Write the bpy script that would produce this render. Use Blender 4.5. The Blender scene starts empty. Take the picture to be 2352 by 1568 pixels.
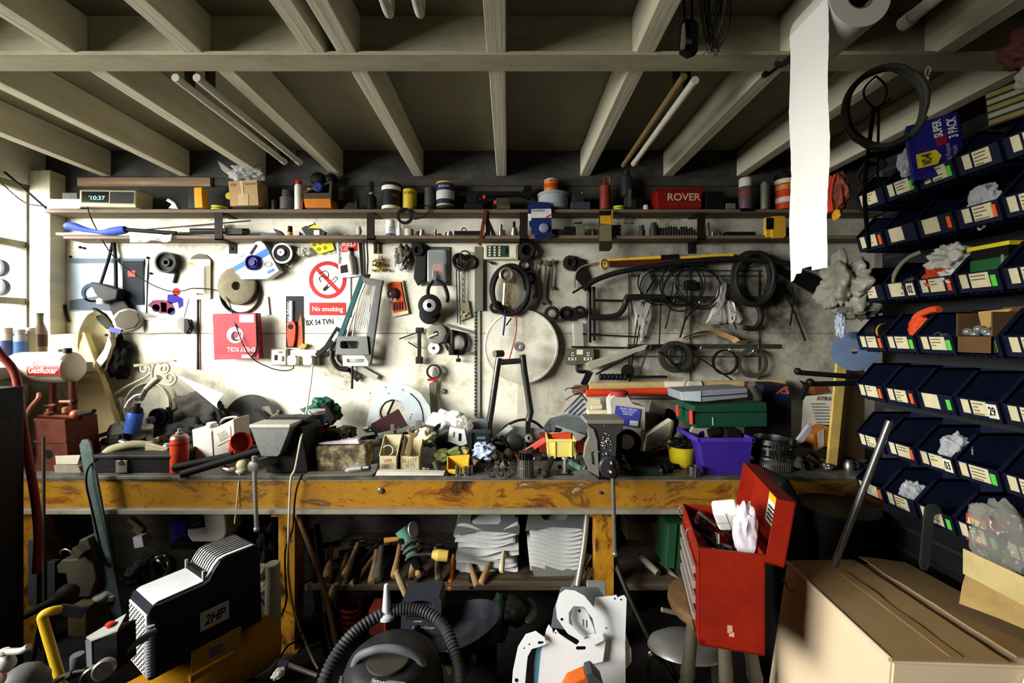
import bpy,bmesh,math,random
from math import sin,cos,pi,radians,sqrt
from mathutils import Vector,Matrix,noise
from mathutils.geometry import tessellate_polygon
SC=bpy.context.scene
COL=SC.collection
SKY_DIM,SKY_BRIGHT,SKY_EDGE=3.0,96.0,.58
# ---- camera: level, eye height 1.63 m, looking along +Y at the bench wall
F,VX,VY,EYE=990.0,1168.0,768.0,1.63
cd=bpy.data.cameras.new('camera');cam=bpy.data.objects.new('camera',cd);COL.objects.link(cam)
cd.sensor_width=36;cd.lens=36*F/2352;cd.clip_start=0.05
cd.shift_x=(1176-VX)/2352;cd.shift_y=-(784-VY)/2352
cam.location=(0,0,EYE);cam.rotation_euler=(pi/2,0,0)
SC.camera=cam
# ---- light: a bright overcast sky, brightest behind the viewer's left shoulder, comes in through the side windows only
wd=bpy.data.worlds.new('sky');SC.world=wd;wd.use_nodes=True
_n=wd.node_tree.nodes;_l=wd.node_tree.links;_bg=_n['Background']
_tc=_n.new('ShaderNodeTexCoord');_sx=_n.new('ShaderNodeSeparateXYZ');_l.new(_tc.outputs['Generated'],_sx.inputs[0])
_h=_n.new('ShaderNodeMapRange');_h.interpolation_type='SMOOTHSTEP'
for _k,_v in(('From Min',-.02),('From Max',.05),('To Min',.42),('To Max',1.0)):_h.inputs[_k].default_value=_v
_l.new(_sx.outputs['Z'],_h.inputs['Value'])
_d=_n.new('ShaderNodeVectorMath');_d.operation='DOT_PRODUCT';_d.inputs[1].default_value=Vector((-.60,-.74,.28)).normalized();_l.new(_tc.outputs['Generated'],_d.inputs[0])
_g=_n.new('ShaderNodeMapRange');_g.interpolation_type='SMOOTHSTEP'
for _k,_v in(('From Min',SKY_EDGE),('From Max',.98),('To Min',SKY_DIM),('To Max',SKY_BRIGHT)):_g.inputs[_k].default_value=_v
_l.new(_d.outputs['Value'],_g.inputs['Value'])
_m=_n.new('ShaderNodeMath');_m.operation='MULTIPLY';_l.new(_h.outputs[0],_m.inputs[0]);_l.new(_g.outputs[0],_m.inputs[1])
_l.new(_m.outputs[0],_bg.inputs['Strength']);_bg.inputs['Color'].default_value=(1,.985,.93,1)
for _y0,_y1 in((-1.58,.73),(.77,2.765)):
 _p=bpy.data.lights.new('window_portal','AREA');_p.shape='RECTANGLE';_p.size=1.1;_p.size_y=_y1-_y0;_p.cycles.is_portal=True
 _o=bpy.data.objects.new('window_portal',_p);COL.objects.link(_o);_o.location=(-3.27,(_y0+_y1)/2,2.02);_o.rotation_euler=(0,-pi/2,0)
SC.view_settings.view_transform='Standard';SC.view_settings.look='None';SC.view_settings.gamma=1
SC.view_settings.exposure=-0.08
SC.cycles.use_denoising=True
SC.cycles.max_bounces=5;SC.cycles.diffuse_bounces=2;SC.cycles.glossy_bounces=3
SC.cycles.transparent_max_bounces=12;SC.cycles.caustics_reflective=False;SC.cycles.caustics_refractive=False
SC.cycles.sample_clamp_indirect=4
random.seed(7)
R=random.random
def U(a,b):return a+(b-a)*random.random()
# ---- materials (all procedural)
_mats={}
def lin(c):
 return tuple((v/255/12.92 if v/255<=.04045 else((v/255+.055)/1.055)**2.4)for v in c)
def C(r,g,b,rough=.55,metal=0.,dirt=.3,sc=9.,dc=(26,23,17),bump=.0,emit=0,alpha=1,thr=.55):
 """paint, plastic, metal, paper ... with patchy dirt of its own; sRGB colour"""
 key=(r,g,b,rough,metal,dirt,sc,dc,bump,emit,alpha,thr)
 if key in _mats:return _mats[key]
 m=bpy.data.materials.new('surface');m.use_nodes=True;_mats[key]=m
 nt=m.node_tree;N=nt.nodes;L=nt.links
 bs=N['Principled BSDF'];bs.inputs['Roughness'].default_value=rough;bs.inputs['Metallic'].default_value=metal;bs.inputs['Specular IOR Level'].default_value=.16
 tc=N.new('ShaderNodeTexCoord')
 if dirt>0:
  n=N.new('ShaderNodeTexNoise');n.inputs['Scale'].default_value=sc;n.inputs['Detail'].default_value=8;n.inputs['Roughness'].default_value=.7
  L.new(tc.outputs['Object'],n.inputs['Vector'])
  rp=N.new('ShaderNodeValToRGB');e=rp.color_ramp.elements
  e[0].position=thr-.16;e[0].color=(0,0,0,1);e[1].position=thr+.2;e[1].color=(dirt,dirt,dirt,1)
  L.new(n.outputs['Fac'],rp.inputs['Fac'])
  mx=N.new('ShaderNodeMix');mx.data_type='RGBA'
  mx.inputs['A'].default_value=(*lin((r,g,b)),1);mx.inputs['B'].default_value=(*lin(dc),1)
  L.new(rp.outputs['Color'],mx.inputs['Factor']);L.new(mx.outputs['Result'],bs.inputs['Base Color'])
  ra=N.new('ShaderNodeMath');ra.operation='MULTIPLY_ADD';ra.inputs[1].default_value=.35;ra.inputs[2].default_value=max(.05,rough-.12)
  L.new(n.outputs['Fac'],ra.inputs[0]);L.new(ra.outputs[0],bs.inputs['Roughness'])
  if bump:
   b_=N.new('ShaderNodeBump');b_.inputs['Strength'].default_value=bump;b_.inputs['Distance'].default_value=.01
   L.new(n.outputs['Fac'],b_.inputs['Height']);L.new(b_.outputs['Normal'],bs.inputs['Normal'])
 else:
  bs.inputs['Base Color'].default_value=(*lin((r,g,b)),1)
 if emit:
  bs.inputs['Emission Color'].default_value=(*lin((r,g,b)),1);bs.inputs['Emission Strength'].default_value=emit
 if alpha<1:
  bs.inputs['Alpha'].default_value=alpha
 return m
def ramp_mat(stops,sc=(4,4,4),rough=.7,bump=.2,detail=9,dist=.0,nrough=.65):
 m=bpy.data.materials.new('surface');m.use_nodes=True;nt=m.node_tree;N=nt.nodes;L=nt.links
 bs=N['Principled BSDF'];bs.inputs['Roughness'].default_value=rough
 tc=N.new('ShaderNodeTexCoord');mp=N.new('ShaderNodeMapping');mp.inputs['Scale'].default_value=sc
 L.new(tc.outputs['Object'],mp.inputs['Vector'])
 n=N.new('ShaderNodeTexNoise');n.inputs['Scale'].default_value=1;n.inputs['Detail'].default_value=detail
 n.inputs['Roughness'].default_value=nrough;n.inputs['Distortion'].default_value=dist
 L.new(mp.outputs[0],n.inputs['Vector'])
 rp=N.new('ShaderNodeValToRGB');L.new(n.outputs['Fac'],rp.inputs['Fac'])
 while len(rp.color_ramp.elements)<len(stops):rp.color_ramp.elements.new(.5)
 for e,(p,c)in zip(rp.color_ramp.elements,stops):e.position=p;e.color=(*lin(c),1)
 L.new(rp.outputs['Color'],bs.inputs['Base Color'])
 if bump:
  b_=N.new('ShaderNodeBump');b_.inputs['Strength'].default_value=bump;b_.inputs['Distance'].default_value=.01
  L.new(n.outputs['Fac'],b_.inputs['Height']);L.new(b_.outputs['Normal'],bs.inputs['Normal'])
 return m
def film(tint=(225,225,220),a=.28,rough=.12):
 """clear plastic film / blister / window glass: mostly see-through with a glossy sheen"""
 key=('film',tint,a,rough)
 if key in _mats:return _mats[key]
 m=bpy.data.materials.new('clear_film');m.use_nodes=True;_mats[key]=m
 nt=m.node_tree;N=nt.nodes;L=nt.links
 t=N.new('ShaderNodeBsdfTransparent');mx=N.new('ShaderNodeMixShader');bs=N['Principled BSDF']
 bs.inputs['Base Color'].default_value=(*lin(tint),1);bs.inputs['Roughness'].default_value=rough
 lw=N.new('ShaderNodeLayerWeight');lw.inputs['Blend'].default_value=.35
 ma=N.new('ShaderNodeMath');ma.operation='MULTIPLY_ADD';ma.inputs[1].default_value=.6;ma.inputs[2].default_value=a;ma.use_clamp=True
 L.new(lw.outputs['Facing'],ma.inputs[0]);L.new(ma.outputs[0],mx.inputs[0])
 L.new(t.outputs[0],mx.inputs[1]);L.new(bs.outputs[0],mx.inputs[2])
 L.new(mx.outputs[0],N['Material Output'].inputs[0]);return m
	# ---- geometry builder. Plan coordinates: px across, py down (at the stated distance d from the eye), o = metres further away
def W(px,py,d):return Vector(((px-VX)/F*d,d,EYE-(py-VY)/F*d))
def catmull(P,closed=False,sub=6):
 P=[Vector(p)for p in P];n=len(P);out=[]
 if n<3:return P
 for i in range(n if closed else n-1):
  a,b,c,d=(P[(i-1)%n]if closed or i>0 else P[0]),P[i],P[(i+1)%n],(P[(i+2)%n]if closed or i+2<n else P[-1])
  for j in range(sub):
   t=j/sub
   out.append(.5*((2*b)+(c-a)*t+(2*a-5*b+4*c-d)*t*t+(3*b-3*c+d-a)*t**3))
 if not closed:out.append(P[-1])
 return out
class G:
 def __init__(s,d=2.8):s.bm=bmesh.new();s.d=d;s.k=d/F;s.M=None;s.wn=False;s.soft=False
 def p(s,x,y,o=0):
  w=W(x,y,s.d);w.y+=o;return w
 def v(s,co):return s.bm.verts.new(s.M@Vector(co)if s.M else co)
 def f(s,vs):
  try:return s.bm.faces.new(vs)
  except ValueError:return None
		# world-space solids
 def hexa(s,c8):
  v=[s.v(c)for c in c8]
  for q in((0,3,2,1),(4,5,6,7),(0,1,5,4),(1,2,6,5),(2,3,7,6),(3,0,4,7)):s.f([v[i]for i in q])
  return v
 def wb(s,x0,x1,y0,y1,z0,z1,bev=0):
  v=s.hexa([(x0,y0,z0),(x1,y0,z0),(x1,y1,z0),(x0,y1,z0),(x0,y0,z1),(x1,y0,z1),(x1,y1,z1),(x0,y1,z1)])
  if bev:
   s.wn=True;es={e for q in v for e in q.link_edges}
   bmesh.ops.bevel(s.bm,geom=list(es),offset=bev,segments=2,affect='EDGES',profile=.5)
  return s
		# plan-space solids
 def box(s,x0,y0,x1,y1,o0=0,o1=.02,bev=0,rot=0):
  cx,cy=(x0+x1)/2,(y0+y1)/2;a=radians(rot);pts=[]
  for(x,y)in((x0,y1),(x1,y1),(x1,y0),(x0,y0)):
   dx,dy=x-cx,y-cy
   pts.append((cx+dx*cos(a)-dy*sin(a),cy+dx*sin(a)+dy*cos(a)))
  return s.poly(pts,o0,o1,bev=bev*s.k)
 def poly(s,pts,o0=0,o1=.01,holes=(),bev=0):
  loops=[list(pts)]+[list(h)for h in holes]
  tri=tessellate_polygon([[Vector((x,y,0))for x,y in l]for l in loops])
  flat=[q for l in loops for q in l]
  A=[s.v(s.p(x,y,o0))for x,y in flat];B=[s.v(s.p(x,y,o1))for x,y in flat]
  fr=[]
  for t in tri:fr.append(s.f([A[i]for i in t]));fr.append(s.f([B[i]for i in reversed(t)]))
  i0=0
  for l in loops:
   n=len(l)
   for i in range(n):
    a,b=i0+i,i0+(i+1)%n
    s.f([A[a],A[b],B[b],B[a]])
   i0+=n
  if bev and not holes:
   s.wn=True
   bmesh.ops.recalc_face_normals(s.bm,faces=[f for f in{f for v_ in A+B for f in v_.link_faces}])
   bmesh.ops.dissolve_limit(s.bm,angle_limit=.02,verts=A+B,edges=list({e for v_ in A+B for e in v_.link_edges}))
   es={e for v_ in A+B if v_.is_valid for e in v_.link_edges}
   bmesh.ops.bevel(s.bm,geom=list(es),offset=bev,segments=2,affect='EDGES',profile=.5)
  return s
 def rings(s,rows,close=True,cap=(True,True)):
  prev=None;first=None
  for r in rows:
   vs=[s.v(c)for c in r]
   if prev:
    n=len(vs)
    for i in range(n if close else n-1):s.f([prev[i],prev[(i+1)%n],vs[(i+1)%n],vs[i]])
   else:first=vs
   prev=vs
  if close and cap[0]:s.f(list(reversed(first)))
  if close and cap[1]:s.f(prev)
  return s
 def lath(s,base,axis,prof,n=20,a0=0,a1=2*pi,cap=(True,True)):
  """profile [(radius, height along axis)] in metres about base"""
  ax=Vector(axis).normalized();u=ax.orthogonal().normalized()if abs(ax.z)<.99 else Vector((1,0,0));w=ax.cross(u)
  full=abs(a1-a0-2*pi)<1e-6
  rows=[[Vector(base)+ax*h+(u*cos(a0+(a1-a0)*i/n)+w*sin(a0+(a1-a0)*i/n))*max(r,1e-5)for i in range(n+(0 if full else 1))]for r,h in prof]
  return s.rings(rows,close=full,cap=cap)
 def can(s,x,y,prof,o=0,n=20,**kw):
  """upright lathe, (x, y) = centre of the base in plan px, profile (r px, h px)"""
  return s.lath(s.p(x,y,o),(0,0,1),[(r*s.k,h*s.k)for r,h in prof],n,**kw)
 def disc(s,x,y,prof,o=0,n=28,**kw):
  """lathe whose axis points at the viewer; profile (r px, metres towards viewer)"""
  return s.lath(s.p(x,y,o),(0,-1,0),[(r*s.k,h)for r,h in prof],n,**kw)
 def wtube(s,pts,r,n=8,**k):
  """tube through (px, py, distance) points, radius in metres"""
  return s.tube([W(*q)for q in pts],r,n,plan=False,**k)
 def ring(s,x,y,ro,ri,t=.01,o=0,n=32):
  return s.lath(s.p(x,y,o),(0,-1,0),[(ri*s.k,0),(ro*s.k,0),(ro*s.k,t),(ri*s.k,t),(ri*s.k,0)],n,cap=(False,False))
 def gear(s,x,y,ro,ri,teeth=16,t=.012,o=0,tooth=.12):
  pts=[]
  for i in range(teeth):
   for j,rr in((0,1-tooth),(.25,1),(.5,1),(.75,1-tooth)):
    a=2*pi*(i+j)/teeth;pts.append((x+ro*rr*cos(a),y+ro*rr*sin(a)))
  return s.poly(pts,o,o-t,[[(x+ri*cos(2*pi*i/20),y+ri*sin(2*pi*i/20))for i in range(20)]]if ri else())
 def seg(s,p0,p1,r0,r1=None,n=12,plan=True,flat=1):
  """straight round bar between plan points (px,py,o), radius px"""
  a,b=(s.p(*p0),s.p(*p1))if plan else(Vector(p0),Vector(p1));k=s.k if plan else 1
  r1=r0 if r1 is None else r1
  return s.lath(a,b-a,[(r0*k,0),(r1*k,(b-a).length)],n)
 def tube(s,pts,r,n=8,closed=False,sub=6,plan=True,sm=True,rad=None):
  P=[s.p(*q)for q in pts]if plan else[Vector(q)for q in pts];r=r*s.k if plan else r
  if sm and len(P)>2:P=catmull(P,closed,sub)
  m=len(P);rows=[];t0=(P[1]-P[0]).normalized();u=t0 .orthogonal().normalized()
  for i in range(m):
   t=(P[(i+1)%m]-P[i-1])if(closed or 0<i<m-1)else(P[1]-P[0]if i==0 else P[-1]-P[-2])
   if t.length<1e-9:t=t0
   t.normalize();u=(u-t*u.dot(t));u=u.normalized()if u.length>1e-6 else t.orthogonal().normalized();w=t.cross(u)
   q=r*(rad(i/(m-1))if rad else 1)
   rows.append([P[i]+(u*cos(2*pi*j/n)+w*sin(2*pi*j/n))*q for j in range(n)])
  if closed:rows.append(rows[0])
  return s.rings(rows,cap=(not closed,not closed))
 def coil(s,x,y,r,wr,turns=3,o=0,squash=1,jit=.12,od=.02,n=6):
  """loose hank of cable or hose facing the viewer"""
  pts=[];m=int(turns*14)
  rr=random.Random(int(x*7+y));ph=[rr.uniform(0,6.28)for _ in range(4)]
  for i in range(m+1):
   a=2*pi*i/14;t=i/m
   q=r*(1+jit*sin(a*.83+ph[0])+jit*.6*sin(a*2.1+ph[1]))
   pts.append((x+q*cos(a)+r*jit*.4*sin(t*9+ph[2]),y+q*squash*sin(a),o+od*sin(a*.61+ph[3])))
  return s.tube(pts,wr,n,sub=3)
 def ball(s,x,y,r,o=0,sx=1,sy=1,sz=1,seg=16):
  q=bmesh.ops.create_uvsphere(s.bm,u_segments=seg,v_segments=max(6,seg//2),radius=1)
  c=s.p(x,y,o)
  for v in q['verts']:
   co=Vector((v.co.x*r*s.k*sx,v.co.y*r*s.k*sy,v.co.z*r*s.k*sz))+c
   v.co=s.M@co if s.M else co
  return s
 def blob(s,x,y,rx,ry,ro=.04,o=0,amp=.3,fr=2.2,seed=0,sub=5,flat=None):
  """crumpled rag, glove or bag"""
  s.soft=True;q=bmesh.ops.create_icosphere(s.bm,subdivisions=sub,radius=1);c=s.p(x,y,o);off=Vector((seed*3.1,seed*1.7,seed))
  for v in q['verts']:
   d=v.co.normalized();m=1+amp*(noise.noise(d*fr+off)*1.2+abs(noise.noise(d*fr*2+off))*.55-.2+.14*noise.noise(d*fr*3.6+off))
   co=c+Vector((d.x*rx*s.k*m,d.y*ro*m,d.z*ry*s.k*m))
   if flat is not None:co.z=max(co.z,s.p(0,flat).z)
   v.co=s.M@co if s.M else co
  return s
 def sheet(s,fn,nu=16,nv=16,th=.0015):
  """thin curved sheet; fn(u,v)->(px,py,o)"""
  g=[[s.p(*fn(i/nu,j/nv))for j in range(nv+1)]for i in range(nu+1)]
  A=[[s.v(c)for c in r]for r in g];B=[[s.v(c+Vector((0,th,0)))for c in r]for r in g]
  for i in range(nu):
   for j in range(nv):
    s.f([A[i][j],A[i+1][j],A[i+1][j+1],A[i][j+1]]);s.f([B[i][j+1],B[i+1][j+1],B[i+1][j],B[i][j]])
  for i in range(nu):s.f([A[i][0],B[i][0],B[i+1][0],A[i+1][0]]);s.f([A[i+1][nv],B[i+1][nv],B[i][nv],A[i][nv]])
  for j in range(nv):s.f([A[0][j+1],B[0][j+1],B[0][j],A[0][j]]);s.f([A[nu][j],B[nu][j],B[nu][j+1],A[nu][j+1]])
  return s
 def txt(s,body,x0,y0,x1,y1,o=-.002,rot=0,wrap=None,shear=0,bold=0):
  """lettering fitted into a plan rectangle, read by the viewer (or through s.M / rot degrees)"""
  verts,faces=_glyphs(body,shear,bold);xs=[v[0]for v in verts];ys=[v[1]for v in verts]
  a,b,c,e=min(xs),max(xs),min(ys),max(ys);cx,cy=(x0+x1)/2,(y0+y1)/2;ca,sa=cos(radians(rot)),sin(radians(rot));vs=[]
  for vx,vy in verts:
   dx=(vx-(a+b)/2)/max(b-a,1e-6)*(x1-x0);dy=-(vy-(c+e)/2)/max(e-c,1e-6)*(y1-y0)
   X,Y=cx+dx*ca-dy*sa,cy+dx*sa+dy*ca;oo=o
   if wrap:oo=o-sqrt(max((wrap[1]*s.k)**2-((X-wrap[0])*s.k)**2,0))
   vs.append(s.v(s.p(X,Y,oo)))
  for q in faces:s.f([vs[i]for i in q])
  return s
_gl={}
def _glyphs(body,shear=0,bold=0):
 key=(body,shear,bold)
 if key not in _gl:
  cu=bpy.data.curves.new('t','FONT');cu.body=body;cu.align_x='CENTER';cu.shear=shear;cu.resolution_u=4;cu.offset=bold;cu.space_line=.9
  ob=bpy.data.objects.new('t',cu);COL.objects.link(ob)
  me=bpy.data.meshes.new_from_object(ob.evaluated_get(bpy.context.evaluated_depsgraph_get()))
  _gl[key]=([(v.co.x,v.co.y)for v in me.vertices],[tuple(p.vertices)for p in me.polygons])
  bpy.data.objects.remove(ob);bpy.data.curves.remove(cu);bpy.data.meshes.remove(me)
 return _gl[key]
def _flat_weight(me):
 """area-weighted normals, so that large flat faces beside a small bevel stay flat"""
 at=[[]for _ in me.vertices];N=[]
 for p in me.polygons:
  N.append((p.normal.copy(),p.area))
  for v in p.vertices:at[v].append(p.index)
 out=[]
 for p in me.polygons:
  n0=N[p.index][0]
  for v in p.vertices:
   s=Vector()
   for q in at[v]:
    if N[q][0].dot(n0)>.7:s+=N[q][0]*N[q][1]
   out.append(s.normalized()if s.length>0 else n0)
 me.normals_split_custom_set(out)
def _obj(name,g,m,base,parent=None):
 me=bpy.data.meshes.new(name)
 bmesh.ops.recalc_face_normals(g.bm,faces=g.bm.faces[:])
 bmesh.ops.translate(g.bm,verts=g.bm.verts[:],vec=-base)
 g.bm.to_mesh(me);g.bm.free();me.materials.append(m)
 me.shade_smooth()
 if not g.soft:me.set_sharp_from_angle(angle=radians(38))
 if g.wn:_flat_weight(me)
 o=bpy.data.objects.new(name,me);COL.objects.link(o)
 if parent:o.parent=parent
 else:o.location=base
 return o
def _bounds(parts):
 cs=[]
 for q in parts:
  cs+=[v.co.copy()for v in q[1].bm.verts]
  if len(q)>3:cs+=_bounds([z for z in q[3:]if isinstance(z,tuple)])
 return cs
def T(name,label,cat,*parts,group=None,kind=None):
 """one thing: parts are (part_name, G, material[, sub-part tuples / 'part label'])"""
 cs=_bounds(parts)
 lo=Vector((min(c.x for c in cs),min(c.y for c in cs),min(c.z for c in cs)));hi=Vector((max(c.x for c in cs),max(c.y for c in cs),0))
 base=Vector(((lo.x+hi.x)/2,(lo.y+hi.y)/2,lo.z))
 if len(parts)==1 and len(parts[0])==3:
  o=_obj(name,parts[0][1],parts[0][2],base)
 else:
  o=bpy.data.objects.new(name,None);COL.objects.link(o);o.location=base;o.empty_display_size=.03
  for q in parts:
   c=_obj(q[0],q[1],q[2],base,o)
   for z in q[3:]:
    if isinstance(z,str):c['label']=z
    else:_obj(z[0],z[1],z[2],base,c)
 if kind:o['kind']=kind
 if kind!='structure':
  o['label']=label;o['category']=cat
  if group:o['group']=group
 return o
def S(name,g,m):
 o=_obj(name,g,m,Vector((0,0,0)));o['kind']='structure';return o
def copy_thing(src,delta,label=None):
 c=src.copy();COL.objects.link(c);c.location=src.location+Vector(delta)
 if label:c['label']=label
 for ch in list(src.children):
  q=ch.copy();COL.objects.link(q);q.parent=c
  for g2 in list(ch.children):
   z=g2 .copy();COL.objects.link(z);z.parent=q
 return c
def circ(x,y,r,n=16,ry=None,a0=0,a1=2*pi):
 ry=r if ry is None else ry
 return[(x+r*cos(a0+(a1-a0)*i/n),y+ry*sin(a0+(a1-a0)*i/n))for i in range(n)]
def rrect(x0,y0,x1,y1,r,n=4):
 out=[]
 for cx,cy,a in((x1-r,y1-r,0),(x0+r,y1-r,pi/2),(x0+r,y0+r,pi),(x1-r,y0+r,1.5*pi)):
  out+=[(cx+r*cos(a+pi/2*i/n),cy+r*sin(a+pi/2*i/n))for i in range(n+1)]
 return out
def xf(pts,cx,cy,a,s=1):
 a=radians(a);return[(cx+(x*cos(a)-y*sin(a))*s,cy+(x*sin(a)+y*cos(a))*s)for x,y in pts]
	# common finishes
BLACK=C(7,7,8,.6,dirt=.2,dc=(34,33,30));RUB=C(12,12,12,.65,dirt=.3,dc=(40,38,34));DKST=C(46,45,42,.42,.8,dirt=.6)
STEEL=C(150,150,145,.32,.9,dirt=.4);CHROME=C(215,215,212,.16,1,dirt=.2);ALU=C(190,194,196,.35,.85,dirt=.25)
WHITE=C(232,231,222,.55,dirt=.25);CREAM=C(214,207,180,.6,dirt=.35);CARD=C(176,148,104,.85,dirt=.3,dc=(110,88,58))
RED=C(160,26,16,.4,dirt=.3);RUST=C(96,48,30,.8,.2,dirt=.7,sc=14);YEL=C(222,178,40,.5,dirt=.3);ORG=C(222,84,22,.45,dirt=.2)
BLUE=C(24,40,150,.4,dirt=.25);NAVY=C(22,30,62,.45,dirt=.25);GREEN=C(28,78,48,.5,dirt=.35);WOOD=C(150,112,66,.7,dirt=.5,sc=16)
PAPER=C(226,220,196,.8,dirt=.3,dc=(150,134,96));INK=C(18,18,20,.6,dirt=0);REDINK=C(190,34,26,.55,dirt=.12)
LIME=C(86,190,62,.6,dirt=.15);ORGS=C(226,88,30,.6,dirt=.15);GREY=C(104,106,104,.55,dirt=.4);LGREY=C(178,180,176,.55,dirt=.35)
CLEAR=film();CLEARD=film((190,188,178),.42,.2)
# ================= the room
WALLM=ramp_mat([(.0,(60,55,42)),(.33,(120,113,92)),(.41,(186,180,158)),(.50,(210,206,188)),(.62,(214,210,194)),(.74,(190,184,160)),(1,(110,102,80))],(2.4,2.4,2.4),.6,.06,14,.3,.8)
def grime_shade(m,centre,radius,col,amount):
 """greasy hand and tool dirt plus painted-in shade round a spot of the surface, broken up by noise"""
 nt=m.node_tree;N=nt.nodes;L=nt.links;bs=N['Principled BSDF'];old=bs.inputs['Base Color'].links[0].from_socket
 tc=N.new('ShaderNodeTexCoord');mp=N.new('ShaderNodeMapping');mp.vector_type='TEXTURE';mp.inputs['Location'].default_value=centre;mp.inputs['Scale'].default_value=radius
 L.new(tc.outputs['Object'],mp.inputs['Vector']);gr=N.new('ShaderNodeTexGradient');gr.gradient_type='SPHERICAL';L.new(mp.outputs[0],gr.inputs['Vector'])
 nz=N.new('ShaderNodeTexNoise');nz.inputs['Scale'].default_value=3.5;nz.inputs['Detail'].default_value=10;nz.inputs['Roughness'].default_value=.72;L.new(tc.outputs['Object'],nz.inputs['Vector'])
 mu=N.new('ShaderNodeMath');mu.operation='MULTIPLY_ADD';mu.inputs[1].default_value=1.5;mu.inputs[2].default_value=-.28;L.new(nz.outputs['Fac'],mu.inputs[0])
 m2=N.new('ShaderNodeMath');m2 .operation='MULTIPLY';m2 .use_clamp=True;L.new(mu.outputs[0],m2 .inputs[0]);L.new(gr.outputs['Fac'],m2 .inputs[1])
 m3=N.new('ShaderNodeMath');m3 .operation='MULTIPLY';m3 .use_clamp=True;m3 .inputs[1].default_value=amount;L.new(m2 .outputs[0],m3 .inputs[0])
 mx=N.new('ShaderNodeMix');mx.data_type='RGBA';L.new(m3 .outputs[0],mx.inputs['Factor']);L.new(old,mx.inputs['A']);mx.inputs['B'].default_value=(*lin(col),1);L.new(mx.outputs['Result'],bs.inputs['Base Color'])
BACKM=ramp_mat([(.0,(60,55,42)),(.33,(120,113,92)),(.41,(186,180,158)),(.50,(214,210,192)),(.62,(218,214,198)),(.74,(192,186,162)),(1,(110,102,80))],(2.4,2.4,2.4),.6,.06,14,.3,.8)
grime_shade(BACKM,(1.45,2.85,1.85),(1.9,1.9,1.25),(52,49,40),1.9)  # tool dirt and the dark wall end's shade, both painted into the colour
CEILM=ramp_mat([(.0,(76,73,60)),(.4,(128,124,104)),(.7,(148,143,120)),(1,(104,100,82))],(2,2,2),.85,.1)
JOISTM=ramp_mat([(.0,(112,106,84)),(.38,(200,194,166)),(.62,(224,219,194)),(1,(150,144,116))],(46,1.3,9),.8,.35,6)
BEAMM=ramp_mat([(.0,(100,96,78)),(.45,(170,164,138)),(.7,(186,180,152)),(1,(130,124,102))],(6,20,20),.7,.15)
FLOORM=ramp_mat([(.0,(12,11,10)),(.45,(28,26,24)),(.62,(44,42,37)),(.8,(90,86,76)),(1,(28,26,22))],(5,5,5),.85,.5,12)
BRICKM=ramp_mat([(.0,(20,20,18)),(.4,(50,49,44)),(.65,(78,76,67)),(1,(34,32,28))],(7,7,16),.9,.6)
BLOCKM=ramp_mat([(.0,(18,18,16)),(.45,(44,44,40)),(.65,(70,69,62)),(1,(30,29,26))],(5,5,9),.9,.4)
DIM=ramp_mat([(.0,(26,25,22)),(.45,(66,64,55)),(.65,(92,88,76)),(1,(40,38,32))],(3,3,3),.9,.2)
PLANKM=ramp_mat([(.0,(60,46,32)),(.42,(120,96,70)),(.6,(152,126,96)),(.8,(186,168,136)),(1,(90,70,50))],(1.6,30,40),.75,.3,8)
XL,XR,DB,ZC=-3.06,2.42,2.85,2.845
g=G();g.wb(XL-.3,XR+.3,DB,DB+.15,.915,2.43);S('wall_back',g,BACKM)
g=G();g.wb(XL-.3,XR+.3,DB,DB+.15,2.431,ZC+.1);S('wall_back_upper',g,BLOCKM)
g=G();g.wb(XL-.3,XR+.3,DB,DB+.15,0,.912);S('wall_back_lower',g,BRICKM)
g=G();g.wb(XL-.3,XR+.3,-2.6,DB+.15,-.1,0);S('floor',g,FLOORM)
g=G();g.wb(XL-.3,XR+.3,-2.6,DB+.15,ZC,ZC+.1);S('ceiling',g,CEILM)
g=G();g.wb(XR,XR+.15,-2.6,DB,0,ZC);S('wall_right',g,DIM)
# window wall: openings y -1.2..2.66, z 1.5..2.56
WY0,WY1,WZ0,WZ1=-1.6,2.785,1.46,2.585
g=G();g.wb(XL-.2,XL,-2.6,DB,0,WZ0);g.wb(XL-.2,XL,-2.6,DB,WZ1,ZC);g.wb(XL-.2,XL,-2.6,WY0,WZ0,WZ1);g.wb(XL-.2,XL,WY1,DB,WZ0,WZ1)
S('wall_left',g,WALLM)
g=G()
for y in(WY0+.02,-.42,.75,1.75,WY1-.02):g.wb(XL-.08,XL-.01,y-.02,y+.02,WZ0,WZ1)
for z in(WZ0+.02,1.84,2.20,WZ1-.02):g.wb(XL-.075,XL-.015,WY0,WY1,z-.02,z+.02)
w=S('window_1',g,C(120,116,100,.6,dirt=.5))
pg=G();pg.wb(XL-.049,XL-.045,WY0,WY1,WZ0,WZ1);q=_obj('window_pane',pg,film((230,232,226),.03,.05),Vector((0,0,0)),w)
g=G();g.wb(XL,XR,-2.6,-2.45,0,ZC);S('wall_front',g,DIM)
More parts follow.
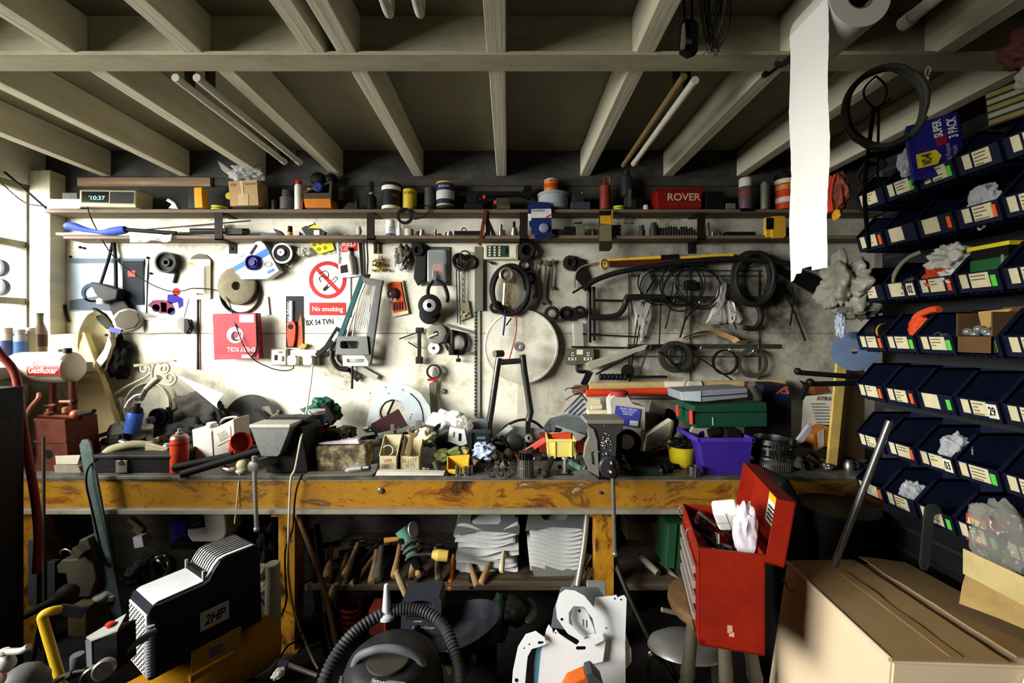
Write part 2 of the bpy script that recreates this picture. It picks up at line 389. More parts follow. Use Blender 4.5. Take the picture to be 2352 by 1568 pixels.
# corner post, ceiling beam, joists
g=G();g.wb(XL+.0,XL+.135,DB-.10,DB,.9,2.68,.006);S('trim_1',g,JOISTM)
g=G();g.wb(XL,XR,1.60,1.70,2.668,2.682);g.wb(XL,XR,1.645,1.657,2.68,ZC);S('ceiling_beam',g,BEAMM)
for i,x in enumerate((-2.66,-2.14,-1.635,-1.125,-.595,-.045,.507,1.055,1.54,2.05)):
 g=G();g.wb(x-.033,x+.033,1.658,DB,2.676,ZC-.002,.004);S('ceiling_joist',g,JOISTM)
for i,x in enumerate((-2.66,-2.14,-1.64,-1.17,-.715,-.60,-.045,.507,1.07,1.62,2.1)):
 g=G();g.wb(x-.036,x+.036,-2.45,1.644,2.676,ZC-.002,.004);S('ceiling_joist',g,JOISTM)
	# seam and plate on the back wall
g=G();g.wb(XL+.14,XR,DB-.004,DB,1.636,1.640);S('trim_2',g,C(96,92,78,.8,dirt=0))
g=G(DB);g.box(187,411,490,431,-.03,0,1);S('trim_3',g,PLANKM)
g=G(DB);g.box(495,413,1900,428,-.012,0,0);S('trim_4',g,C(70,68,60,.8,dirt=.5))
SHELFM=ramp_mat([(.0,(36,28,20)),(.42,(84,68,50)),(.6,(112,94,72)),(.8,(150,132,104)),(1,(58,46,34))],(1.2,30,40),.75,.3,8)
BRK=C(34,25,20,.6,.3,dirt=.4)
# ================= shelves with brackets
SH=2.71
def shelf_z(y):return EYE+(VY-y)/F*SH
UZ,LZ=shelf_z(480),shelf_z(540)
g=G();g.wb(-2.92,2.38,SH,DB,UZ-.022,UZ,.003)
T('wall_shelf','long upper wooden plank shelf carrying tins, clock and biscuit tin','shelf',(None,g,SHELFM))
g=G();g.wb(-2.80,2.38,SH,DB,LZ-.022,LZ,.003)
T('wall_shelf','long lower wooden plank shelf carrying sockets and small tools','shelf',(None,g,SHELFM))
for x,lab in((503,'dark steel shelf bracket above the blue cleaning pad box'),(852,'dark steel shelf bracket above the hanging gold chain'),(1203,'dark steel shelf bracket behind the blue hanging packets'),(1610,'dark steel shelf bracket beneath the dark end of the shelves')):
 g=G(SH);X0,X1=(x-9-VX)/F*SH,(x+9-VX)/F*SH
 g.wb(X0,X1,SH-.006,SH-.002,LZ-.03,UZ-.022);g.wb(X0,X1,SH-.004,DB,UZ-.027,UZ-.0225);g.wb(X0,X1,SH-.006,DB,LZ-.03,LZ-.0225)
 b=G(DB);b.wb(X0,X1,DB-.006,DB,LZ-.09,LZ-.023);b.disc((X0+.016)/DB*F+VX,VY-(LZ-.06-EYE)/DB*F,[(3,0),(3,.012),(0,.014)],o=-.002)
 T('shelf_bracket',lab,'bracket',('strap',g,BRK),('foot_plate',b,BRK))
OLDPL=ramp_mat([(.0,(26,20,14)),(.42,(62,50,36)),(.6,(90,74,54)),(.8,(128,112,86)),(1,(44,34,24))],(1.6,30,40),.8,.4,9)
# ================= bench
BZ=.912;BF=2.2
YELB=ramp_mat([(.0,(22,18,12)),(.34,(50,36,22)),(.41,(120,72,24)),(.47,(160,114,30)),(.55,(142,102,32)),(.595,(96,58,24)),(.64,(120,96,60)),(.69,(200,190,166)),(.74,(64,58,50)),(1,(26,22,18))],(3.0,9,6),.3,.3,11,.9,.72)
YELD=ramp_mat([(.0,(24,20,14)),(.38,(70,48,18)),(.46,(160,108,24)),(.62,(184,132,30)),(.72,(60,44,22)),(1,(30,26,18))],(14,14,9),.4,.35,10,.3)
TOPM=ramp_mat([(.0,(24,23,21)),(.42,(58,56,50)),(.6,(104,101,92)),(.8,(150,146,134)),(1,(70,66,58))],(6,10,6),.45,.25,11)
top=G();top.wb(-2.62,1.98,BF-.015,DB,BZ-.018,BZ,.002)
bm_=G();bm_.wb(-2.62,1.98,BF,BF+.012,BZ-.165,BZ-.018)
fl=G();fl.wb(-2.62,1.98,BF-.03,BF+.06,BZ-.188,BZ-.165,.002);fl.wb(-2.62,1.98,BF-.004,BF+.06,BZ-.028,BZ-.018)
bo=G(BF);bo.disc(875,1126,[(7,0),(7,.006),(4,.012),(0,.012)]);b2=G(BF);b2 .disc(1378,1130,[(4,0),(4,.008),(0,.01)])
parts=[('worktop',top,TOPM),('front_beam',bm_,YELB),('beam_flange',fl,C(150,144,126,.5,.2,dirt=.4)),('bolt',bo,STEEL),('bolt',b2,STEEL)]
for x0,x1 in((643,680),(1367,1408)):
 lg=G(2.23);a,b=(x0-VX)/F*2.23,(x1-VX)/F*2.23
 lg.wb(a,b,2.215,2.225,.006,BZ-.188);lg.wb(a,a+.008,2.222,2.31,.006,BZ-.188);lg.wb(b-.008,b,2.222,2.31,.006,BZ-.188);lg.wb(a-.03,b+.02,2.20,2.34,0,.008)
 lg.wb(a-.03,b+.01,2.20,2.31,BZ-.212,BZ-.188)
 parts.append(('leg',lg,YELD))
for x in(-2.5,1.85):
 lg=G();lg.wb(x,x+.08,2.22,2.3,0,BZ-.188);parts.append(('leg',lg,YELD))
rl=G();rl.wb(-2.62,1.98,DB-.05,DB-.002,BZ-.1,BZ-.018);parts.append(('rear_rail',rl,DKST))
T('workbench','long steel workbench with flaking yellow front beam and yellow legs','workbench',*parts)
sh=G();sh.wb(-1.06,.50,2.24,2.84,.30,.33,.003)
for x in(-1.0,.42):sh.wb(x,x+.06,2.5,2.56,0,.3)
T('under_bench_shelf','rough plank shelf between the yellow bench legs holding hammers and plates','shelf',(None,sh,OLDPL))
sh=G();sh.wb(.60,1.5,2.24,2.84,.30,.33,.003)
for x in(.66,1.4):sh.wb(x,x+.06,2.5,2.56,0,.3)
T('under_bench_shelf','rough pale plank shelf behind the stool holding round bar ends','shelf',(None,sh,OLDPL))
# ================= things on the back wall (G(DB): o < 0 is in front of the wall face)
def plate(x0,y0,x1,y1,t=.002,rot=0,o=0,d=DB):
 g=G(d);g.box(x0,y0,x1,y1,o-t,o,0,rot);return g
def TX(body,*a,d=DB,M=None,**k):
 g=G(d);g.M=M;g.txt(body,*a,**k);return g
def tubeT(name,label,cat,pts,r,m,d=DB,group=None,n=8,**k):
 g=G(d);g.tube(pts,r,n,**k);return T(name,label,cat,(None,g,m),group=group)
	# -- posters and cards on the bright side
g=G(DB)
def pf(u,v):
 x=162+180*u-4*v*u;y=590+126*v+(12*max(0,u-.8)*v);return(x,y,-.003-.03*max(0,u-.78)**1.5*v*4-.004*sin(v*5)*u)
g.sheet(pf,20,12)
b=plate(286,600,334,700,.001,0,-.014);c=plate(299,622,316,636,.001,0,-.017);e=plate(164,594,334,604,.0006,0,-.0095)
q=G(DB);q.poly(circ(216,672,26,24,22),-.0105,-.0095,[circ(216,674,19,20,16)])
q2=G(DB);q2 .poly([(163,690),(230,680),(300,700),(300,713),(163,712)],-.0105,-.0095)
T('poster','pale curling poster pinned to the wall nearest the window','poster',('sheet',g,C(150,162,170,.8,dirt=.3,dc=(96,108,118))),('printed_panel',b,C(20,26,32,.8,dirt=.4),'dark printed panel'),('printed_square',c,REDINK),('printed_band',e,C(80,90,100,.8)),('printed_picture',q,C(48,60,76,.8)),('printed_picture',q2,C(62,70,80,.8)))
g=G(DB);A=12
def P8(px,py):return xf([(px,py)],384,688,A)[0]
g.poly(xf([(-50,-42),(50,-36),(46,46),(-48,44)],384,688,A),-.004,-.002)
def bl(pts,col,nm):
 q=G(DB);q.poly(xf(pts,384,688,A),-.0055,-.0035);return(nm,q,C(*col,.8,dirt=.2))
T('poster','white poster of a racing motorcycle and its rider','poster',('sheet',g,C(186,178,170,.8,dirt=.15)),bl([(-40,22),(-30,8),(-8,2),(12,4),(24,18),(14,30),(-8,34),(-22,28)],(92,40,56),'printed_motorcycle'),bl(circ(-20,24,9,12),(34,32,60),'printed_wheel'),bl(circ(16,24,9,12),(44,40,80),'printed_wheel'),bl([(0,-12),(16,-16),(36,-10),(40,6),(32,14),(26,0),(12,8),(2,4)],(34,22,110),'printed_rider'),bl(circ(18,-22,9,12),(150,14,12),'printed_helmet'),bl([(-12,8),(2,8),(6,28),(-6,30)],(140,16,22),'printed_fairing'))
pin=[(164,590),(341,592),(348,628),(186,568),(195,570)]
for i,(x,y)in enumerate(pin):
 g=G(DB);g.ball(x,y,3,-.006);T('wall_pin',['dark pin at the upper outer corner of the pale poster','dark pin at the upper inner corner of the pale poster','dark pin above the motorcycle poster','bigger stud in the wall above the pale poster','smaller stud in the wall above the pale poster'][i],'pin',(None,g,BLACK))
	# -- hanging mask, shell, lamp, visor
g=G(DB);g.poly([(234,650),(262,655),(300,668),(296,690),(262,698),(246,676)],-.09,-.02,bev=.012)
s1=G(DB);s1 .tube([(266,556,-.02),(258,600,-.03),(251,654,-.06)],3);s2=G(DB);s2 .tube([(268,556,-.02),(275,610,-.03),(282,668,-.05)],3.5)
c=G(DB);c.can(258,700,[(12,0),(13,10),(9,14),(9,18)],-.06)
T('welding_mask','black rubber mask hanging from the lower shelf by two long straps','mask',('mask_body',g,BLACK),('strap',s1,RUB),('strap',s2,RUB),('filter',c,C(170,165,150,.5)))
g=G(DB);g.poly([(262,690),(300,690),(318,718),(300,760),(280,740),(270,716)],-.05,-.01,bev=.01)
g.poly([(238,708),(262,722),(282,750),(270,756),(250,736)],-.08,-.05)
T('rubber_apron','black rubber flap hanging beneath the mask','apron',(None,g,BLACK))
g=G(DB)
def shell(u,v):
 t=v*2*pi;r=sin(u*pi/2);cx,cy=257,780
 x=cx+37*r*cos(t)*(1+.12*sin(t));y=cy+62*r*sin(t)+(16 if sin(t)>.8 else 0)*r**4
 return(x,y,-.02-.10*u**1.5+.004*noise.noise(Vector((x*.05,y*.05,0))))
g.sheet(shell,12,30,.004)
tip=G(DB);tip.poly([(290,770),(296,790),(286,820),(262,852),(246,858),(258,832),(280,800)],-.125,-.115)
h=G(DB)
for x,y in((253,769),(258,797)):h.disc(x,y,[(2.6,0),(2.6,.003),(0,.003)],o=-.028)
T('seat_shell','cream moulded plastic shell hanging below the mask','seat shell',('shell',g,C(206,198,162,.5,dirt=.6,sc=14,dc=(96,82,50))),('pointed_rim',tip,CREAM),('bolt_holes',h,BLACK))
g=G(DB);ax=Vector((.35,-1,.25));b0=g.p(318,742,-.04)
g.lath(b0,ax,[(.03,0),(.068,.03),(.078,.06),(.078,.075),(.068,.08)],16)
lens=G(DB);lens.lath(b0+ax.normalized()*.081,ax,[(.066,0),(.064,.004),(0,.006)],8)
bl2=G(DB);bl2 .box(296,754,322,764,-.142,-.139,rot=14)
T('lamp','round grey work lamp tilted on the wall below the motorcycle poster','lamp',('housing',g,C(124,120,104,.4,.3)),('lens',lens,C(80,76,64,.3)),('label',bl2,C(40,50,120)))
g=G(DB)
g.sheet(lambda u,v:(345+105*u,732+34*v-4*u,-.05-.03*sin(u*pi)),14,6,.002)
e=G(DB);e.poly([(417,738),(430,729),(448,734),(452,752),(444,768),(426,756)],-.06,-.02,bev=.006);w=G(DB);w.tube([(342,734,-.06),(390,734,-.08),(425,735,-.06)],1.5)
T('face_visor','clear plastic visor with black end piece hanging over the rusty bench end','visor',('visor_film',g,CLEARD),('end_piece',e,BLACK),('wire_frame',w,STEEL))
g=G(DB);g.blob(286,820,26,46,.05,-.05,.35,2,4);T('black_cloth','black cloth bag hanging behind the cream shell','bag',(None,g,BLACK))
# -- tape roll, blister knife, disc, cleaning pad box
g=G(DB);g.disc(394,605,[(9,0),(24,0),(24,.05),(20,.05),(18,.035),(9,.03),(9,.045),(5,.045),(5,0)],o=-.004);T('tape_roll','black tape roll hung on the wall above the motorcycle poster','tape',(None,g,C(30,30,26,.6)))
tubeT('strap','narrow black strap dangling under the black tape roll','strap',[(410,600,-.01),(409,625,-.012),(402,650,-.008)],3.5,RUB)
g=G(DB);g.disc(462,610,[(27,0),(27,.006),(0,.006)],o=-.004);T('sanding_disc','grey disc behind the blister packed knife','disc',(None,g,C(92,88,74,.8)))
g=G(DB);g.poly(rrect(436,596,487,687,3),-.016,-.012);bb=G(DB);bb.box(441,610,482,676,-.045,-.016,4);kn=G(DB);kn.poly([(450,612),(462,612),(466,640),(462,678),(456,650)],-.04,-.02);pr=G(DB);pr.box(437,604,450,672,-.0175,-.0155)
T('blister_pack','cream card with a blister packed knife beside the motorcycle poster','blister pack',('card',g,C(196,190,158,.5,dirt=.15)),('printed_stripe',pr,C(180,144,36,.5)),('blister',bb,CLEAR),('knife',kn,C(40,32,16,.5)))
g=G(DB);g.seg((457,688,-.01),(457,848,-.01),2.4);T('steel_rod','thin dark rod hanging below the blister packed knife','rod',(None,g,DKST))
g=G(DB);g.disc(552,658,[(10,0),(43,0),(43,.035),(40,.04),(10,.04),(10,0)],o=-.006,cap=(False,False));T('grinding_wheel','large grey grinding wheel with centre hole below the cleaning pad box','grinding wheel',(None,g,C(108,102,82,.9,dirt=.35,sc=30)))
g=G(DB);g.tube(circ(556,672,44,24),0)if False else g.coil(556,674,45,1.8,3,-.012,1,.04,.006);T('wire_loop','loops of black wire hanging behind the grey grinding wheel','wire',(None,g,BLACK))
bx=[(549,611),(600,562),(611,556),(621,566),(653,625),(627,643),(569,644)]
g=G(DB);g.poly(bx,-.07,-.008);st=G(DB);st.poly([(551,617),(627,574),(634,587),(560,631)],-.0715,-.0695);st2=G(DB);st2 .poly([(556,628),(600,602),(604,608),(562,634)],-.073,-.0715)
kb=G(DB);kb.disc(597,608,[(17,0),(17,.018),(13,.024),(12,.012),(7,.01),(7,.02),(0,.02)],o=-.071);sl=G(DB);sl.poly([(588,586),(602,566),(606,569),(593,590)],-.0725,-.0695)
tx=TX('WATER\nPROOF PADS',545,586,577,600,-.0715,-32);lb=G(DB);lb.poly([(627,627),(641,620),(643,625),(629,632)],-.073,-.07);hp=G(DB);hp.poly(circ(630,611,9,10,6),-.072,-.0698,[circ(630,611,7.5,10,4.6)])
T('box','white and blue carton with a dark blue knob hung askew on the wall','box',('carton',g,C(232,232,226,.5,dirt=.12)),('blue_stripe',st,C(50,108,176,.5,dirt=.1)),('white_line',st2,C(236,238,240,.5,dirt=0)),('knob',kb,C(12,14,90,.3)),('slot',sl,BLACK),('lettering',tx,C(40,40,40,.5,dirt=0)),('label',lb,C(50,108,176,.5,dirt=0)),('printed_hand',hp,C(60,60,60,.5,dirt=0)))
g=G(DB);g.disc(658,585,[(16,0),(21,.01),(21,.045),(17,.05),(10,.045),(0,.045)],o=-.004);rm=G(DB);rm.ring(658,585,23,19,.014,-.044);hb=G(DB);hb.disc(656,583,[(8,0),(8,.012),(3,.012),(3,.004),(0,.004)],o=-.05)
T('buffing_wheel','black wheel with white rim and white hub beside the cleaning pad box','wheel',('body',g,BLACK),('rim',rm,WHITE),('hub',hb,WHITE))
tubeT('wire_loop','stiff dark wire under the black and white wheel','wire',[(650,606,-.02),(660,616,-.03),(672,606,-.02)],1.6,DKST)
g=G(DB);g.blob(704,580,17,10,.02,-.025,.4,3,2);T('clear_bag','small crumpled clear bag tucked beside the yellow card','bag',(None,g,CLEARD))
g=G(DB);g.poly([(711,553),(764,553),(770,574),(735,585),(722,574)],-.014,-.012);h=G(DB)
for x,y in((724,563),(737,559),(750,556),(735,573),(749,570)):h.ring(x,y,3.6,2.2,.002,-.0135)
tx=TX('SO 70 18',742,577,776,585,-.004,-8)
T('card','yellow card printed with black rings under the lower shelf','card',('card_sheet',g,C(222,206,40,.45,dirt=.15)),('printed_rings',h,BLACK));T('handwriting','faint numbers pencilled on the wall under the yellow ringed card','writing',(None,tx,C(96,92,80,.8,dirt=0)))
g=G(DB);g.poly([(775,553),(826,553),(832,634),(783,640)],-.024,-.021);rp=G(DB);rp.poly([(787,552),(823,552),(824,577),(789,581)],-.026,-.0235)
t1=TX('RED',790,556,820,567,-.0265,-2,bold=.01);t2=TX('Hermetite',759,578,807,586,-.0255,-92,bold=.015);tb=G(DB);tb.lath(tb.p(815,632,-.034),Vector((-.13,0,1)),[(.022,0),(.022,.004),(.028,.03),(.026,.11),(.012,.13),(.012,.16)],14)
cp=G(DB);cp.lath(cp.p(808.5,575,-.034),Vector((-.13,0,1)),[(.014,-.012),(.014,.012)],12);pc=G(DB);pc.poly([(785,612),(802,608),(803,626),(786,629)],-.0255,-.0235);t3=TX('JOINTING\nCOMPOUND',791,569,815,577,-.0265,-2)
T('blister_pack','red and white carded tube of jointing compound overlapping the no smoking sign','blister pack',('card',g,C(206,206,202,.5,dirt=.2)),('red_panel',rp,REDINK),('lettering',t1,WHITE),('lettering',t2,INK),('lettering',t3,C(236,214,206,.5,dirt=0)),('tube',tb,C(176,172,160,.35,.4)),('cap',cp,BLACK),('printed_picture',pc,INK))
# -- no smoking sign
g=G(DB);g.poly([(700,598),(728,594),(806,595),(806,728),(700,729)],-.008,-.002)
rg=G(DB);rg.ring(754,643,43,34,.0012,-.008,48);slp=G(DB);slp.poly(xf([(-38,-4.5),(38,-4.5),(38,4.5),(-38,4.5)],754,643,46),-.0094,-.0083)
cg=G(DB);cg.poly(xf(rrect(-22,-4,22,4,3),760,652,-44),-.009,-.0082,[xf(rrect(-8,-2.4,20,2.4,2),760,652,-44)])
sm=G(DB);sm.tube([(738,648,-.0088),(735,638,-.0088),(745,634,-.0088),(752,640,-.0088),(756,630,-.0088),(748,622,-.0088),(734,630,-.0088)],.9,5)
rd=G(DB);rd.poly(rrect(712,695,796,724,2),-.0095,-.0082);tx=TX('No smoking',719,704,789,718,-.0102,1,bold=.012)
T('no_smoking_sign','white no smoking sign with red barred ring above the wall switch','sign',('sign_board',g,C(232,228,216,.4,dirt=.2)),('red_ring',rg,C(164,22,14,.4,dirt=.1)),('red_bar',slp,C(164,22,14,.4,dirt=.1)),('printed_cigarette',cg,INK),('printed_smoke',sm,INK),('red_panel',rd,C(160,24,16,.4,dirt=.15)),('lettering',tx,C(240,226,220,.5,dirt=0)))
g=TX('BX 54 TVN',703,733,766,746,-.001,-3,bold=.03);T('handwriting','black handwritten numberplate on the wall under the no smoking sign','writing',(None,g,INK))
# -- emery roll box, file, lighter, switch, double socket
g=G(DB);g.poly([(512,722),(609,720),(615,821),(516,824)],-.10,-.05);wr=G(DB);wr.ring(562,769,18,8,.001,-.10);ey=G(DB);ey.poly(circ(564,772,11,16),-.1018,-.1005,[circ(567,770,9,16)])
tx=TX('EMERY ROLL',544,796,606,806,-.1012,180);bt=G(DB);bt.poly([(516,812),(615,810),(615,821),(516,823)],-.1015,-.0995);wl=G(DB);wl.box(572,724,604,741,-.1015,-.0995);wl2=G(DB);wl2 .box(577,813,605,820,-.1025,-.101);t2=TX('METCO',581,814,601,819,-.1032,180)
T('box','pinkish red emery roll carton fixed upside down on the wall','box',('carton',g,C(132,22,34,.45,dirt=.3,sc=5,dc=(168,84,92))),('white_ring',wr,C(236,230,224,.5)),('printed_eye',ey,INK),('lettering',tx,C(236,214,210,.5,dirt=0)),('pink_band',bt,C(176,50,64,.5)),('label',wl,C(232,222,216,.5)),('label',wl2,C(232,222,216,.5)),('lettering',t2,INK))
g=G(DB);g.poly([(609,681),(617,681),(621,722),(611,722)],-.012,-.004);T('file','white metal strip hanging beside the emery roll carton','strip',(None,g,WHITE))
tubeT('strap','black strap curling round the side of the emery roll carton','strap',[(611,722,-.11),(613,760,-.115),(612,800,-.11),(600,818,-.112)],2,BLACK)
g=plate(658,680,698,798,.003,0,-.004);lt=G(DB);lt.poly([(664,742),(670,738),(680,738),(684,750),(682,780),(678,796),(666,796),(662,770)],-.026,-.006,bev=.004);bar=G(DB);bar.box(666,690,676,740,-.018,-.006,3);ho=G(DB);ho.disc(672,750,[(6,0),(6,.003),(0,.003)],o=-.0245)
fm=G(DB);fm.poly([(684,796),(683,760),(688,735),(692,720),(695,750),(697,796)],-.0085,-.0065);tx=TX('long lighter',638,714,690,724,-.0085,-90)
T('blister_pack','black card with an orange long lighter above the wall switch','blister pack',('card',g,C(8,9,12,.5,dirt=.1)),('lighter_body',lt,C(190,56,14,.35,dirt=.1)),('lighter_barrel',bar,C(170,172,170,.3,.7)),('trigger',ho,BLACK),('printed_flame',fm,C(196,88,40,.4,dirt=.5,sc=30)),('lettering',tx,WHITE))
g=G(DB);g.box(631,800,668,838,-.05,0,2);fp=G(DB);fp.box(634,803,666,836,-.055,-.05,1);sw=G(DB);sw.box(652,816,660,828,-.068,-.055,1);nl=G(DB);nl.box(650,806,659,809,-.058,-.055);dk=G(DB);dk.box(641,814,648,826,-.0565,-.055)
T('wall_switch','cream surface mounted switch box with red tell-tale on the wall','switch',('back_box',g,C(150,148,134,.5)),('face_plate',fp,C(206,202,182,.45)),('rocker',sw,WHITE),('indicator',nl,C(150,50,36)),('slot',dk,BLACK))
g=G(DB);g.box(674,803,735,838,-.045,0,2);
def plug(x,y):
 q=G(DB);q.poly(rrect(x-11,y-10,x+11,y+12,5),-.085,-.045,bev=.008);return q
T('wall_socket','cream double socket beside the switch box','socket',('face_plate',g,C(212,206,184,.45)))
T('plug','cream plug in the socket half next to the switch','plug',(None,plug(685,825),C(224,218,190,.4)))
T('plug','white plug feeding the long pale cable','plug',(None,plug(720,825),C(238,236,226,.4)))
tubeT('cable','thin black cable running down the wall from the clock radio to the cream plug','cable',[(252,482,-.155),(262,520,-.15),(290,592,-.10),(340,642,-.05),(390,668,-.02),(430,668,-.03),(460,664,-.06),(505,668,-.03),(535,690,-.05),(570,760,-.11),(597,815,-.11),(625,842,-.04),(655,850,-.03),(680,846,-.05),(685,838,-.06)],1.2,BLACK)
g=G();g.wtube([(718,838,2.765),(715,870,2.7),(706,930,2.5),(697,985,2.28),(690,1012,2.14),(678,1075,2.12),(668,1100,2.12),(664,1180,2.12),(662,1260,2.12),(664,1330,2.11),(680,1420,2.08),(712,1500,2.05),(730,1535,2.03)],.0052)
T('cable','long pale cable hanging from the white plug over the bench edge to the floor','cable',(None,g,C(196,188,160,.5)))
g=G(2.17);g.tube([(690,1090,.02),(682,1120),(676,1160),(672,1215),(658,1260,-.01),(656,1330),(663,1370,-.02),(652,1405,-.02),(640,1408),(610,1390),(580,1345)],2.2);T('cable','black cable looped over the bench edge beside the pale cable','cable',(None,g,BLACK))
g=G(DB);g.poly([(690,796),(700,788),(712,790),(706,800),(694,802)],-.03,-.01,bev=.003);T('brass_fitting','small brass fitting resting on top of the double socket','fitting',(None,g,C(120,100,50,.4,.6)))
# -- hacksaws and squares
g=G(DB);g.poly(xf([(-5,0),(5,0),(5,162),(-5,158)],838,637,20),-.055,-.035);bk=G(DB);bk.tube([(842,655,-.045),(826,700,-.045),(800,780,-.045)],2)
hd=G(DB);hd.poly([(786,778),(798,772),(806,800),(794,812),(784,800)],-.07,-.03,bev=.005)
T('hacksaw','teal framed hacksaw hanging at a slant beside the no smoking sign','hacksaw',('frame',g,C(20,74,72,.4,dirt=.4)),('blade',bk,STEEL),('handle',hd,DKST))
g=G(DB);g.poly([(844,640),(890,648),(886,664),(862,835),(845,812),(872,660),(846,654)],-.10,-.07,bev=.003);hd=G(DB);hd.poly([(790,772),(856,772),(860,812),(786,812)],-.115,-.08,[rrect(797,782,838,799,5)])
bl3=G(DB);bl3 .tube([(848,656,-.08),(832,700,-.085),(822,772,-.095)],1.6);fo=G(DB);fo.poly(xf([(-6,0),(6,0),(6,150),(-6,150)],876,660,8),-.0695,-.045)
T('hacksaw','grey metal hacksaw with D grip hanging in front of the teal one','hacksaw',('frame',g,C(92,94,92,.4,.5,dirt=.5)),('handle',hd,C(96,98,96,.4,.5,dirt=.3)),('blade',bl3,STEEL),('bow',fo,DKST))
g=G(DB)
for i in range(5):g.tube([(846+i*3,680,-.06),(838+i*4,720,-.065),(828+i*5,754,-.06),(834+i*5,752,-.06),(846+i*3,700,-.06)],1.3,6)
T('cable_ties','loop of white cord threaded through the hacksaws','cord',(None,g,WHITE))
g=G(DB);g.poly([(798,814),(858,814),(856,838),(800,838)],-.09,-.05,[[(808,822),(848,822),(846,830),(809,830)]]);T('junior_saw','pale metal closed grip saw below the D grip of the grey hacksaw','saw',(None,g,C(176,178,172,.4,.5)))
g=G(DB);g.poly(xf([(-34,-9),(34,-9),(34,9),(-34,9)],768,784,-58),-.045,-.02,[xf([(-26,-5),(26,-5),(26,5),(-26,5)],768,784,-58)]);g.poly(xf([(-24,-5),(24,-5),(24,5),(-24,5)],752,800,-40),-.05,-.03);T('clamp','black bar clamp hanging beneath the teal hacksaw','clamp',(None,g,BLACK))
g=G(DB);g.tube([(768,804,-.04),(770,826,-.04),(784,844,-.04),(806,848,-.04)],5.5);g.tube([(780,806,-.04),(783,826,-.04),(800,834,-.04)],3);T('g_clamp','dark curved clamp under the black bar clamp','clamp',(None,g,DKST))
g=G(DB);g.poly([(800,842),(838,858),(824,876),(812,866)],-.03,-.02,[[(822,856),(832,860),(824,869)]]);g.seg((817,838,-.06),(816,890,-.06),2.6);T('set_square','dark set square with a hanging pin below the saws','set square',(None,g,DKST))
g=G(DB);g.poly(xf([(0,-7),(62,-7),(62,7),(0,7)],815,838,28),-.035,-.03);T('steel_rule','grey steel strip slanting below the saw handle','strip',(None,g,C(150,150,138,.45,.5)))
for i,x in enumerate((846,853)):tubeT('strap',['black cord from the shelf down to the grey hacksaw','second black cord just behind the hacksaw cord'][i],'cord',[(x,552,-.10),(x+1,600,-.08),(x+2-i*3,640,-.085)],1.6,BLACK)
g=G(DB);g.poly([(845,634),(860,634),(856,642),(848,642)],-.1,-.07);T('cord_knot','black knot where the cords meet the hacksaw','knot',(None,g,BLACK))
# gold chain, carded tool, packets
g=G(DB)
for i in range(46):
 a=R()*6.28;r=sqrt(R());x=873+13*r*cos(a)*(1+(r>.5)*.2);y=605+15*r*sin(a);g.lath(g.p(x,y,-.02-.02*(1-r)),(U(-1,1),U(-1,1),U(-1,1)),[(.006,0),(.0095,0),(.0095,.003),(.006,.003),(.006,0)],8,cap=(False,False))
for i in range(16):g.lath(g.p(858+i*2.6,621+2*sin(i),-.015),(U(-1,1),-1,U(-1,1)),[(.005,0),(.008,0),(.008,.003),(.005,.003),(.005,0)],8,cap=(False,False))
g.seg((870,552,-.02),(872,592,-.02),1);T('gold_chain','bunched gold coloured chain hanging from the lower shelf','chain',(None,g,C(150,126,40,.3,.8,dirt=.5)))
g=G(DB);g.poly([(886,654),(898,645),(926,643),(940,720),(904,728)],-.02,-.016);b=G(DB);b.poly([(892,655),(902,648),(922,648),(934,712),(906,718)],-.03,-.02);hl=G(DB)
for i in range(4):hl.box(907+i*6,696-i,910+i*6,714-i,-.034,-.03)
bs_=G(DB);bs_.ball(906,676,15,-.035,.95,.6,1);t2=TX('TOOL SET',893,686,916,692,-.055,8)
T('blister_pack','orange carded bit set beside the grey hacksaw','blister pack',('card',g,C(222,206,168,.5)),('orange_tray',b,C(206,82,26,.4)),('bits',hl,BLACK),('blister',bs_,C(60,44,44,.15)),('lettering',t2,WHITE))
g=G(DB);g.blob(928,590,18,26,.03,-.035,.35,2.6,9);T('plastic_bag','crumpled grey bag of fittings hung next to the carded bit set','bag',(None,g,C(92,90,78,.35,dirt=.6,sc=25)))
g=G(DB);g.blob(925,615,10,9,.02,-.045,.3,3,3);T('label_tag','pale green and white tag on the grey bag','tag',(None,g,C(196,208,196,.6)))
g=G(DB);g.poly([(945,558),(960,556),(982,568),(980,640),(962,658),(952,640),(956,600)],-.04,-.01,bev=.006);r_=G(DB);r_.ring(963,578,13,7,.02,-.04)
T('plastic_bag','dark packet with a black ring beside the clear blister pack','packet',('packet',g,C(40,40,36,.3,dirt=.5)),('ring',r_,BLACK))
g=G(DB);g.poly(rrect(978,567,1034,656,3),-.012,-.008);b=G(DB);b.box(984,576,1026,650,-.05,-.012,4);rd=G(DB);rd.poly([(994,610),(1016,606),(1018,626),(1006,636),(996,628)],-.04,-.02)
T('blister_pack','clear blister pack on dark card with a red tool inside','blister pack',('card',g,C(70,74,72,.4)),('blister',b,film((200,204,204),.3,.15)),('red_tool',rd,C(186,70,64,.4)))
def pliers(x,y,L,m1,m2,sp=14,rot=0,d=DB,o=-.05):
 a=G(d);a.poly(xf([(-5,0),(-2,-16*L/60),(2,-16*L/60),(5,0),(4,8),(-4,8)],x,y,rot),o-.012,o,bev=.002);a.disc(x,y+2,[(4.5,0),(4.5,.004),(0,.004)],o=o-.012)
 h=[]
 for s_ in(-1,1):
  q=G(d);P=xf([(s_*3,6),(s_*sp*.8,L*.35),(s_*sp,L*.75),(s_*sp*.85,L)],x,y,rot);q.tube([(px,py,o-.005)for px,py in P],4,8,rad=lambda t:.8+.3*sin(t*3));h.append(('handle',q,m2))
 return(('jaws',a,m1),*h)
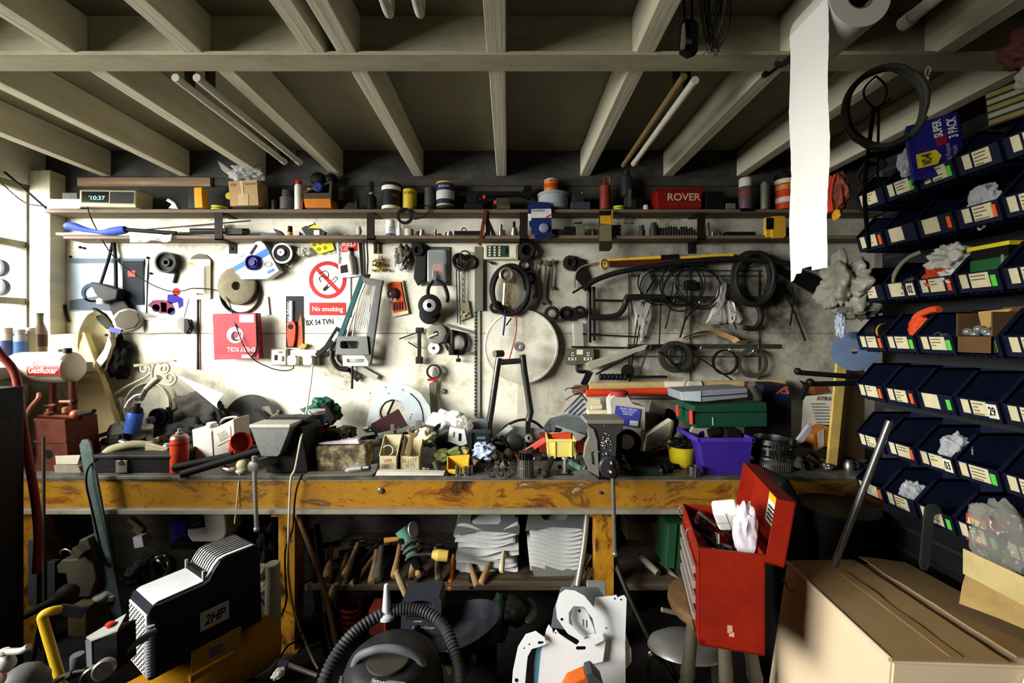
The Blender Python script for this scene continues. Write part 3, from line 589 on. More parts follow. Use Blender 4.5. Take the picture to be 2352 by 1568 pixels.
T('pliers','pliers with dark handles hanging over the clear blister pack','pliers',*pliers(1002,640,60,STEEL,BLACK,22,-10,o=-.06))
def wheel(x,y,r,d=DB,o=-.01,t=.05):
 a=G(d);a.disc(x,y,[(r*.45,0),(r,.008),(r*1.02,t*.5),(r,t-.008),(r*.62,t),(r*.5,t-.012)],o=o);h=G(d);h.disc(x,y,[(r*.56,0),(r*.56,.006),(r*.22,.01),(r*.2,0),(0,0)],o=o-t+.008)
 return(('tyre',a,BLACK),('hub',h,C(190,188,178,.3,.6)))
T('castor_wheel','small black wheel with bright hub below the pliers','wheel',*wheel(994,704,25,o=-.075,t=.055))
g=G(DB);g.disc(990,722,[(20,0),(23,.01),(23,.03),(18,.04),(0,.04)],o=-.03);T('rubber_disc','black rubber disc tucked below the bright hubbed wheel','disc',(None,g,RUB))
# loops, chain, little bag, tubes
g=G(DB);g.coil(1060,604,15,2.4,4,-.03,1,.2,.015);g.coil(1078,600,14,2.4,3,-.035,1,.25,.012);T('wire_loop','tangle of dark wire loops beside the tall steel channel','wire',(None,g,DKST))
g=G(DB);g.lath(g.p(1070,592,-.04),(.4,-1,.2),[(.034,0),(.042,0),(.042,.008),(.034,.008),(.034,0)],20,cap=(False,False));T('hose_clip','bright hose clip among the dark wire loops','clip',(None,g,CHROME))
for i,(x,y1,lab)in enumerate(((1049,742,'thin black cord hanging below the wire loops'),(1055,746,'second thin black cord reaching the caliper parts'))):tubeT('cord',lab,'cord',[(x,606,-.03),(x+1,660,-.02),(x+3,y1,-.02)],1.2,BLACK)
g=G(DB)
for i in range(13):g.lath(g.p(1067+(i%2),616+i*6.4,-.02),(1 if i%2 else 0,0 if i%2 else-1,.2),[(.006,0),(.010,0),(.010,.004),(.006,.004),(.006,0)],8,cap=(False,False))
T('chain','short dark chain hanging above the small bag of fittings','chain',(None,g,DKST))
g=G(DB);g.poly([(1050,694),(1076,690),(1083,728),(1056,738)],-.022,-.014,bev=.002);c=G(DB)
for i in range(9):c.ball(U(1058,1076),U(712,730),3.2,-.026)
T('parts_bag','small clear bag of gold fittings beside the steel channel','bag',('bag',g,C(150,146,128,.3,dirt=.4)),('fittings',c,C(196,176,110,.4,.4)))
g=G(DB);g.box(1091,568,1110,714,-.03,-.004);T('steel_channel','tall grey steel channel hanging on the wall centre','channel',(None,g,C(108,108,96,.45,.3)))
g=G(DB);g.box(1097,714,1103,958,-.014,-.004);g.box(1090,714,1094,958,-.012,-.004);hs=G(DB)
for i in range(30):hs.box(1090.6,716+i*8,1093.4,721+i*8,-.0135,-.0115)
T('slotted_rail','thin slotted steel rail running down below the channel','rail',('rail',g,C(170,170,158,.4,.5)),('slots',hs,BLACK))
g=G(SH);g.poly([(1112,482),(1120,484),(1106,566),(1098,562)],-.01,-.006);T('steel_strip','rusty steel strip leaning over both shelves','strip',(None,g,RUST))
g=G(SH);g.poly([(1113,490),(1120,478),(1122,500),(1140,540),(1130,541)],.01,.03);g.poly([(1113,484),(1122,482),(1126,538),(1116,540)],.02,.03);T('bracket_arm','dark folding bracket standing in front of the shelves','bracket',(None,g,DKST))
# caliper cluster
g=G(DB);g.box(962,752,970,832,-.05,-.03,1);g.box(958,752,976,764,-.055,-.025,2);g.box(958,818,974,834,-.055,-.025,2);g.seg((970,760,-.03),(920,778,-.03),1.6);g.seg((940,785,-.03),(964,800,-.03),1.4);T('clamp','dark sash clamp hung upright below the bright hubbed wheel','clamp',(None,g,DKST))
g=G(DB);g.disc(1004,766,[(6,0),(23,0),(23,.014),(18,.018),(6,.016),(6,0)],o=-.02,cap=(False,False));g2=G(DB);g2 .seg((986,775,-.05),(1006,766,-.03),2.6);T('brake_disc','small steel disc on a peg beside the upright sash clamp','disc',('disc',g,C(130,126,112,.45,.5)),('peg',g2,WHITE))
g=G(DB);g.disc(998,799,[(4,0),(13,0),(13,.02),(4,.022),(4,0)],o=-.01,cap=(False,False));T('washer','small white ring on the wall under the steel disc','ring',(None,g,WHITE))
g=G(DB);g.coil(1048,786,23,2.6,5,-.03,1.05,.07,.012);g2=G(DB);g2 .box(1038,757,1046,810,-.07,-.045,2);g2 .box(1034,790,1046,814,-.08,-.045,2);g2 .seg((1054,800,-.05),(1054,826,-.03),1.5);g2 .box(1049,822,1060,830,-.05,-.03,2)
T('caliper','dark caliper over a coil of black wire','caliper',('coil',g,BLACK),('caliper_body',g2,DKST))
g=G(DB);g.poly([(1048,803),(1092,808),(1092,814),(1048,812)],-.02,-.014);g.poly([(1022,742),(1092,762),(1092,766),(1020,748)],-.02,-.014);T('feeler_blades','two thin steel blades fanning out by the slotted rail','blades',(None,g,STEEL))
# strap wrench
g=G(DB);g.lath(g.p(999,852,-.03),(0,-1,0),[(13*.00288,0),(17*.00288,0),(17*.00288,.02),(13*.00288,.02),(13*.00288,0)],24,cap=(False,False));h=G(DB);h.poly([(987,880),(1000,872),(1006,872),(1004,900),(1008,956),(992,958)],-.03,-.012,bev=.002);rd=G(DB);rd.poly([(985,868),(1010,866),(1006,872),(986,873)],-.055,-.03);inn=G(DB);inn.poly([(996,846),(1003,843),(1008,858),(1000,866),(994,860)],-.045,-.03,bev=.003)
T('strap_wrench','steel strap wrench with round head hanging under the white ring','wrench',('loop',g,DKST),('handle',h,C(110,106,92,.45,.5)),('red_pad',rd,RED),('jaw',inn,STEEL))
g=G(DB);g.disc(1019,898,[(6,0),(6,.012),(4,.018),(0,.018)]);T('bolt','round bolt head in the wall beside the strap wrench','bolt',(None,g,STEEL))
# intercom / calculator
g=G(DB);g.box(1112,562,1190,598,-.045,-.005,2);p=G(DB);p.box(1119,567,1168,593,-.048,-.045)
ks=[]
for r in range(4):
 for c in range(3):
  k=G(DB);k.box(1123+c*11,569+r*6,1128+c*11,573+r*6,-.052,-.048);ks.append(('key',k,C(206,200,170,.5)))
lv=G(DB);lv.box(1161,572,1165,588,-.051,-.048);gr=G(DB);gr.box(1172,566,1186,595,-.049,-.045,1)
T('keypad','cream keypad intercom beneath the lower shelf','keypad',('case',g,C(200,194,164,.5)),('key_panel',p,C(46,62,60,.4)),*ks,('slider',lv,BLACK),('speaker_panel',gr,C(214,208,184,.5)))
g=G(DB);g.poly([(1118,600),(1134,602),(1134,610)],-.02,-.012);T('hook','small dark hook under the keypad','hook',(None,g,BLACK))
# sprockets, spanners
GEARM=C(60,58,50,.38,.75,dirt=.4);GEARB=C(34,33,30,.45,.6,dirt=.4)
def gearT(x,y,ro,ri,lab,m=GEARM,teeth=18,o=-.01,t=.02,tooth=.12,name='sprocket'):
 g=G(DB);g.gear(x,y,ro,ri,teeth,t,o,tooth);h=G(DB);h.ring(x,y,ri*1.45,ri*.97,t*.6,o-t);return T(name,lab,'gear',('toothed_ring',g,m),('hub',h,m))
gearT(1209,580,21,12,'bearing ring hanging beside the keypad',teeth=30,tooth=.06,t=.03,o=-.03)
g=G(DB);g.ring(1206,610,15,8,.012,-.01);T('washer','dark thick ring below the bearing ring','ring',(None,g,DKST))
g=G(DB);g.ring(1216,640,14,9,.012,-.01,20);T('washer','dark oval ring beside the hank of black cable','ring',(None,g,DKST))
g=G(DB);g.coil(1172,668,41,4.6,5,-.07,1.28,.05,.03,8);T('cable_hank','thick hank of black cable hung above the round steel plate','cable',(None,g,RUB))
g=G(DB)
for i in range(9):g.tube([(1150+i*4,640,-.09),(1160+7*sin(i*2.1),668,-.10),(1166+14*sin(i),700+5*cos(i*3),-.09),(1180+8*cos(i),665,-.1),(1160+i*3,640,-.09)],.9,5)
T('wire_bundle','loops of fine tan wire inside the black cable hank','wire',(None,g,C(150,132,84,.5)))
g=G(DB);g.seg((1160,655,-.13),(1157,702,-.12),3);T('white_rod','white rod caught in the black cable hank','rod',(None,g,WHITE))
g=G(DB);g.disc(1164,638,[(7,0),(17,0),(17,.03),(13,.036),(9,.02),(7,.02),(7,0)],o=-.12,cap=(False,False));T('pulley','grey pulley hung over the black cable hank','pulley',(None,g,C(120,116,98,.4,.5)))
gearT(1140,706,16,7,'dark sprocket half hidden behind the cable hank',GEARB,o=-.02)
tubeT('wire','blue wire hanging in front of the round steel plate','wire',[(1160,715,-.10),(1160,735,-.11),(1156,770,-.1)],2,C(24,30,96,.5));tubeT('wire','dark split wire beside the blue wire','wire',[(1174,732,-.1),(1163,748,-.11)],1.6,BLACK)
tubeT('wire','red wire hanging in front of the round steel plate','wire',[(1184,712,-.1),(1185,760,-.11),(1176,800,-.1),(1170,822,-.1)],1.4,C(150,40,30,.5))
def spanner(x0,y0,x1,y1,w,m=STEEL,d=DB,o=-.02,ring=True):
 g=G(d);L=sqrt((x1-x0)**2+(y1-y0)**2);a=math.degrees(math.atan2(y1-y0,x1-x0))
 g.poly(xf([(0,-w*.4),(L,-w*.5),(L,w*.5),(0,w*.4)],x0,y0,a),o-.008,o)
 g.ring(x0,y0,w*1.1,w*.6,.014,o+.003,16)
 e=xf([(L-w*.4,-w*.8),(L+w*.6,-w*1.5),(L+w*1.7,-w*1.1),(L+w*.9,-w*.5),(L+w*.9,w*.5),(L+w*1.7,w*1.1),(L+w*.6,w*1.5),(L-w*.4,w*.8)],x0,y0,a)
 g.poly(e,o-.010,o);return g
T('spanner','combination spanner hanging first in the row below the bearing ring','spanner',(None,spanner(1232,602,1231,678,6),C(130,128,116,.35,.8)))
T('spanner','longest spanner of the row, hanging in the middle','spanner',(None,spanner(1254,606,1249,690,6.5),C(130,128,116,.35,.8)))
T('spanner','thinnest spanner of the row, hanging last','spanner',(None,spanner(1269,602,1266,660,4.5),C(110,108,98,.35,.8)))
gearT(1309,605,18,8,'toothed sprocket above the old grey socket, topmost',teeth=16);gearT(1265,721,18,9,'toothed sprocket at the rim of the round plate',teeth=18,o=-.06);gearT(1300,720,17,6,'blackened sprocket between two others',GEARB,teeth=14,o=-.03);gearT(1328,718,15,8,'blackened sprocket beside the black steel tubes',GEARB,teeth=20,o=-.05,tooth=.08)
g=G(DB);g.poly([(1300,590),(1338,596),(1352,640),(1340,662),(1320,640),(1325,616)],-.03,-.01,bev=.004);T('chain_guard','black bracket plate behind the topmost sprocket','bracket',(None,g,GEARB))
# round plate
g=G(DB);g.disc(1196,795,[(84,0),(84,.006),(80,.008),(79,.005),(0,.005)],o=-.055,n=56);T('round_plate','large round scuffed steel plate leaning on the wall centre','plate',(None,g,ramp_mat([(.0,(120,116,98)),(.4,(176,173,154)),(.55,(206,203,188)),(1,(140,134,112))],(5,5,5),.4,.05,10)))
g=G(DB);g.box(1196-8,870,1204,1014,-.05,-.045);T('prop_stick','thin pale batten propping the round plate from the bench','batten',(None,g,C(214,208,186,.7)))
# old socket
g=G(DB);g.poly(rrect(1298,800,1361,836,3),-.05,0,bev=.003);ho=G(DB)
for x0,y0,x1,y1 in((1310,808,1316,816),(1345,808,1351,816),(1303,820,1321,826),(1338,820,1356,826),(1322,802,1336,813)):ho.box(x0,y0,x1,y1,-.053,-.05)
hl=G(DB)
for x,y in((1313,812),(1348,812),(1308,823),(1316,823),(1343,823),(1351,823)):hl.box(x-1.4,y-2,x+1.4,y+2,-.0545,-.053)
T('wall_socket','grimy grey double socket with pale worn holes','socket',('face_plate',g,C(92,92,72,.5,dirt=.6)),('worn_rims',ho,C(212,208,190,.5)),('pin_holes',hl,BLACK))
g=G(DB);g.tube([(1325,836,-.02),(1325,850,-.03),(1335,853,-.03),(1345,852,-.02)],4);T('conduit','short bent conduit under the grimy socket','pipe',(None,g,DKST))
g=G(DB);g.poly([(1313,740),(1338,742),(1340,796),(1316,800)],-.03,-.01,bev=.006);T('clear_bag','clear packet hanging above the grimy socket','packet',(None,g,CLEARD))
# ================= dark side of the back wall
HOSE=C(20,20,20,.5,dirt=.25,dc=(60,58,50));PIPE=C(40,40,38,.35,.5,dirt=.35)
g=G(DB);g.seg((1350,660,-.05),(1350,786,-.05),5.5);g.seg((1361,660,-.04),(1362,782,-.04),3.5);T('steel_tube','pair of black upright steel tubes beside the grimy socket','tube',(None,g,PIPE))
g=G(DB);g.tube([(1350,729,-.07),(1390,729,-.07),(1415,722,-.07),(1428,704,-.07),(1432,688,-.07),(1444,684,-.07),(1520,684,-.06)],6.5,12);T('bent_pipe','black bent exhaust pipe hooked over the upright tubes','pipe',(None,g,PIPE))
g=G(DB);g.seg((1358,690,-.03),(1432,691,-.03),2.4);T('steel_rod','short dark rod above the bent pipe','rod',(None,g,DKST))
g=G(DB);g.seg((1336,767,-.03),(1480,774,-.03),1.8);T('steel_rod','long thin dark rod crossing behind the upright tubes','rod',(None,g,DKST))
g=G(DB);g.seg((1310,796,-.05),(1430,798,-.05),2.2);g.seg((1430,798,-.05),(1540,790,-.05),1.6);T('steel_rod','thin black rod lying across the top of the grimy socket','rod',(None,g,BLACK))
# wire rack with hooks
g=G(DB);RK=C(150,148,132,.4,.6,dirt=.5)
for x in(1443,1583,1740):g.seg((x,622,-.012),(x,915,-.012),1.5,n=6)
for y in(622,634,818,905,915):g.seg((1443,y,-.014),(1745,y,-.014),1.3,n=6)
g.box(1440,680,1750,694,-.012,-.006);g.box(1440,790,1790,800,-.012,-.006)
parts=[('frame',g,C(70,69,62,.45,.5,dirt=.5))]
for x,y in((1478,616),(1534,614),(1586,614),(1722,604),(1540,693),(1596,697),(1480,796),(1542,795),(1599,799),(1663,803),(1716,806),(1490,894),(1556,890),(1634,889)):
 h=G(DB);h.tube([(x-8,y+6,-.012),(x-6,y+8,-.05),(x-3,y,-.08),(x,y-5,-.085),(x+4,y-4,-.085),(x+5,y+1,-.08),(x+2,y+5,-.075)],1.2,6);parts.append(('hook',h,CHROME))
T('wire_rack','wire grid rack with bright hooks carrying cables and rings','rack',*parts)
# coils of cable on the hooks
for x,y,r,wr,n,sq,lab in((1500,660,42,1.5,2,1.1,'thin black cable coil hanging from the first rack hook'),(1556,662,44,1.6,3,1.15,'looped black control cable hanging from the middle rack hook'),(1590,660,48,1.6,2,1.0,'wide thin cable loop drooping between the rack and the hose coil')):
 g=G(DB);g.coil(x,y,r,wr,n,-.06,sq,.16,.02);T('cable_coil',lab,'cable',(None,g,BLACK))
g=G(DB);g.coil(1717,642,42,5,4,-.07,1.35,.05,.03,8);T('hose_coil','big oval coil of black rubber hose hung beside the wire rack','hose',(None,g,HOSE))
g=G(DB);g.tube([(1730,700,-.05),(1738,730,-.05),(1724,754,-.05),(1700,752,-.05)],6,10);T('hose','thick black hose end curling under the big hose coil','hose',(None,g,HOSE))
for i,P in enumerate((((1500,640),(1462,720),(1440,900)),((1517,640),(1512,700),(1508,790)),((1540,650),(1530,720),(1522,755)),((1572,655),(1568,720),(1556,770)),((1480,660),(1466,740),(1456,795)),((1690,690),(1672,720),(1682,756)),((1768,650),(1800,690),(1838,782)),((1808,660),(1810,700),(1803,748)),((1600,700),(1570,730),(1555,775)))):
 tubeT('cable',('black cable trailing down past the bent pipe','straight thin cable hanging from the middle hooks','short thin cable with a knotted end under the rack bar','thin cable hanging between the clear bags','stiff cable running down behind the long clear bag','grey cable hanging under the hose coil','long cable slanting down over the bare dark wall','short cable crossing the long slanting one','twisted cable under the rack bar')[i],'cable',[(x,y,-.05)for x,y in P],1.6 if i<6 else 2.2,BLACK)
def bagT(pts,lab,o0=-.05,o1=-.01,m=None,name='clear_bag'):
 g=G(DB);c=(sum(p[0]for p in pts)/len(pts),sum(p[1]for p in pts)/len(pts));n=len(pts);rows=[]
 for s_,o in((.0,o0-.012),(.5,o0-.006),(.85,o0),(1,(o0+o1)/2),(.9,o1)):
  rows.append([g.p(c[0]+(x-c[0])*s_,c[1]+(y-c[1])*s_,o+.012*noise.noise(Vector((x*.13,y*.13,s_*5))))for x,y in pts])
 g.rings(rows);return T(name,lab,'bag',(None,g,m or CLEARD))
def dense(pts,n=4):
 out=[]
 for i in range(len(pts)):
  a,b=pts[i],pts[(i+1)%len(pts)]
  for j in range(n):out.append((a[0]+(b[0]-a[0])*j/n+U(-1.5,1.5),a[1]+(b[1]-a[1])*j/n+U(-1.5,1.5)))
 return out
bagT(dense([(1450,690),(1492,688),(1495,720),(1480,770),(1468,790),(1458,760)]),'long clear plastic bag hanging from the first rack hook')
bagT(dense([(1650,650),(1664,650),(1658,700),(1664,740),(1640,746),(1616,744),(1636,700)]),'gathered clear bag hanging beside the hose coil')
bagT(dense([(1664,690),(1676,690),(1700,735),(1690,746),(1668,742)]),'smaller clear bag below the hose coil')
g=G(DB);g.poly([(1468,622),(1476,614),(1484,622),(1492,650),(1478,672),(1490,690),(1466,696),(1460,660)],-.06,-.04,bev=.006);T('scissors','grey snips hanging from the first rack hook','snips',(None,g,GREY))
g=G(DB);g.poly(rrect(1566,645,1590,668,6),-.07,-.03,bev=.006);T('plug','black plug hanging within the looped control cable','plug',(None,g,BLACK))
for x,y,lab in((1556,666,'bright cable end fitting inside the looped cable'),(1612,692,'bright cable end fitting by the lower hooks')):
 g=G(DB);g.seg((x,y,-.08),(x+10,y+14,-.08),2);T('cable_fitting',lab,'fitting',(None,g,CHROME))
	# long bars over the rack
g=G(DB);g.poly([(1393,598),(1512,590),(1512,597),(1393,602)],-.05,-.02);g2=G(DB);g2 .poly([(1552,592),(1676,584),(1676,592),(1552,597)],-.05,-.02);g3=G(DB);g3 .poly([(1393,602),(1680,592),(1680,604),(1393,614)],-.045,-.01);g4=G(DB);g4 .poly([(1512,589),(1552,587),(1552,598),(1512,599)],-.055,-.02)
T('spirit_level','yellow and dark red spirit level resting along the top of the wire rack','level',('yellow_edge',g,YEL),('yellow_edge',g2,YEL),('body',g3,C(84,30,20,.5,dirt=.5)),('vial_block',g4,BLACK))
g=G(DB);g.tube([(1335,668,-.09),(1360,648,-.09),(1420,628,-.09),(1520,612,-.09),(1640,600,-.09),(1760,606,-.09),(1900,626,-.09)],6,10);T('hose','long black hose sweeping over the wire rack','hose',(None,g,HOSE))
g=G(DB);g.tube([(1310,676,-.1),(1350,655,-.1),(1440,626,-.1),(1600,612,-.1)],2.4,8);T('cable','black cable following the long hose','cable',(None,g,BLACK))
g=G(DB);g.tube([(1318,662,-.03),(1322,628,-.03),(1340,612,-.03),(1380,604,-.03)],2,8);T('cable','stiff looped cable beside the topmost sprocket','cable',(None,g,GREY))
g=G(DB);g.lath(g.p(1380,613,-.10),(.5,-1,0),[(.020,0),(.036,0),(.036,.008),(.020,.008),(.020,0)],20,cap=(False,False));T('rubber_ring','amber plastic ring hooked on the long black hose','ring',(None,g,C(206,164,46,.4)))
g=G(DB);g.poly([(1772,612),(1880,660),(1892,690),(1880,688),(1770,624)],-.06,-.03);te=G(DB)
for i in range(14):te.box(1822+i*4.6,618+i*2.3,1824.6+i*4.6,634+i*2.3,-.055,-.045,0,24)
T('wire_brush','long black toothed bar slanting down behind the paper strip','brush',('back',g,BLACK),('bristles',te,BLACK))
# rings on hooks
for x,y,ro,ri,lab,m,tooth in((1541,818,36,25,'thick toothed clutch ring hanging on the wire rack',C(64,62,56,.45,.5,dirt=.4),0),(1655,830,29,25,'thin dark ring hanging third along the lower hooks',DKST,0),(1716,832,34,26,'dull steel clutch plate ring last along the lower hooks',C(92,88,76,.4,.6,dirt=.5),0)):
 g=G(DB);g.disc(x,y,[(ri,0),(ro,0),(ro,.02 if ro<36 else .035),(ri,.02 if ro<36 else .035),(ri,0)],o=-.05,cap=(False,False),n=40)
 if ro==36:
  te=G(DB)
  for i in range(34):
   a=2*pi*i/34;te.box(x+23.5*cos(a)-1.3,y+23.5*sin(a)-1.3,x+23.5*cos(a)+1.3,y+23.5*sin(a)+1.3,-.08,-.055,0,math.degrees(a))
  T('clutch_ring',lab,'ring',('ring',g,m),('inner_teeth',te,m))
 else:T('clutch_ring',lab,'ring',(None,g,m))
g=G(DB);g.coil(1541,812,16,1.8,2,-.09,1.2,.2,.01);T('cable_coil','small cable coil on the hook within the thick clutch ring','cable',(None,g,BLACK))
for i,(P,lab)in enumerate((([(1480,800),(1470,830),(1462,852)],'thin peg hanging before the thick clutch ring'),([(1584,812),(1640,850),(1690,884)],'thin rod slanting under the thin dark ring'),([(1500,806),(1530,826),(1545,850)],'wire draped over the thick clutch ring'))):
 tubeT('rod' if i<2 else 'wire',lab,'rod' if i<2 else 'wire',[(x,y,-.07-.03*(i==2))for x,y in P],1.8,DKST,sm=False)
g=G(DB)
def arc(u,v):return(1558+148*u,772-15*sin(min(1,u*1.25)*pi)+5*(u>.8)+v*7+4*u,-.10+.07*v)
g.sheet(arc,24,4,.012);T('plywood_strip','curved pale plywood strip resting over the lower hooks','wooden strip',(None,g,C(196,160,106,.7,dirt=.4)))
# tubes and rods on the low brackets
g=G(DB);g.seg((1345,882,-.12),(1786,878,-.06),9,n=16);lb=G(DB);lb.lath(lb.p(1510,880,-.10),Vector((1,0,0)),[(.0265,0),(.0265,.24)],16,cap=(False,False));T('cardboard_tube','long beige cardboard tube with white label lying over the red tube','tube',('tube',g,C(180,158,106,.7,dirt=.35)),('label',lb,C(206,200,182,.6)))
g=G(DB);g.seg((1337,895,-.15),(1720,890,-.10),8,n=16);T('red_tube','long orange red tube under the beige cardboard tube','tube',(None,g,C(196,58,26,.45,dirt=.2)))
for i in range(7):
 g=G(DB);g.seg((1306+U(0,12),880+i*3.4,-.13+U(-.01,.01)),(1352,879+i*2.4,-.12),1.3,n=6);g.seg((1352,879+i*2.4,-.12),(1600,885+i,-.06),1.3,n=6);T('welding_rod','thin rusty welding rod sticking out from the tube ends','rod',(None,g,RUST),group='welding rods at the tube ends')
tubeT('wire','bent wire end poking beyond the welding rods','wire',[(1292,892,-.13),(1298,886,-.13),(1330,885,-.12)],1,DKST);tubeT('wire','straight wire end poking out below the welding rods','wire',[(1292,912,-.13),(1312,900,-.13),(1345,890,-.12)],1,DKST)
g=G(DB);pts=[(1370+i*2,862,-.10)for i in range(31)];g.tube(pts,7,12,sm=False,rad=lambda t:1+.16*sin(t*42));T('ribbed_rubber','ribbed black rubber grip behind the beige tube','rubber grip',(None,g,BLACK))
g=G(DB);g.disc(1436,850,[(0,0),(15,0),(15,.008),(0,.01)],o=-.06);g.seg((1430,862,-.09),(1520,862,-.09),3);T('shaft_disc','dark disc and shaft at the end of the ribbed grip','disc',(None,g,DKST))
g=G(DB);g.poly([(1338,834),(1350,828),(1478,790),(1474,802),(1352,848)],-.09,-.05,bev=.008);T('paper_sleeve','pale grey sleeve slanting above the ribbed grip','sleeve',(None,g,C(150,146,128,.4,dirt=.4)))
g=G(DB);g.poly([(1328,878),(1342,850),(1356,852),(1342,882)],-.1,-.08);T('black_strap','short black strap under the pale sleeve','strap',(None,g,BLACK))
g=G(DB);g.seg((1362,856,-.1),(1476,796,-.08),2);T('steel_rod','dark rod under the pale sleeve','rod',(None,g,BLACK))
tubeT('cable','thick pale grey cable snaking down from the rack to the bench','cable',[(1552,866,-.16),(1540,900,-.2),(1550,930,-.24),(1560,960,-.25),(1552,985,-.24),(1540,1000,-.2)],2.6,C(150,130,122,.5))
# ================= upper shelf (base line y = 480 at the front edge)
g=G(SH);g.M=Matrix.Translation(W(257,480,SH)+Vector((0,.0,0)))@Matrix.Rotation(radians(-4),4,'Z')@Matrix.Rotation(radians(2),4,'Y')@Matrix.Translation(-W(257,480,SH))
Mc=g.M;OF=-.03
g.box(188,440,326,478,OF,.09,2)
fc=G(SH);fc.M=Mc;fc.box(195,444,261,469,OF-.003,OF);f2=G(SH);f2 .M=Mc;f2 .box(264,444,322,470,OF-.003,OF);tr=G(SH);tr.M=Mc;tr.poly(rrect(192,441,324,472,2),OF-.002,OF,[rrect(195,444,261,469,1),rrect(264,444,322,470,1)])
tx=TX('10:37',218,454,252,463,OF-.004,0,d=SH,M=Mc);dot=G(SH);dot.M=Mc;dot.ball(214,455,1,OF-.004)
T('clock_radio','cream clock radio with green digits on the upper shelf','clock',('case',g,C(196,188,150,.5,dirt=.3)),('display',fc,C(14,14,12,.2,dirt=0)),('speaker_panel',f2,C(20,18,15,.6)),('trim_frame',tr,C(150,144,112,.5)),('digits',tx,C(120,240,190,.5,dirt=0,emit=2.2)),('indicator',dot,C(120,240,190,.5,dirt=0,emit=2)))
g=G(SH);g.poly(rrect(103,456,186,479,6),.0,.13,bev=.006);T('tin_box','white rounded tin beside the clock radio','tin',(None,g,C(214,208,184,.4)))
g=G(SH);g.box(128,438,162,455.5,.04,.12);T('box','small grey box on top of the white tin','box',(None,g,GREY))
def can(name,lab,cat,x,r,y0,y1,body,d=2.73,o=.04,bands=(),lid=None,base_y=479,prof=None,txts=(),n=24):
 g=G(d);h=base_y-y0;P=prof or[(r*.96,0),(r,1),(r,h-1),(r*.93,h)];g.can(x,base_y,P,o,n);parts=[('body',g,body)]
 for ya,yb,m in bands:
  b=G(d);b.can(x,ya,[(r+.35,0),(r+.35,ya-yb)],o,n,cap=(False,False));parts.append(('label_band',b,m))
 if lid:
  l=G(d);l.can(x,y0,lid[0],o,n);parts.append(('lid',l,lid[1]))
 for body_,xa,ya,xb,yb,m in txts:
  t=G(d);t.txt(body_,xa,ya,xb,yb,o-.0012,0,wrap=(x,r));parts.append(('lettering',t,m))
 return T(name,lab,cat,*parts)
g=G(SH);g.poly([(430,434),(436,428),(456,430),(458,479),(432,479)],.0,.05,bev=.004);y2=G(SH);y2 .poly([(450,433),(468,432),(471,478),(452,479)],-.02,.04,bev=.004);T('work_torch','black and yellow work torch standing on the upper shelf','torch',('back',g,C(30,36,40,.5)),('front',y2,C(226,158,42,.4,dirt=.1)))
g=G(SH);g.poly([(380,476),(388,466),(374,458),(380,452),(396,462),(404,478)],.02,.06,bev=.004);T('funnel','crumpled pale foil beside the torch on the upper shelf','foil',(None,g,C(190,190,180,.3,.5)))
def tape(x,y,lab,m,d=SH,r=17):
 g=G(d);g.can(x,y,[(r*.6,0),(r,0),(r,9),(r*.6,9),(r*.6,0)],.05,24,cap=(False,False));b=G(d);b.can(x,y-3,[(r+.4,0),(r+.4,1.2)],.05,24,cap=(False,False));T('tape_roll',lab,'tape',('roll',g,m),('dark_line',b,BLACK))
tape(492,479,'yellow tape roll lying beside the torch',C(206,206,66,.4));tape(1425,479,'yellow tape roll lying by the red oil can',C(196,196,50,.4),r=15)
g=G(SH);g.disc(512,443,[(8,0),(8,.004),(0,.006)],o=.06);b=G(SH);b.poly([(500,420),(526,420),(528,479),(500,479)],.07,.12);T('dark_box','black carton with round yellow spot beside the little cardboard box','box',('carton',b,BLACK),('yellow_spot',g,C(214,188,36,.4)))
g=G(SH);g.poly([(529,419),(594,415),(598,473),(534,475)],-.02,.10);tp=G(SH);tp.poly([(556,418),(562,418),(564,448),(560,448)],-.022,-.0195);t2=G(SH);t2 .box(552,448,575,473,-.022,-.0195);tx=TX('POP',535,424,548,431,-.022,-4,d=SH);t3=TX('lines',568,421,592,427,-.022,-4,d=SH)
T('cardboard_box','small cardboard box with handwriting on the upper shelf','box',('carton',g,CARD),('torn_strip',tp,C(206,188,150,.8)),('tape',t2,C(196,172,128,.6)),('handwriting',tx,C(110,84,50,.8,dirt=0)),('handwriting',t3,C(110,84,50,.8,dirt=0)))
g=G(SH);g.blob(558,396,36,22,.05,.04,.45,2.6,5);T('clear_bag','crumpled clear bag on top of the little cardboard box','bag',(None,g,film((206,208,206),.3,.1)))
g=G(SH);g.poly([(490,362),(505,372),(540,400),(530,408),(500,384)],.03,.06,bev=.006);T('clear_strip','twisted clear film above the small cardboard box','film',(None,g,CLEARD))
g=G(SH);g.box(534,475.5,592,479.5,.0,.08);T('black_strip','black ribbed strip under the little cardboard box','strip',(None,g,BLACK))
DARKT=C(50,49,45,.45,.3,dirt=.5)
can('tin','short dark tin beside the little cardboard box','tin',622,6,455,479,DARKT,SH);can('tin','wide dark grey tin behind the red capped aerosol','tin',654,17,450,479,C(84,80,72,.5,dirt=.4),2.74);can('tin','narrower dark tin stacked on the wide grey tin','tin',654,13,433,449.6,C(60,58,54,.5),2.74,base_y=449.8)
g=G(SH);g.can(682.5,480,[(8.5,0),(8.8,1),(8.8,54),(7,58)],.02);c=G(SH);c.can(682.5,421,[(7,-2),(7.5,0),(7,8),(3,9)],.02);T('aerosol','white aerosol with red cap beside the orange bin','aerosol',('can_body',g,C(226,224,212,.35,dirt=.15)),('cap',c,C(176,36,40,.35)))
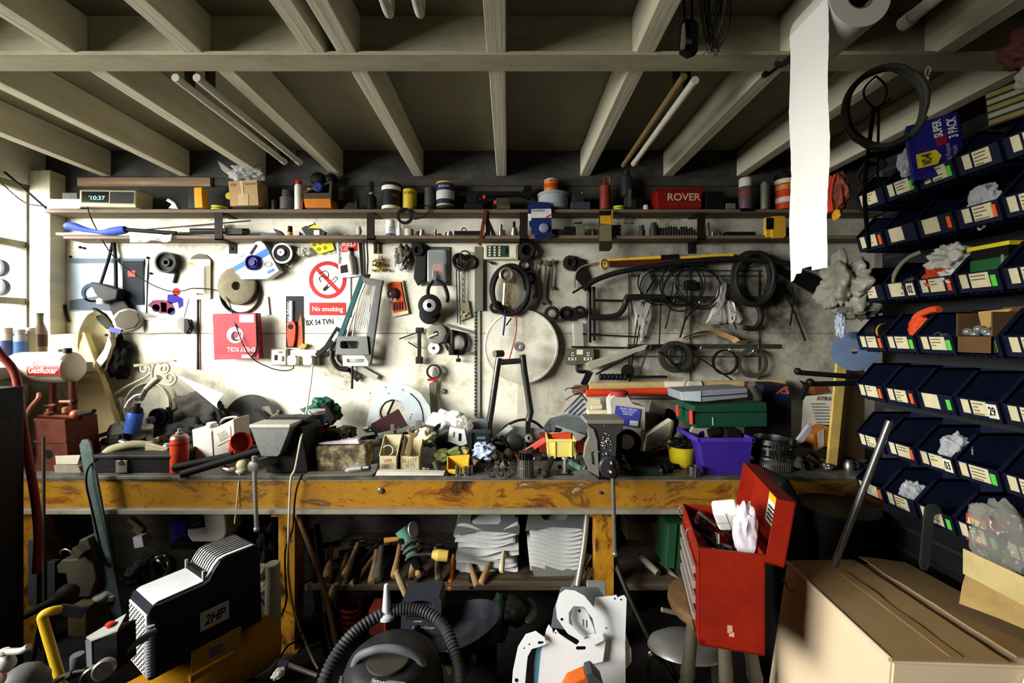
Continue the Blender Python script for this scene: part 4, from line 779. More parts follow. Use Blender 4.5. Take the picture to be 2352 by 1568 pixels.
g=G(SH);g.poly([(700,458),(762,458),(764,479),(704,479)],-.02,.10,bev=.003);g2=G(SH);g2 .poly([(697,440),(764,416),(762,460),(700,460)],-.01,.1,[[(702,444),(758,422),(757,444),(704,444)]]);T('parts_bin','orange parts bin with dark top on the upper shelf','bin',('front',g,C(196,116,40,.5,dirt=.3)),('upper_wall',g2,C(66,54,40,.5)))
g=G(SH);g.disc(734,432,[(9,0),(11,.004),(8,.01),(0,.008)],o=-.02);T('wheel_cap','blue rimmed cap in the orange parts bin','cap',(None,g,C(40,56,120,.3)))
g=G(SH);g.ball(712,432,10,.03,1.2,1,.7);T('chrome_dome','shiny metal cap in the orange parts bin','cap',(None,g,CHROME))
g=G(SH);g.ball(724,405,18,.05,1.1,.8,.9);g.ball(752,404,14,.06);T('dark_bottle','dark round flask resting on the orange bin','flask',(None,g,BLACK))
g=G(SH);g.poly([(782,479),(796,462),(812,464),(817,448),(819,479)],.02,.06,bev=.003);T('metal_tool','dark tool lying between the orange bin and the tall dark bottle','tool',(None,g,DKST))
g=G(SH);g.can(849,479,[(9,0),(11,2),(11,30),(6,36),(5.5,62),(4,66)],.04);b=G(SH);b.can(849,443,[(6,0),(6,5)],.04,cap=(False,False));T('bottle','tall dark bottle left of the black and white tub'.replace('left of','standing before'),'bottle',('glass',g,C(26,27,26,.25)),('neck_band',b,C(120,118,104)))
can('tub','black labelled tub with white rim on the upper shelf','tub',895,22,424,479,C(222,220,210,.4),bands=((472,436,C(28,30,34,.4,dirt=.15)),),lid=([(23.5,-2),(23.5,3),(22,5),(20,4)],C(26,28,26,.5)),txts=(('GREASE',904,446,913,452,C(206,104,40,.5)),))
can('tin','yellow tin lettered in black beside the white rimmed tub','tin',938,16,432,479,C(196,170,40,.4,dirt=.3,thr=.5),txts=(('trafo',927,438,951,445,INK),));can('tin','dull grey tin between the yellow tin and the blue tin','tin',984,12,428,479,C(70,70,64,.5),2.76)
can('tin','dark blue paint tin with yellow rims on the upper shelf','tin',1021,21,420,474,C(34,42,78,.4),bands=((457,437,C(190,192,184,.5)),(472,468,C(196,170,50,.4))),lid=([(21.5,0),(21.5,3),(19,3)],C(206,176,50,.4)),txts=(('BUCKHAM',1008,426,1032,431,C(200,200,196,.5)),),base_y=478)
g=G(SH);g.ring(931,497,19,12.5,.012,-.004,32);T('tape_roll','black tape roll hanging off the upper shelf edge','tape',(None,g,BLACK))
tubeT('cable','bent dark wire hanging from the shelf beside the hanging tape roll','wire',[(950,478,-.01),(975,470,.02),(990,478,-.01),(975,498,-.01),(950,503,.0)],1.6,BLACK,d=SH)
for x0,y0,x1,y1,lab,m in((1066,466,1110,479,'low dark box beneath the black case on the upper shelf',BLACK),(1072,448,1096,465.5,'small black case stacked beside the blue paint tin',BLACK),(1142,470,1172,479,'lower brown carton of two before the grey tub',C(80,70,56,.7)),(1140,454,1170,469.6,'upper brown carton of two before the grey tub',C(66,58,46,.7)),(1312,463,1356,479,'slate plastic box under the pen',C(58,62,70,.5)),(1316,443,1342,462.6,'dark box standing on the slate plastic box',C(38,40,44,.5)),(1622,440,1664,479,'black box beside the red biscuit tin',BLACK),(1668,466,1690,479,'small grey block near the white capped aerosol',GREY)):
 g=G(SH);g.box(x0,y0,x1,y1,.0,.09,1);T('box',lab,'box',(None,g,m))
for x,y,lab in((1112,449,'higher orange lamp lens among the dark boxes'),(1138,461,'lower orange lamp lens among the dark boxes')):
 g=G(SH);g.ball(x,y,5,.03);b=G(SH);b.box(x-8,y+2,x+6,479,.03,.08,1);T('lamp_lens',lab,'lamp',('lens',g,C(196,70,34,.2)),('base',b,BLACK))
g=G(SH);g.seg((1048,432,.1),(1196,434,.09),5);g.seg((1050,440,.07),(1194,438,.07),3);T('steel_tube','pair of dark bars lying at the rear of the upper shelf','bar',(None,g,DKST))
g=G(SH);g.poly([(1196,440),(1206,420),(1220,418),(1226,438),(1218,450)],.05,.1,bev=.004);T('rubber_block','black lump at the end of the dark bars','block',(None,g,BLACK))
can('tub','round pale grey tub under the small orange tin','tub',1272,35,446,478,C(158,164,170,.5),2.76,lid=([(37,-3),(37,3),(34,4)],C(150,156,162,.5)))
can('tin','small orange and yellow tin on the pale grey tub','tin',1267,16,412,442,C(206,130,36,.4),2.74,bands=((430,420,C(190,74,34,.4)),),lid=([(16.5,0),(16.5,2),(12,5),(7,8)],C(206,202,190,.4)),base_y=442,txts=(('K',1263,413,1270,418,REDINK),))
g=G(SH);g.poly([(1336,440),(1339,439),(1343,462),(1339,462)],.02,.04);T('pen','white tipped pen standing on the slate plastic box','pen',(None,g,WHITE))
g=G(SH);g.can(1393,478,[(12,0),(13,2),(12,40),(13,54),(8,58),(3,66),(2.5,78),(1,80)],.04);ln=G(SH);ln.tube([(1393,400,.04),(1402,402,.04),(1404,412,.04),(1396,420,.04)],.8,6);T('oil_can','red oil can with yellow spout on the upper shelf','oil can',('can_body',g,C(130,50,34,.45,dirt=.4)),('cap_loop',ln,C(176,156,50,.5)))
sp=G(SH);sp.can(1393,426,[(5,0),(4,6),(1.6,10),(1.4,26),(.6,28)],.04);T('oil_spout','yellow spout rising from the red oil can','spout',(None,sp,C(176,150,40,.4)))
g=G(SH);g.can(1444,478,[(6,0),(6,30),(14,34),(15,76),(8,82),(8,92)],.05);w=G(SH);w.box(1444,434,1450,474,.0,.02);T('grease_gun','dark grease pump standing behind the second yellow tape roll','pump',('barrel',g,C(48,50,50,.3,.3)),('label',w,C(70,78,70,.4)))
can('tin','small white tin beside the biscuit tin','tin',1488,6,467,478,C(220,214,190,.4));can('jar','small dark jar behind the little white tin','jar',1478,10,452,478,BLACK,2.76)
g=G(SH)
g.poly([(1507,436),(1514,432),(1612,434),(1612,476),(1606,479),(1516,479),(1511,476)],.0,.12,bev=.004);rm=G(SH);rm.poly([(1505,434),(1513,431),(1614,432),(1614,439),(1506,439)],-.004,.12)
t1=TX('ROVER',1533,444,1609,461,-.003,0,d=SH,bold=.02);t2=TX('ASSORTED BISCUITS',1532,465,1608,472,-.003,0,d=SH)
T('biscuit_tin','dark red biscuit tin with pale lettering on the upper shelf','biscuit tin',('body',g,C(122,22,18,.35,dirt=.2)),('lid',rm,C(112,24,20,.35)),('lettering',t1,C(196,176,128,.5,dirt=.1)),('lettering',t2,C(150,60,46,.5,dirt=.1)))
g=G(SH);g.can(1716,479,[(14,0),(14.5,2),(14.5,50),(13,53)],.02);b=G(SH);b.can(1716,446,[(14.9,0),(14.9,6)],.02,cap=(False,False));c=G(SH);c.can(1716,427,[(14,-1),(14,18),(12,20)],.02);T('aerosol','aerosol with white cap and red banded label near the paper strip','aerosol',('can_body',g,C(90,70,74,.35)),('label_band',b,C(150,46,40,.4)),('cap',c,C(196,194,182,.4)))
for x,lab in((1760,'front grey aerosol of two by the orange tub'),(1775,'rear grey aerosol of two by the orange tub')):
 g=G(SH);g.can(x,479,[(8,0),(8,58),(6,62),(4,64)],.02+(.05 if x>1770 else 0));T('aerosol',lab,'aerosol',(None,g,C(134,134,116,.4,.3)))
can('tub','orange red tub with black lid half hidden by the paper strip','tub',1812,21,408,479,C(196,66,36,.4,dirt=.15),bands=((434,424,C(206,150,50,.4)),(420,410,C(222,214,196,.4)),(464,452,C(214,206,190,.4))),lid=([(22,0),(22,10),(14,12),(6,20)],BLACK),txts=(('HANDS',1804,426,1822,432,INK),))
g=G(SH);g.box(1700,479,1730,486,-.01,.01);T('dark_clip','black clip on the shelf edge under the white capped aerosol','clip',(None,g,BLACK))
# ================= lower shelf
g=G(SH);g.tube([(157,524,-.01),(168,520,-.01),(200,528,-.01),(235,534,-.01),(262,532,-.01),(292,528,-.01)],9,12,rad=lambda t:.8+.25*sin(t*9));h=G(SH);h.seg((292,528,-.01),(400,534,.02),4.5);h.seg((400,535,.02),(560,530,.03),3);T('grease_gun','grease gun with a blue padded handle lying on the lower shelf','grease gun',('padded_handle',g,C(46,70,160,.6)),('shaft',h,BLACK))
for P,r,lab in((((300,522),(560,500)),1.6,'thin rod leaning across the back of the lower shelf'),(((320,535),(552,538)),3,'dark rod lying along the front of the lower shelf'),(((420,524),(556,524)),6,'dark pump barrel lying behind the shelf strap')):
 g=G(SH);g.seg((P[0][0],P[0][1],.07),(P[1][0],P[1][1],.07),r);T('steel_rod',lab,'rod',(None,g,PIPE))
g=G(SH);g.poly([(400,512),(490,500),(498,536),(410,536)],.09,.095);T('card','white card standing at the rear of the lower shelf','card',(None,g,C(216,208,196,.6)))
g=G(SH);g.box(132,535,262,539.6,-.01,.03);T('white_strip','white batten lying on the window end of the lower shelf','batten',(None,g,WHITE))
g=G(SH);g.sheet(lambda u,v:(302+96*u,541+16*v-3*u+2*sin(u*9),-.012-.012*sin(u*14)*v),20,4,.002);T('clear_bag','clear bag with white label draped over the lower shelf edge','bag',(None,g,film((220,222,220),.5,.2)))
CL=[]
def small(name,lab,cat,x0,y0,x1,y1,m,o0=.02,o1=.07,bev=1,rot=0,d=SH):
 g=G(d);g.box(x0,y0,x1,y1,o0,o1,bev,rot);return T(name,lab,cat,(None,g,m))
small('file_tool','blue handled strip lying on the lower shelf','tool',594,533,632,539.5,C(70,84,110,.4));small('metal_box','grey flat metal case on the lower shelf near the strap','case',512,522,552,536,DARKT,.02,.07)
can('bottle','little black capped bottle with gold label on the lower shelf','bottle',659,5.5,525,540,BLACK,SH,bands=((539,530,C(176,130,40,.5)),),lid=([(5,-1),(5,9)],BLACK),base_y=540)
g=G(SH);g.poly([(622,522),(640,528),(648,538),(634,540)],.02,.05,bev=.004);T('dark_tool','dark pointed packet beside the black capped bottle','packet',(None,g,DARKT))
small('small_box','small white label box beside the black capped bottle','box',670,530,684,540,C(190,188,178,.5));
g=G(SH);g.poly([(688,522),(712,510),(744,530),(740,540),(700,540)],.02,.05);y2=G(SH);y2 .poly([(706,522),(720,514),(738,524)],.012,.02);w2=G(SH);w2 .poly([(696,514),(716,507),(720,512),(704,518)],.01,.04);w3=G(SH);w3 .box(718,527,731,538,.016,.02)
T('packet','dark packet with yellow corner and white tags on the lower shelf','packet',('bag',g,C(52,54,44,.35)),('yellow_corner',y2,C(206,200,50,.4)),('tag',w2,WHITE),('label',w3,WHITE))
g=G(SH);g.ball(821,528,6.5,.03,1,1,1.5);g.can(821,520,[(4,-1),(4,3)],.03);T('spark_plug','pale egg shaped cap standing alone on the lower shelf','cap',(None,g,C(176,172,156,.35)))
for i in range(9):
 x=764+i*8.2+U(-2,2);g=G(SH);g.seg((x,538,U(.02,.05)),(x+U(-5,5),537,U(.05,.08)),2.4);T('bolt','small loose bolt lying on the lower shelf between packet and cap','bolt',(None,g,DKST),group='loose bolts on the lower shelf')
can('bottle','white pill style bottle with purple label on the lower shelf','bottle',893,11,512,541,C(232,230,222,.4,dirt=.1),SH,bands=((540,519,C(214,212,214,.4)),(540,534,C(70,50,120,.4))),lid=([(10,-2),(10.5,8),(9,10)],WHITE),base_y=541,txts=(('NO\nNUTS',892,518,902,530,C(44,40,110,.5,dirt=0)),))
g=G(SH);g.can(915,541,[(6,0),(6,17),(3,21),(2.2,34),(1.4,36)],.02);T('bottle','small white nozzle bottle beside the purple labelled bottle','bottle',(None,g,WHITE))
can('tin','pale cylinder beside the white nozzle bottle','tin',936,11,523,541,C(186,180,156,.5),SH,base_y=541)
# sockets and fittings: rows of small steel cylinders
sk0=None
for i,(x,h,r)in enumerate([(957,12,6),(968,14,7),(996,18,4.5),(1006,8,6),(1020,10,5),(1030,12,8),(1115,10,4),(1150,26,6),(1154,16,9),(1181,34,4.5),(1181,18,9),(1182,8,4),(1196,26,3.5)]):
 g=G(SH);g.can(x,540,[(r,0),(r,h*.5),(r*.75,h*.55),(r*.75,h),(r*.45,h),(r*.45,h*.7)],U(.02,.07),14);T('socket','small steel socket or fitting standing along the middle of the lower shelf','socket',(None,g,STEEL if i%3 else DKST),group='steel fittings on the middle of the lower shelf')
for i in range(34):
 x=1500+(i%17)*6.0;r=2.9;h=U(13,24);g=G(SH);g.can(x,540,[(r,0),(r,h),(r*.7,h),(r*.6,h*.7)],.015+.035*(i//17),10);T('socket','slim dark socket in the double row on the dark end of the lower shelf','socket',(None,g,DKST),group='row of slim sockets')
for i in range(12):
 x=1404+(i%4)*7;y=540-(i//4)*9;g=G(SH);g.disc(x,y-4.5,[(2,0),(4,0),(4,.03),(2,.03),(2,0)],o=.05,cap=(False,False),n=12);T('socket','small dark socket in the pile behind the hanging yellow packet','socket',(None,g,DKST),group='piled dark sockets')
for x,r,h,lab in((1476,8,24,'wide ribbed socket first beside the slim row'),(1504,10,30,'tallest ribbed socket beside the slim row'),(1629,5,30,'tall bright socket beside the shelf strap'),(1640,4,10,'short stub beside the tall bright socket'),(1655,4,12,'grey stub lying on the dark shelf end'),(1364,5,18,'pair of pins before the hanging yellow packet')):
 g=G(SH);g.can(x,540,[(r,0),(r,h*.55),(r*.7,h*.6),(r*.7,h),(r*.4,h)],.02,16);T('socket',lab,'socket',(None,g,STEEL if 'bright' in lab else DARKT))
for x0,y0,x1,y1,lab,m in((1042,528,1108,541,'black socket case on the lower shelf',BLACK),(1266,524,1296,540,'dark carton behind the blue packets',DARKT),(1298,518,1322,540,'dark cube between the cartons on the lower shelf',BLACK),(1324,512,1344,543,'grey tall carton on the lower shelf',C(96,92,80,.6)),(1320,500,1340,508,'small label card stuck under the upper shelf',C(120,116,100,.6)),(1806,520,1834,541,'dark red box at the shelf end by the paper strip',C(50,26,24,.5)),(1672,530,1740,540,'flat dark tray on the far end of the lower shelf',BLACK)):
 small('box',lab,'box',x0,y0,x1,y1,m)
g=G(SH);g.ring(1065,526,6,4,.008,.03,16);T('ring','dark ring standing on the black socket case','ring',(None,g,BLACK))
g=G(SH);g.poly(rrect(1768,497,1802,548,7),-.02,.04,bev=.006);b=G(SH);b.box(1757,502,1772,528,-.022,-.012);b2=G(SH);b2 .box(1758,500,1776,546,-.012,.02);T('packet','bright yellow bag of fixings on the lower shelf by the paper strip','packet',('bag',g,C(206,160,50,.2,dirt=.2)),('label',b,BLACK),('card',b2,C(206,166,40,.4)))
# hanging packets on the shelf fronts
g=G(SH);g.poly([(1212,472),(1240,468),(1262,540),(1236,546),(1216,520)],-.012,-.008);w=G(SH);w.box(1213,492,1224,508,-.014,-.0115,0,-6);T('packet','rear blue card packet hanging on the shelf front','packet',('bag',g,C(34,42,84,.3)),('label',w,WHITE))
g=G(SH);g.poly([(1219,464),(1264,468),(1267,540),(1244,544),(1220,538)],-.024,-.018);w=G(SH);w.poly([(1220,483),(1265,482),(1266,502),(1220,503)],-.0265,-.0235);t=TX('PLUMBING',1223,484,1250,489,-.028,0,d=SH);bt=G(SH);bt.poly([(1226,542),(1268,538),(1276,544),(1232,556)],-.026,-.012);bl_=G(SH);bl_.ball(1249,526,10,-.03,1.2,.4,1.1);tr=G(SH);tr.poly([(1252,500),(1266,494),(1266,497),(1256,502)],-.028,-.026)
T('packet','front blue and white card packet hanging on the shelf front','packet',('bag',g,C(30,40,88,.3,dirt=.15)),('label',w,C(206,206,204,.5)),('lettering',t,C(90,92,96,.5,dirt=0)),('lower_flap',bt,C(26,34,76,.2)),('contents',bl_,C(120,124,150,.2)),('red_flash',tr,REDINK))
g=G(SH);g.poly([(1374,490),(1402,486),(1404,570),(1398,578),(1374,578)],-.03,-.012,bev=.003);y_=G(SH);y_.poly([(1376,498),(1400,496),(1402,518),(1376,516)],-.032,-.0295);b=G(SH);b.poly([(1374,488),(1398,488),(1398,498),(1374,498)],-.034,-.0295);g2=G(SH);g2 .box(1375,518,1402,556,-.032,-.0295)
T('packet','yellow and black packet hanging off the upper shelf edge','packet',('bag',g,C(40,38,32,.25)),('yellow_panel',y_,C(206,150,36,.4)),('dark_top',b,BLACK),('grey_panel',g2,C(110,104,78,.35)))
g=G(SH);g.box(1402,486,1405,520,-.03,-.01);T('card','orange card edge beside the hanging yellow packet','card',(None,g,C(206,140,36,.5)))
for s_,x0,y0,x1,y1 in(('144  20-24',1410,500,1460,506),('108  26-28',1410,509,1456,515),('197   26-24',1508,500,1564,506)):
 g=TX(s_,x0,y0,x1,y1,-.001);T('handwriting',{'144  20-24':'upper line of pencilled numbers between the shelves','108  26-28':'lower line of pencilled numbers between the shelves','197   26-24':'pencilled numbers above the slim socket row'}[s_],'writing',(None,g,C(60,58,48,.8,dirt=0)))
	# ================= clutter on the bench (base pixel row -> distance on the worktop)
def bd(y):return(EYE-BZ)*F/(y-VY)
def one(name,lab,cat,g,m,group=None):return T(name,lab,cat,(None,g,m),group=group)
# -- window end: padded panel, tank on the rusty valve box, sill bottles
g=G(2.72)
PADM=C(226,204,150,.75,dirt=.3,sc=7,dc=(176,148,92),bump=1.0)
def pad(u,v):
 L=(85+(205-85)*v,770+260*v);Rr=(186+(286-186)*v,764+222*v);x=L[0]+(Rr[0]-L[0])*u;y=L[1]+(Rr[1]-L[1])*u
 return(x,y,.06*(1-v)-.03-.008*sin(u*pi)+.006*noise.noise(Vector((u*3,v*14,2))))
g.sheet(pad,14,40,.03);e=G(2.72);e.tube([(186,764,.02),(236,872,-.01),(284,982,-.04)],3,8)
T('upholstered_panel','pale yellow padded panel leaning on the wall behind the fuel tank','panel',('padding',g,PADM),('piped_edge',e,C(226,206,150,.6)))
d=2.36;g=G(d);ca=g.p(30,846,0);ax=Vector((1,.06,.02));g.lath(ca,ax,[(.02,.0),(.06,.006),(.084,.03),(.088,.05),(.088,.29),(.084,.298),(.084,.306),(.07,.322),(.03,.33),(0,.331)],32)
def wrapquad(xa,xb,ya,yb,off):
 gg=G(2.272);rows=[]
 for j in range(13):
  y=ya+(yb-ya)*j/12;s_=max(-1,min(1,(y-848)/39.5));o=.088*(1-sqrt(max(0,1-s_*s_)))-off
  rows.append([gg.p(xa,y,o-.002),gg.p(xb,y,o+.004)])
 return gg.rings(rows,close=False)
lab=wrapquad(63,137,840,863,.003);l2=wrapquad(75,102,828,839,.004);l3=wrapquad(63,137,827,840,.003)
t1=G(2.268);t1 .txt('Gasfluxer',66,843,133,857,-.002,1,shear=.2,bold=.015);t2=G(2.268);t2 .txt('GAMAL',79,830,99,837,.002,1)
cp=G(d);cp.can(155,811,[(8,0),(8,10),(7,12)],0,10);c2=G(d);c2 .can(135,811,[(6,0),(6,9),(4,10)],0,10)
T('fuel_tank','white horizontal flux tank with a red label on the rusty valve box','tank',('tank_body',g,C(208,202,182,.4,dirt=.35,dc=(120,112,92))),('red_label',lab,C(150,36,28,.4)),('pink_label',l2,C(176,70,62,.4)),('pale_label',l3,C(176,160,130,.5)),('lettering',t1,C(226,200,170,.5,dirt=0)),('lettering',t2,C(226,200,180,.5,dirt=0)),('filler_cap',cp,BLACK),('filler_cap',c2,C(170,166,150,.4)))
RP=C(104,52,36,.6,.3,dirt=.6,sc=16);d=bd(1083)
g=G(d);g.poly([(66,962),(140,966),(150,1083),(72,1084)],.02,.2,bev=.004);hole=G(d);hole.disc(102,1045,[(10,0),(10,.004),(0,.004)],o=.022);f_=G(d);f_.box(70,1012,146,1018,.012,.02)
pp=G(d);pp.seg((78,962,.1),(74,880,.1),8);pp.seg((124,962,.1),(122,880,.1),8);pp.seg((66,958,.05),(172,962,.05),6);pp.seg((60,962,.12),(160,958,.12),5)
v1=G(d);v1 .can(94,955,[(7,0),(9,4),(5,8),(5,14),(0,15)],.04,12);v1 .can(134,950,[(8,0),(8,10),(5,13),(0,14)],.04,12);v1 .seg((120,925,.04),(150,925,.04),4);v1 .seg((84,935,.04),(108,932,.04),3);v1 .ball(160,954,11,.03)
hd=G(d);hd.seg((162,956,.03),(216,944,.0),5);hd.seg((150,926,.04),(156,920,.04),6);cu=G(d);cu.tube([(52,958,.02),(70,936,.0),(88,914,.0),(84,906,.01),(76,907,.03)],4.5,10)
T('valve_box','rust red iron valve box with copper pipe fittings on the bench end','valve box',('box_body',g,RP),('port_hole',hole,BLACK),('box_flange',f_,RP),('pipework',pp,C(92,44,30,.5,.4,dirt=.5)),('valves',v1,C(176,104,76,.4,.5,dirt=.4)),('lever',hd,BLACK),('copper_pipe',cu,C(206,130,112,.35,.4,dirt=.2)))
one('steel_strip','narrow pale steel strip standing beside the valve box','strip',(lambda g:g.poly([(53,966),(61,964),(66,1040),(60,1062)],0,.008))(G(2.25)),STEEL)
one('steel_rod','thin rusty rod standing against the bench front below the valve box','rod',(lambda g:g.seg((100,1002),(102,1528),3))(G(2.12)),C(74,72,62,.5,.4,dirt=.4))
# window sill ledge with bottles
g=G();g.wb(-3.06,-2.60,2.0,2.70,1.40,1.46,.004);one('sill_ledge','deep grey ledge under the window carrying spray cans','ledge',g,C(150,146,128,.5,dirt=.5))
SILL=1.46
def sd(y):return(EYE-SILL)*F/(y-VY)
def sillcan(px,dd,r,hgt,m,lab,cap,lm=None,name='aerosol'):
 y0=VY+(EYE-SILL)*F/dd;k=F/dd;g=G(dd);g.can(px,y0,[(r*k*.95,0),(r*k,2),(r*k,hgt*k*.8),(r*k*.8,hgt*k*.84)]);c=G(dd);c.can(px,y0-hgt*k*.84,[(r*k*.78,0),(r*k*.78,hgt*k*.15),(r*k*.6,hgt*k*.16)])
 parts=[('can_body',g,m),('cap',c,cap)]
 if lm:b=G(dd);b.can(px,y0-hgt*k*.1,[(r*k+.4,0),(r*k+.4,hgt*k*.55)],cap=(False,False));parts.append(('label_band',b,lm))
 T(name,lab,'aerosol',*parts)
sillcan(14,2.42,.033,.21,C(196,190,176,.4),'white and navy aerosol with beige cap, first on the window ledge',C(206,180,160,.5),C(60,70,110,.4))
sillcan(45,2.45,.030,.20,C(170,176,182,.4),'blue lettered aerosol with grey cap, second on the window ledge',C(160,160,160,.5),C(70,110,160,.4,dirt=.4,sc=40))
sillcan(70,2.5,.027,.21,C(214,206,180,.5),'cream tube bottle, third on the window ledge',C(206,196,170,.5))
g=G(2.62);g.can(90,VY+.17*F/2.62,[(13,0),(14,3),(14,50),(9,66),(7,72),(7,84)]);b=G(2.62);b.can(90,VY+.17*F/2.62-16,[(14.4,0),(14.4,28)],cap=(False,False));c=G(2.62);c.can(90,VY+.17*F/2.62-84,[(7.5,0),(7.5,9)])
g.bm.transform(Matrix.Translation((0,0,.055)));b.bm.transform(Matrix.Translation((0,0,.055)));c.bm.transform(Matrix.Translation((0,0,.055)))
T('bottle','brown labelled bottle standing on a box against the window post','bottle',('glass',g,C(110,100,84,.3)),('label',b,C(60,44,38,.5,dirt=.5,sc=30)),('cap',c,C(92,90,80,.5)))
g=G(2.62);g.box(76,VY+.17*F/2.62-20.6,104,VY+.17*F/2.62,-.03,.06,1);one('box','pale cream box under the brown bottle','box',g,C(214,200,150,.6))
g=G(2.66);g.box(104,VY+.17*F/2.66-22,130,VY+.17*F/2.66,-.03,.04,1);one('box','small white box beside the brown bottle','box',g,WHITE)
g=G(2.6);
for(x,y,lab)in((4,616,'upper grey wheel hanging against the window'),(6,660,'lower grey wheel hanging against the window')):
 g=G(2.575);g.disc(x,y,[(5,0),(19,0),(20,.01),(20,.03),(16,.035),(8,.03),(5,.034),(5,0)],o=.0,cap=(False,False));one('castor_wheel',lab,'wheel',g,C(96,98,104,.5))
tubeT('cord','dark cord stretching from the ceiling to the shelf end past the window','cord',[(-30,360),(40,420),(106,478)],2.4,BLACK,d=2.62,sm=False);tubeT('cord','thin cord drooping under the stretched dark cord at the window','cord',[(-20,396),(20,436),(60,466),(106,474)],1.4,BLACK,d=2.62)
g=G(DB);g.poly([(151,700),(156,700),(158,716),(164,740),(160,738),(154,716)],-.02,-.008);one('cobweb_hook','dark hook on the wall by the window post','hook',g,BLACK)
# cream cartons, red gun, blade, toolbox, gloves
d=bd(1085);g=G(d);g.poly([(124,1068),(180,1070),(186,1085),(126,1085)],0,.10);g2=G(d);g2 .poly([(122,1048),(180,1046),(173,1067),(124,1067)],.01,.014);T('carton','torn cream carton on the bench under the red grip','carton',('tray',g,C(150,144,120,.8,dirt=.4)),('flap',g2,C(196,190,166,.8,dirt=.3)))
d=bd(1058);g=G(d);g.tube([(152,1044,-.05),(162,1028,-.05),(180,1008,-.03),(186,1000,-.03)],8,10);h=G(d);h.seg((178,1006,-.02),(172,985,0),7);h.seg((190,1000,-.03),(205,985,0),6);T('drill','red handled drill lying behind the cream carton','drill',('handle',g,C(170,50,44,.4)),('chuck',h,DKST))
d=2.13;g=G(d);g.poly([(182,1022),(188,1010),(198,1008),(206,1016),(284,1430),(252,1430)],0,.01);one('steel_bar','long flat grey green bar leaning against the bench front','bar',g,C(96,112,110,.45,.3,dirt=.6,sc=22))
d=bd(1086);g=G(d);g.box(214,1050,396,1085,.0,.22,3);lid=G(d);lid.box(212,1044,398,1052,-.01,.24,2);lt=G(d);lt.box(270,1056,296,1084,-.012,0,1);hn=G(d);hn.poly([(276,1064),(284,1054),(292,1064)],-.016,-.011);T('tool_case','flat black tool case under the khaki gloves','tool case',('case',g,C(24,24,25,.4)),('lid',lid,C(40,40,40,.45)),('latch',lt,C(150,148,140,.4,.4)),('latch_hook',hn,STEEL))
tubeT('cable','black cable hanging over the bench edge past the tool case','cable',[(236,1050,-.02),(226,1066,-.05),(225,1100,-.06),(238,1160,-.06),(262,1260,-.06),(270,1290,-.04),(300,1310,.0)],2,BLACK,d=2.17)
GLV=C(150,144,116,.85,dirt=.4,dc=(80,74,52))
g=G(bd(1080));g.tube([(236,1046,.02),(250,1034,.02),(285,1026,.05),(320,1030,.08)],10,10,rad=lambda t:1.1-.3*t)
for i in range(4):g.tube([(316,1026+i*6,.06),(340,1030+i*6,.05),(372-i*5,1036+i*4,.04)],5.2,8,rad=lambda t:1.05-.35*t)
one('work_glove','khaki work glove lying palm down on the black tool case','glove',g,GLV)
g=G(bd(1076));g.blob(268,1036,30,11,.05,.06,.3,2.2,8);one('work_glove','crumpled khaki glove cuff at the end of the tool case','glove',g,GLV)
g=G(bd(1060));g.seg((230,1015,.02),(255,1015,.02),8);g.seg((255,1012,.02),(285,1006,.02),11);g.box(256,1000,282,1026,-.02,.04,2,-8);one('hand_tool','dark power tool head lying behind the khaki gloves','power tool',g,DKST)
g=G(bd(1060));g.seg((282,1012,-.01),(330,1028,-.02),7);one('air_ratchet','chrome bodied ratchet behind the khaki gloves','ratchet',g,CHROME)
g=G(bd(1050));g.blob(284,995,28,28,.04,-.02,.12,5,2);one('polishing_bonnet','fluffy grey polishing pad in front of the padded panel','pad',g,C(140,138,124,.95,dirt=.5,sc=50,bump=.6))
g=G(bd(1046));g.poly([(318,1022),(370,1000),(380,1030),(330,1046)],-.02,.06,bev=.004);one('wood_block','tan wooden block behind the khaki gloves','block',g,C(196,160,104,.7,dirt=.3))
g=G(bd(1050));g.seg((192,1012,.0),(254,992,.02),5);one('wooden_haft','orange wooden handle lying across the bench by the polishing pad','stick',g,C(150,84,36,.6))
# blowtorch
d=bd(1052)-.02;g=G(d);ax=Vector((.22,0,1));b0=g.p(302,992,.0);g.lath(b0,ax,[(.036,0),(.039,.006),(.039,.11),(.034,.118)],20);n_=G(d);n_.lath(b0+ax.normalized()*.118,ax,[(.034,0),(.03,.02),(.014,.034),(.014,.05)],16);h_=G(d);h_.seg((322,918),(336,892),6);h_.seg((314,915,-.01),(328,912,.01),7);tpp=G(d);tpp.seg((336,893),(352,878),6,7);tpp.seg((352,878),(366,866),7.5,7.5);bl_=G(d);bl_.tube([(326,905,-.01),(316,908,-.02),(302,920,-.02),(298,934,-.03)],2.2)
T('blowtorch','blue gas blowtorch tilted in front of the round cream pan','blowtorch',('gas_bottle',g,C(58,96,176,.35,dirt=.2)),('shoulder',n_,BLACK),('valve',h_,CHROME),('burner',tpp,C(150,146,126,.35,.6)),('trigger',bl_,WHITE))
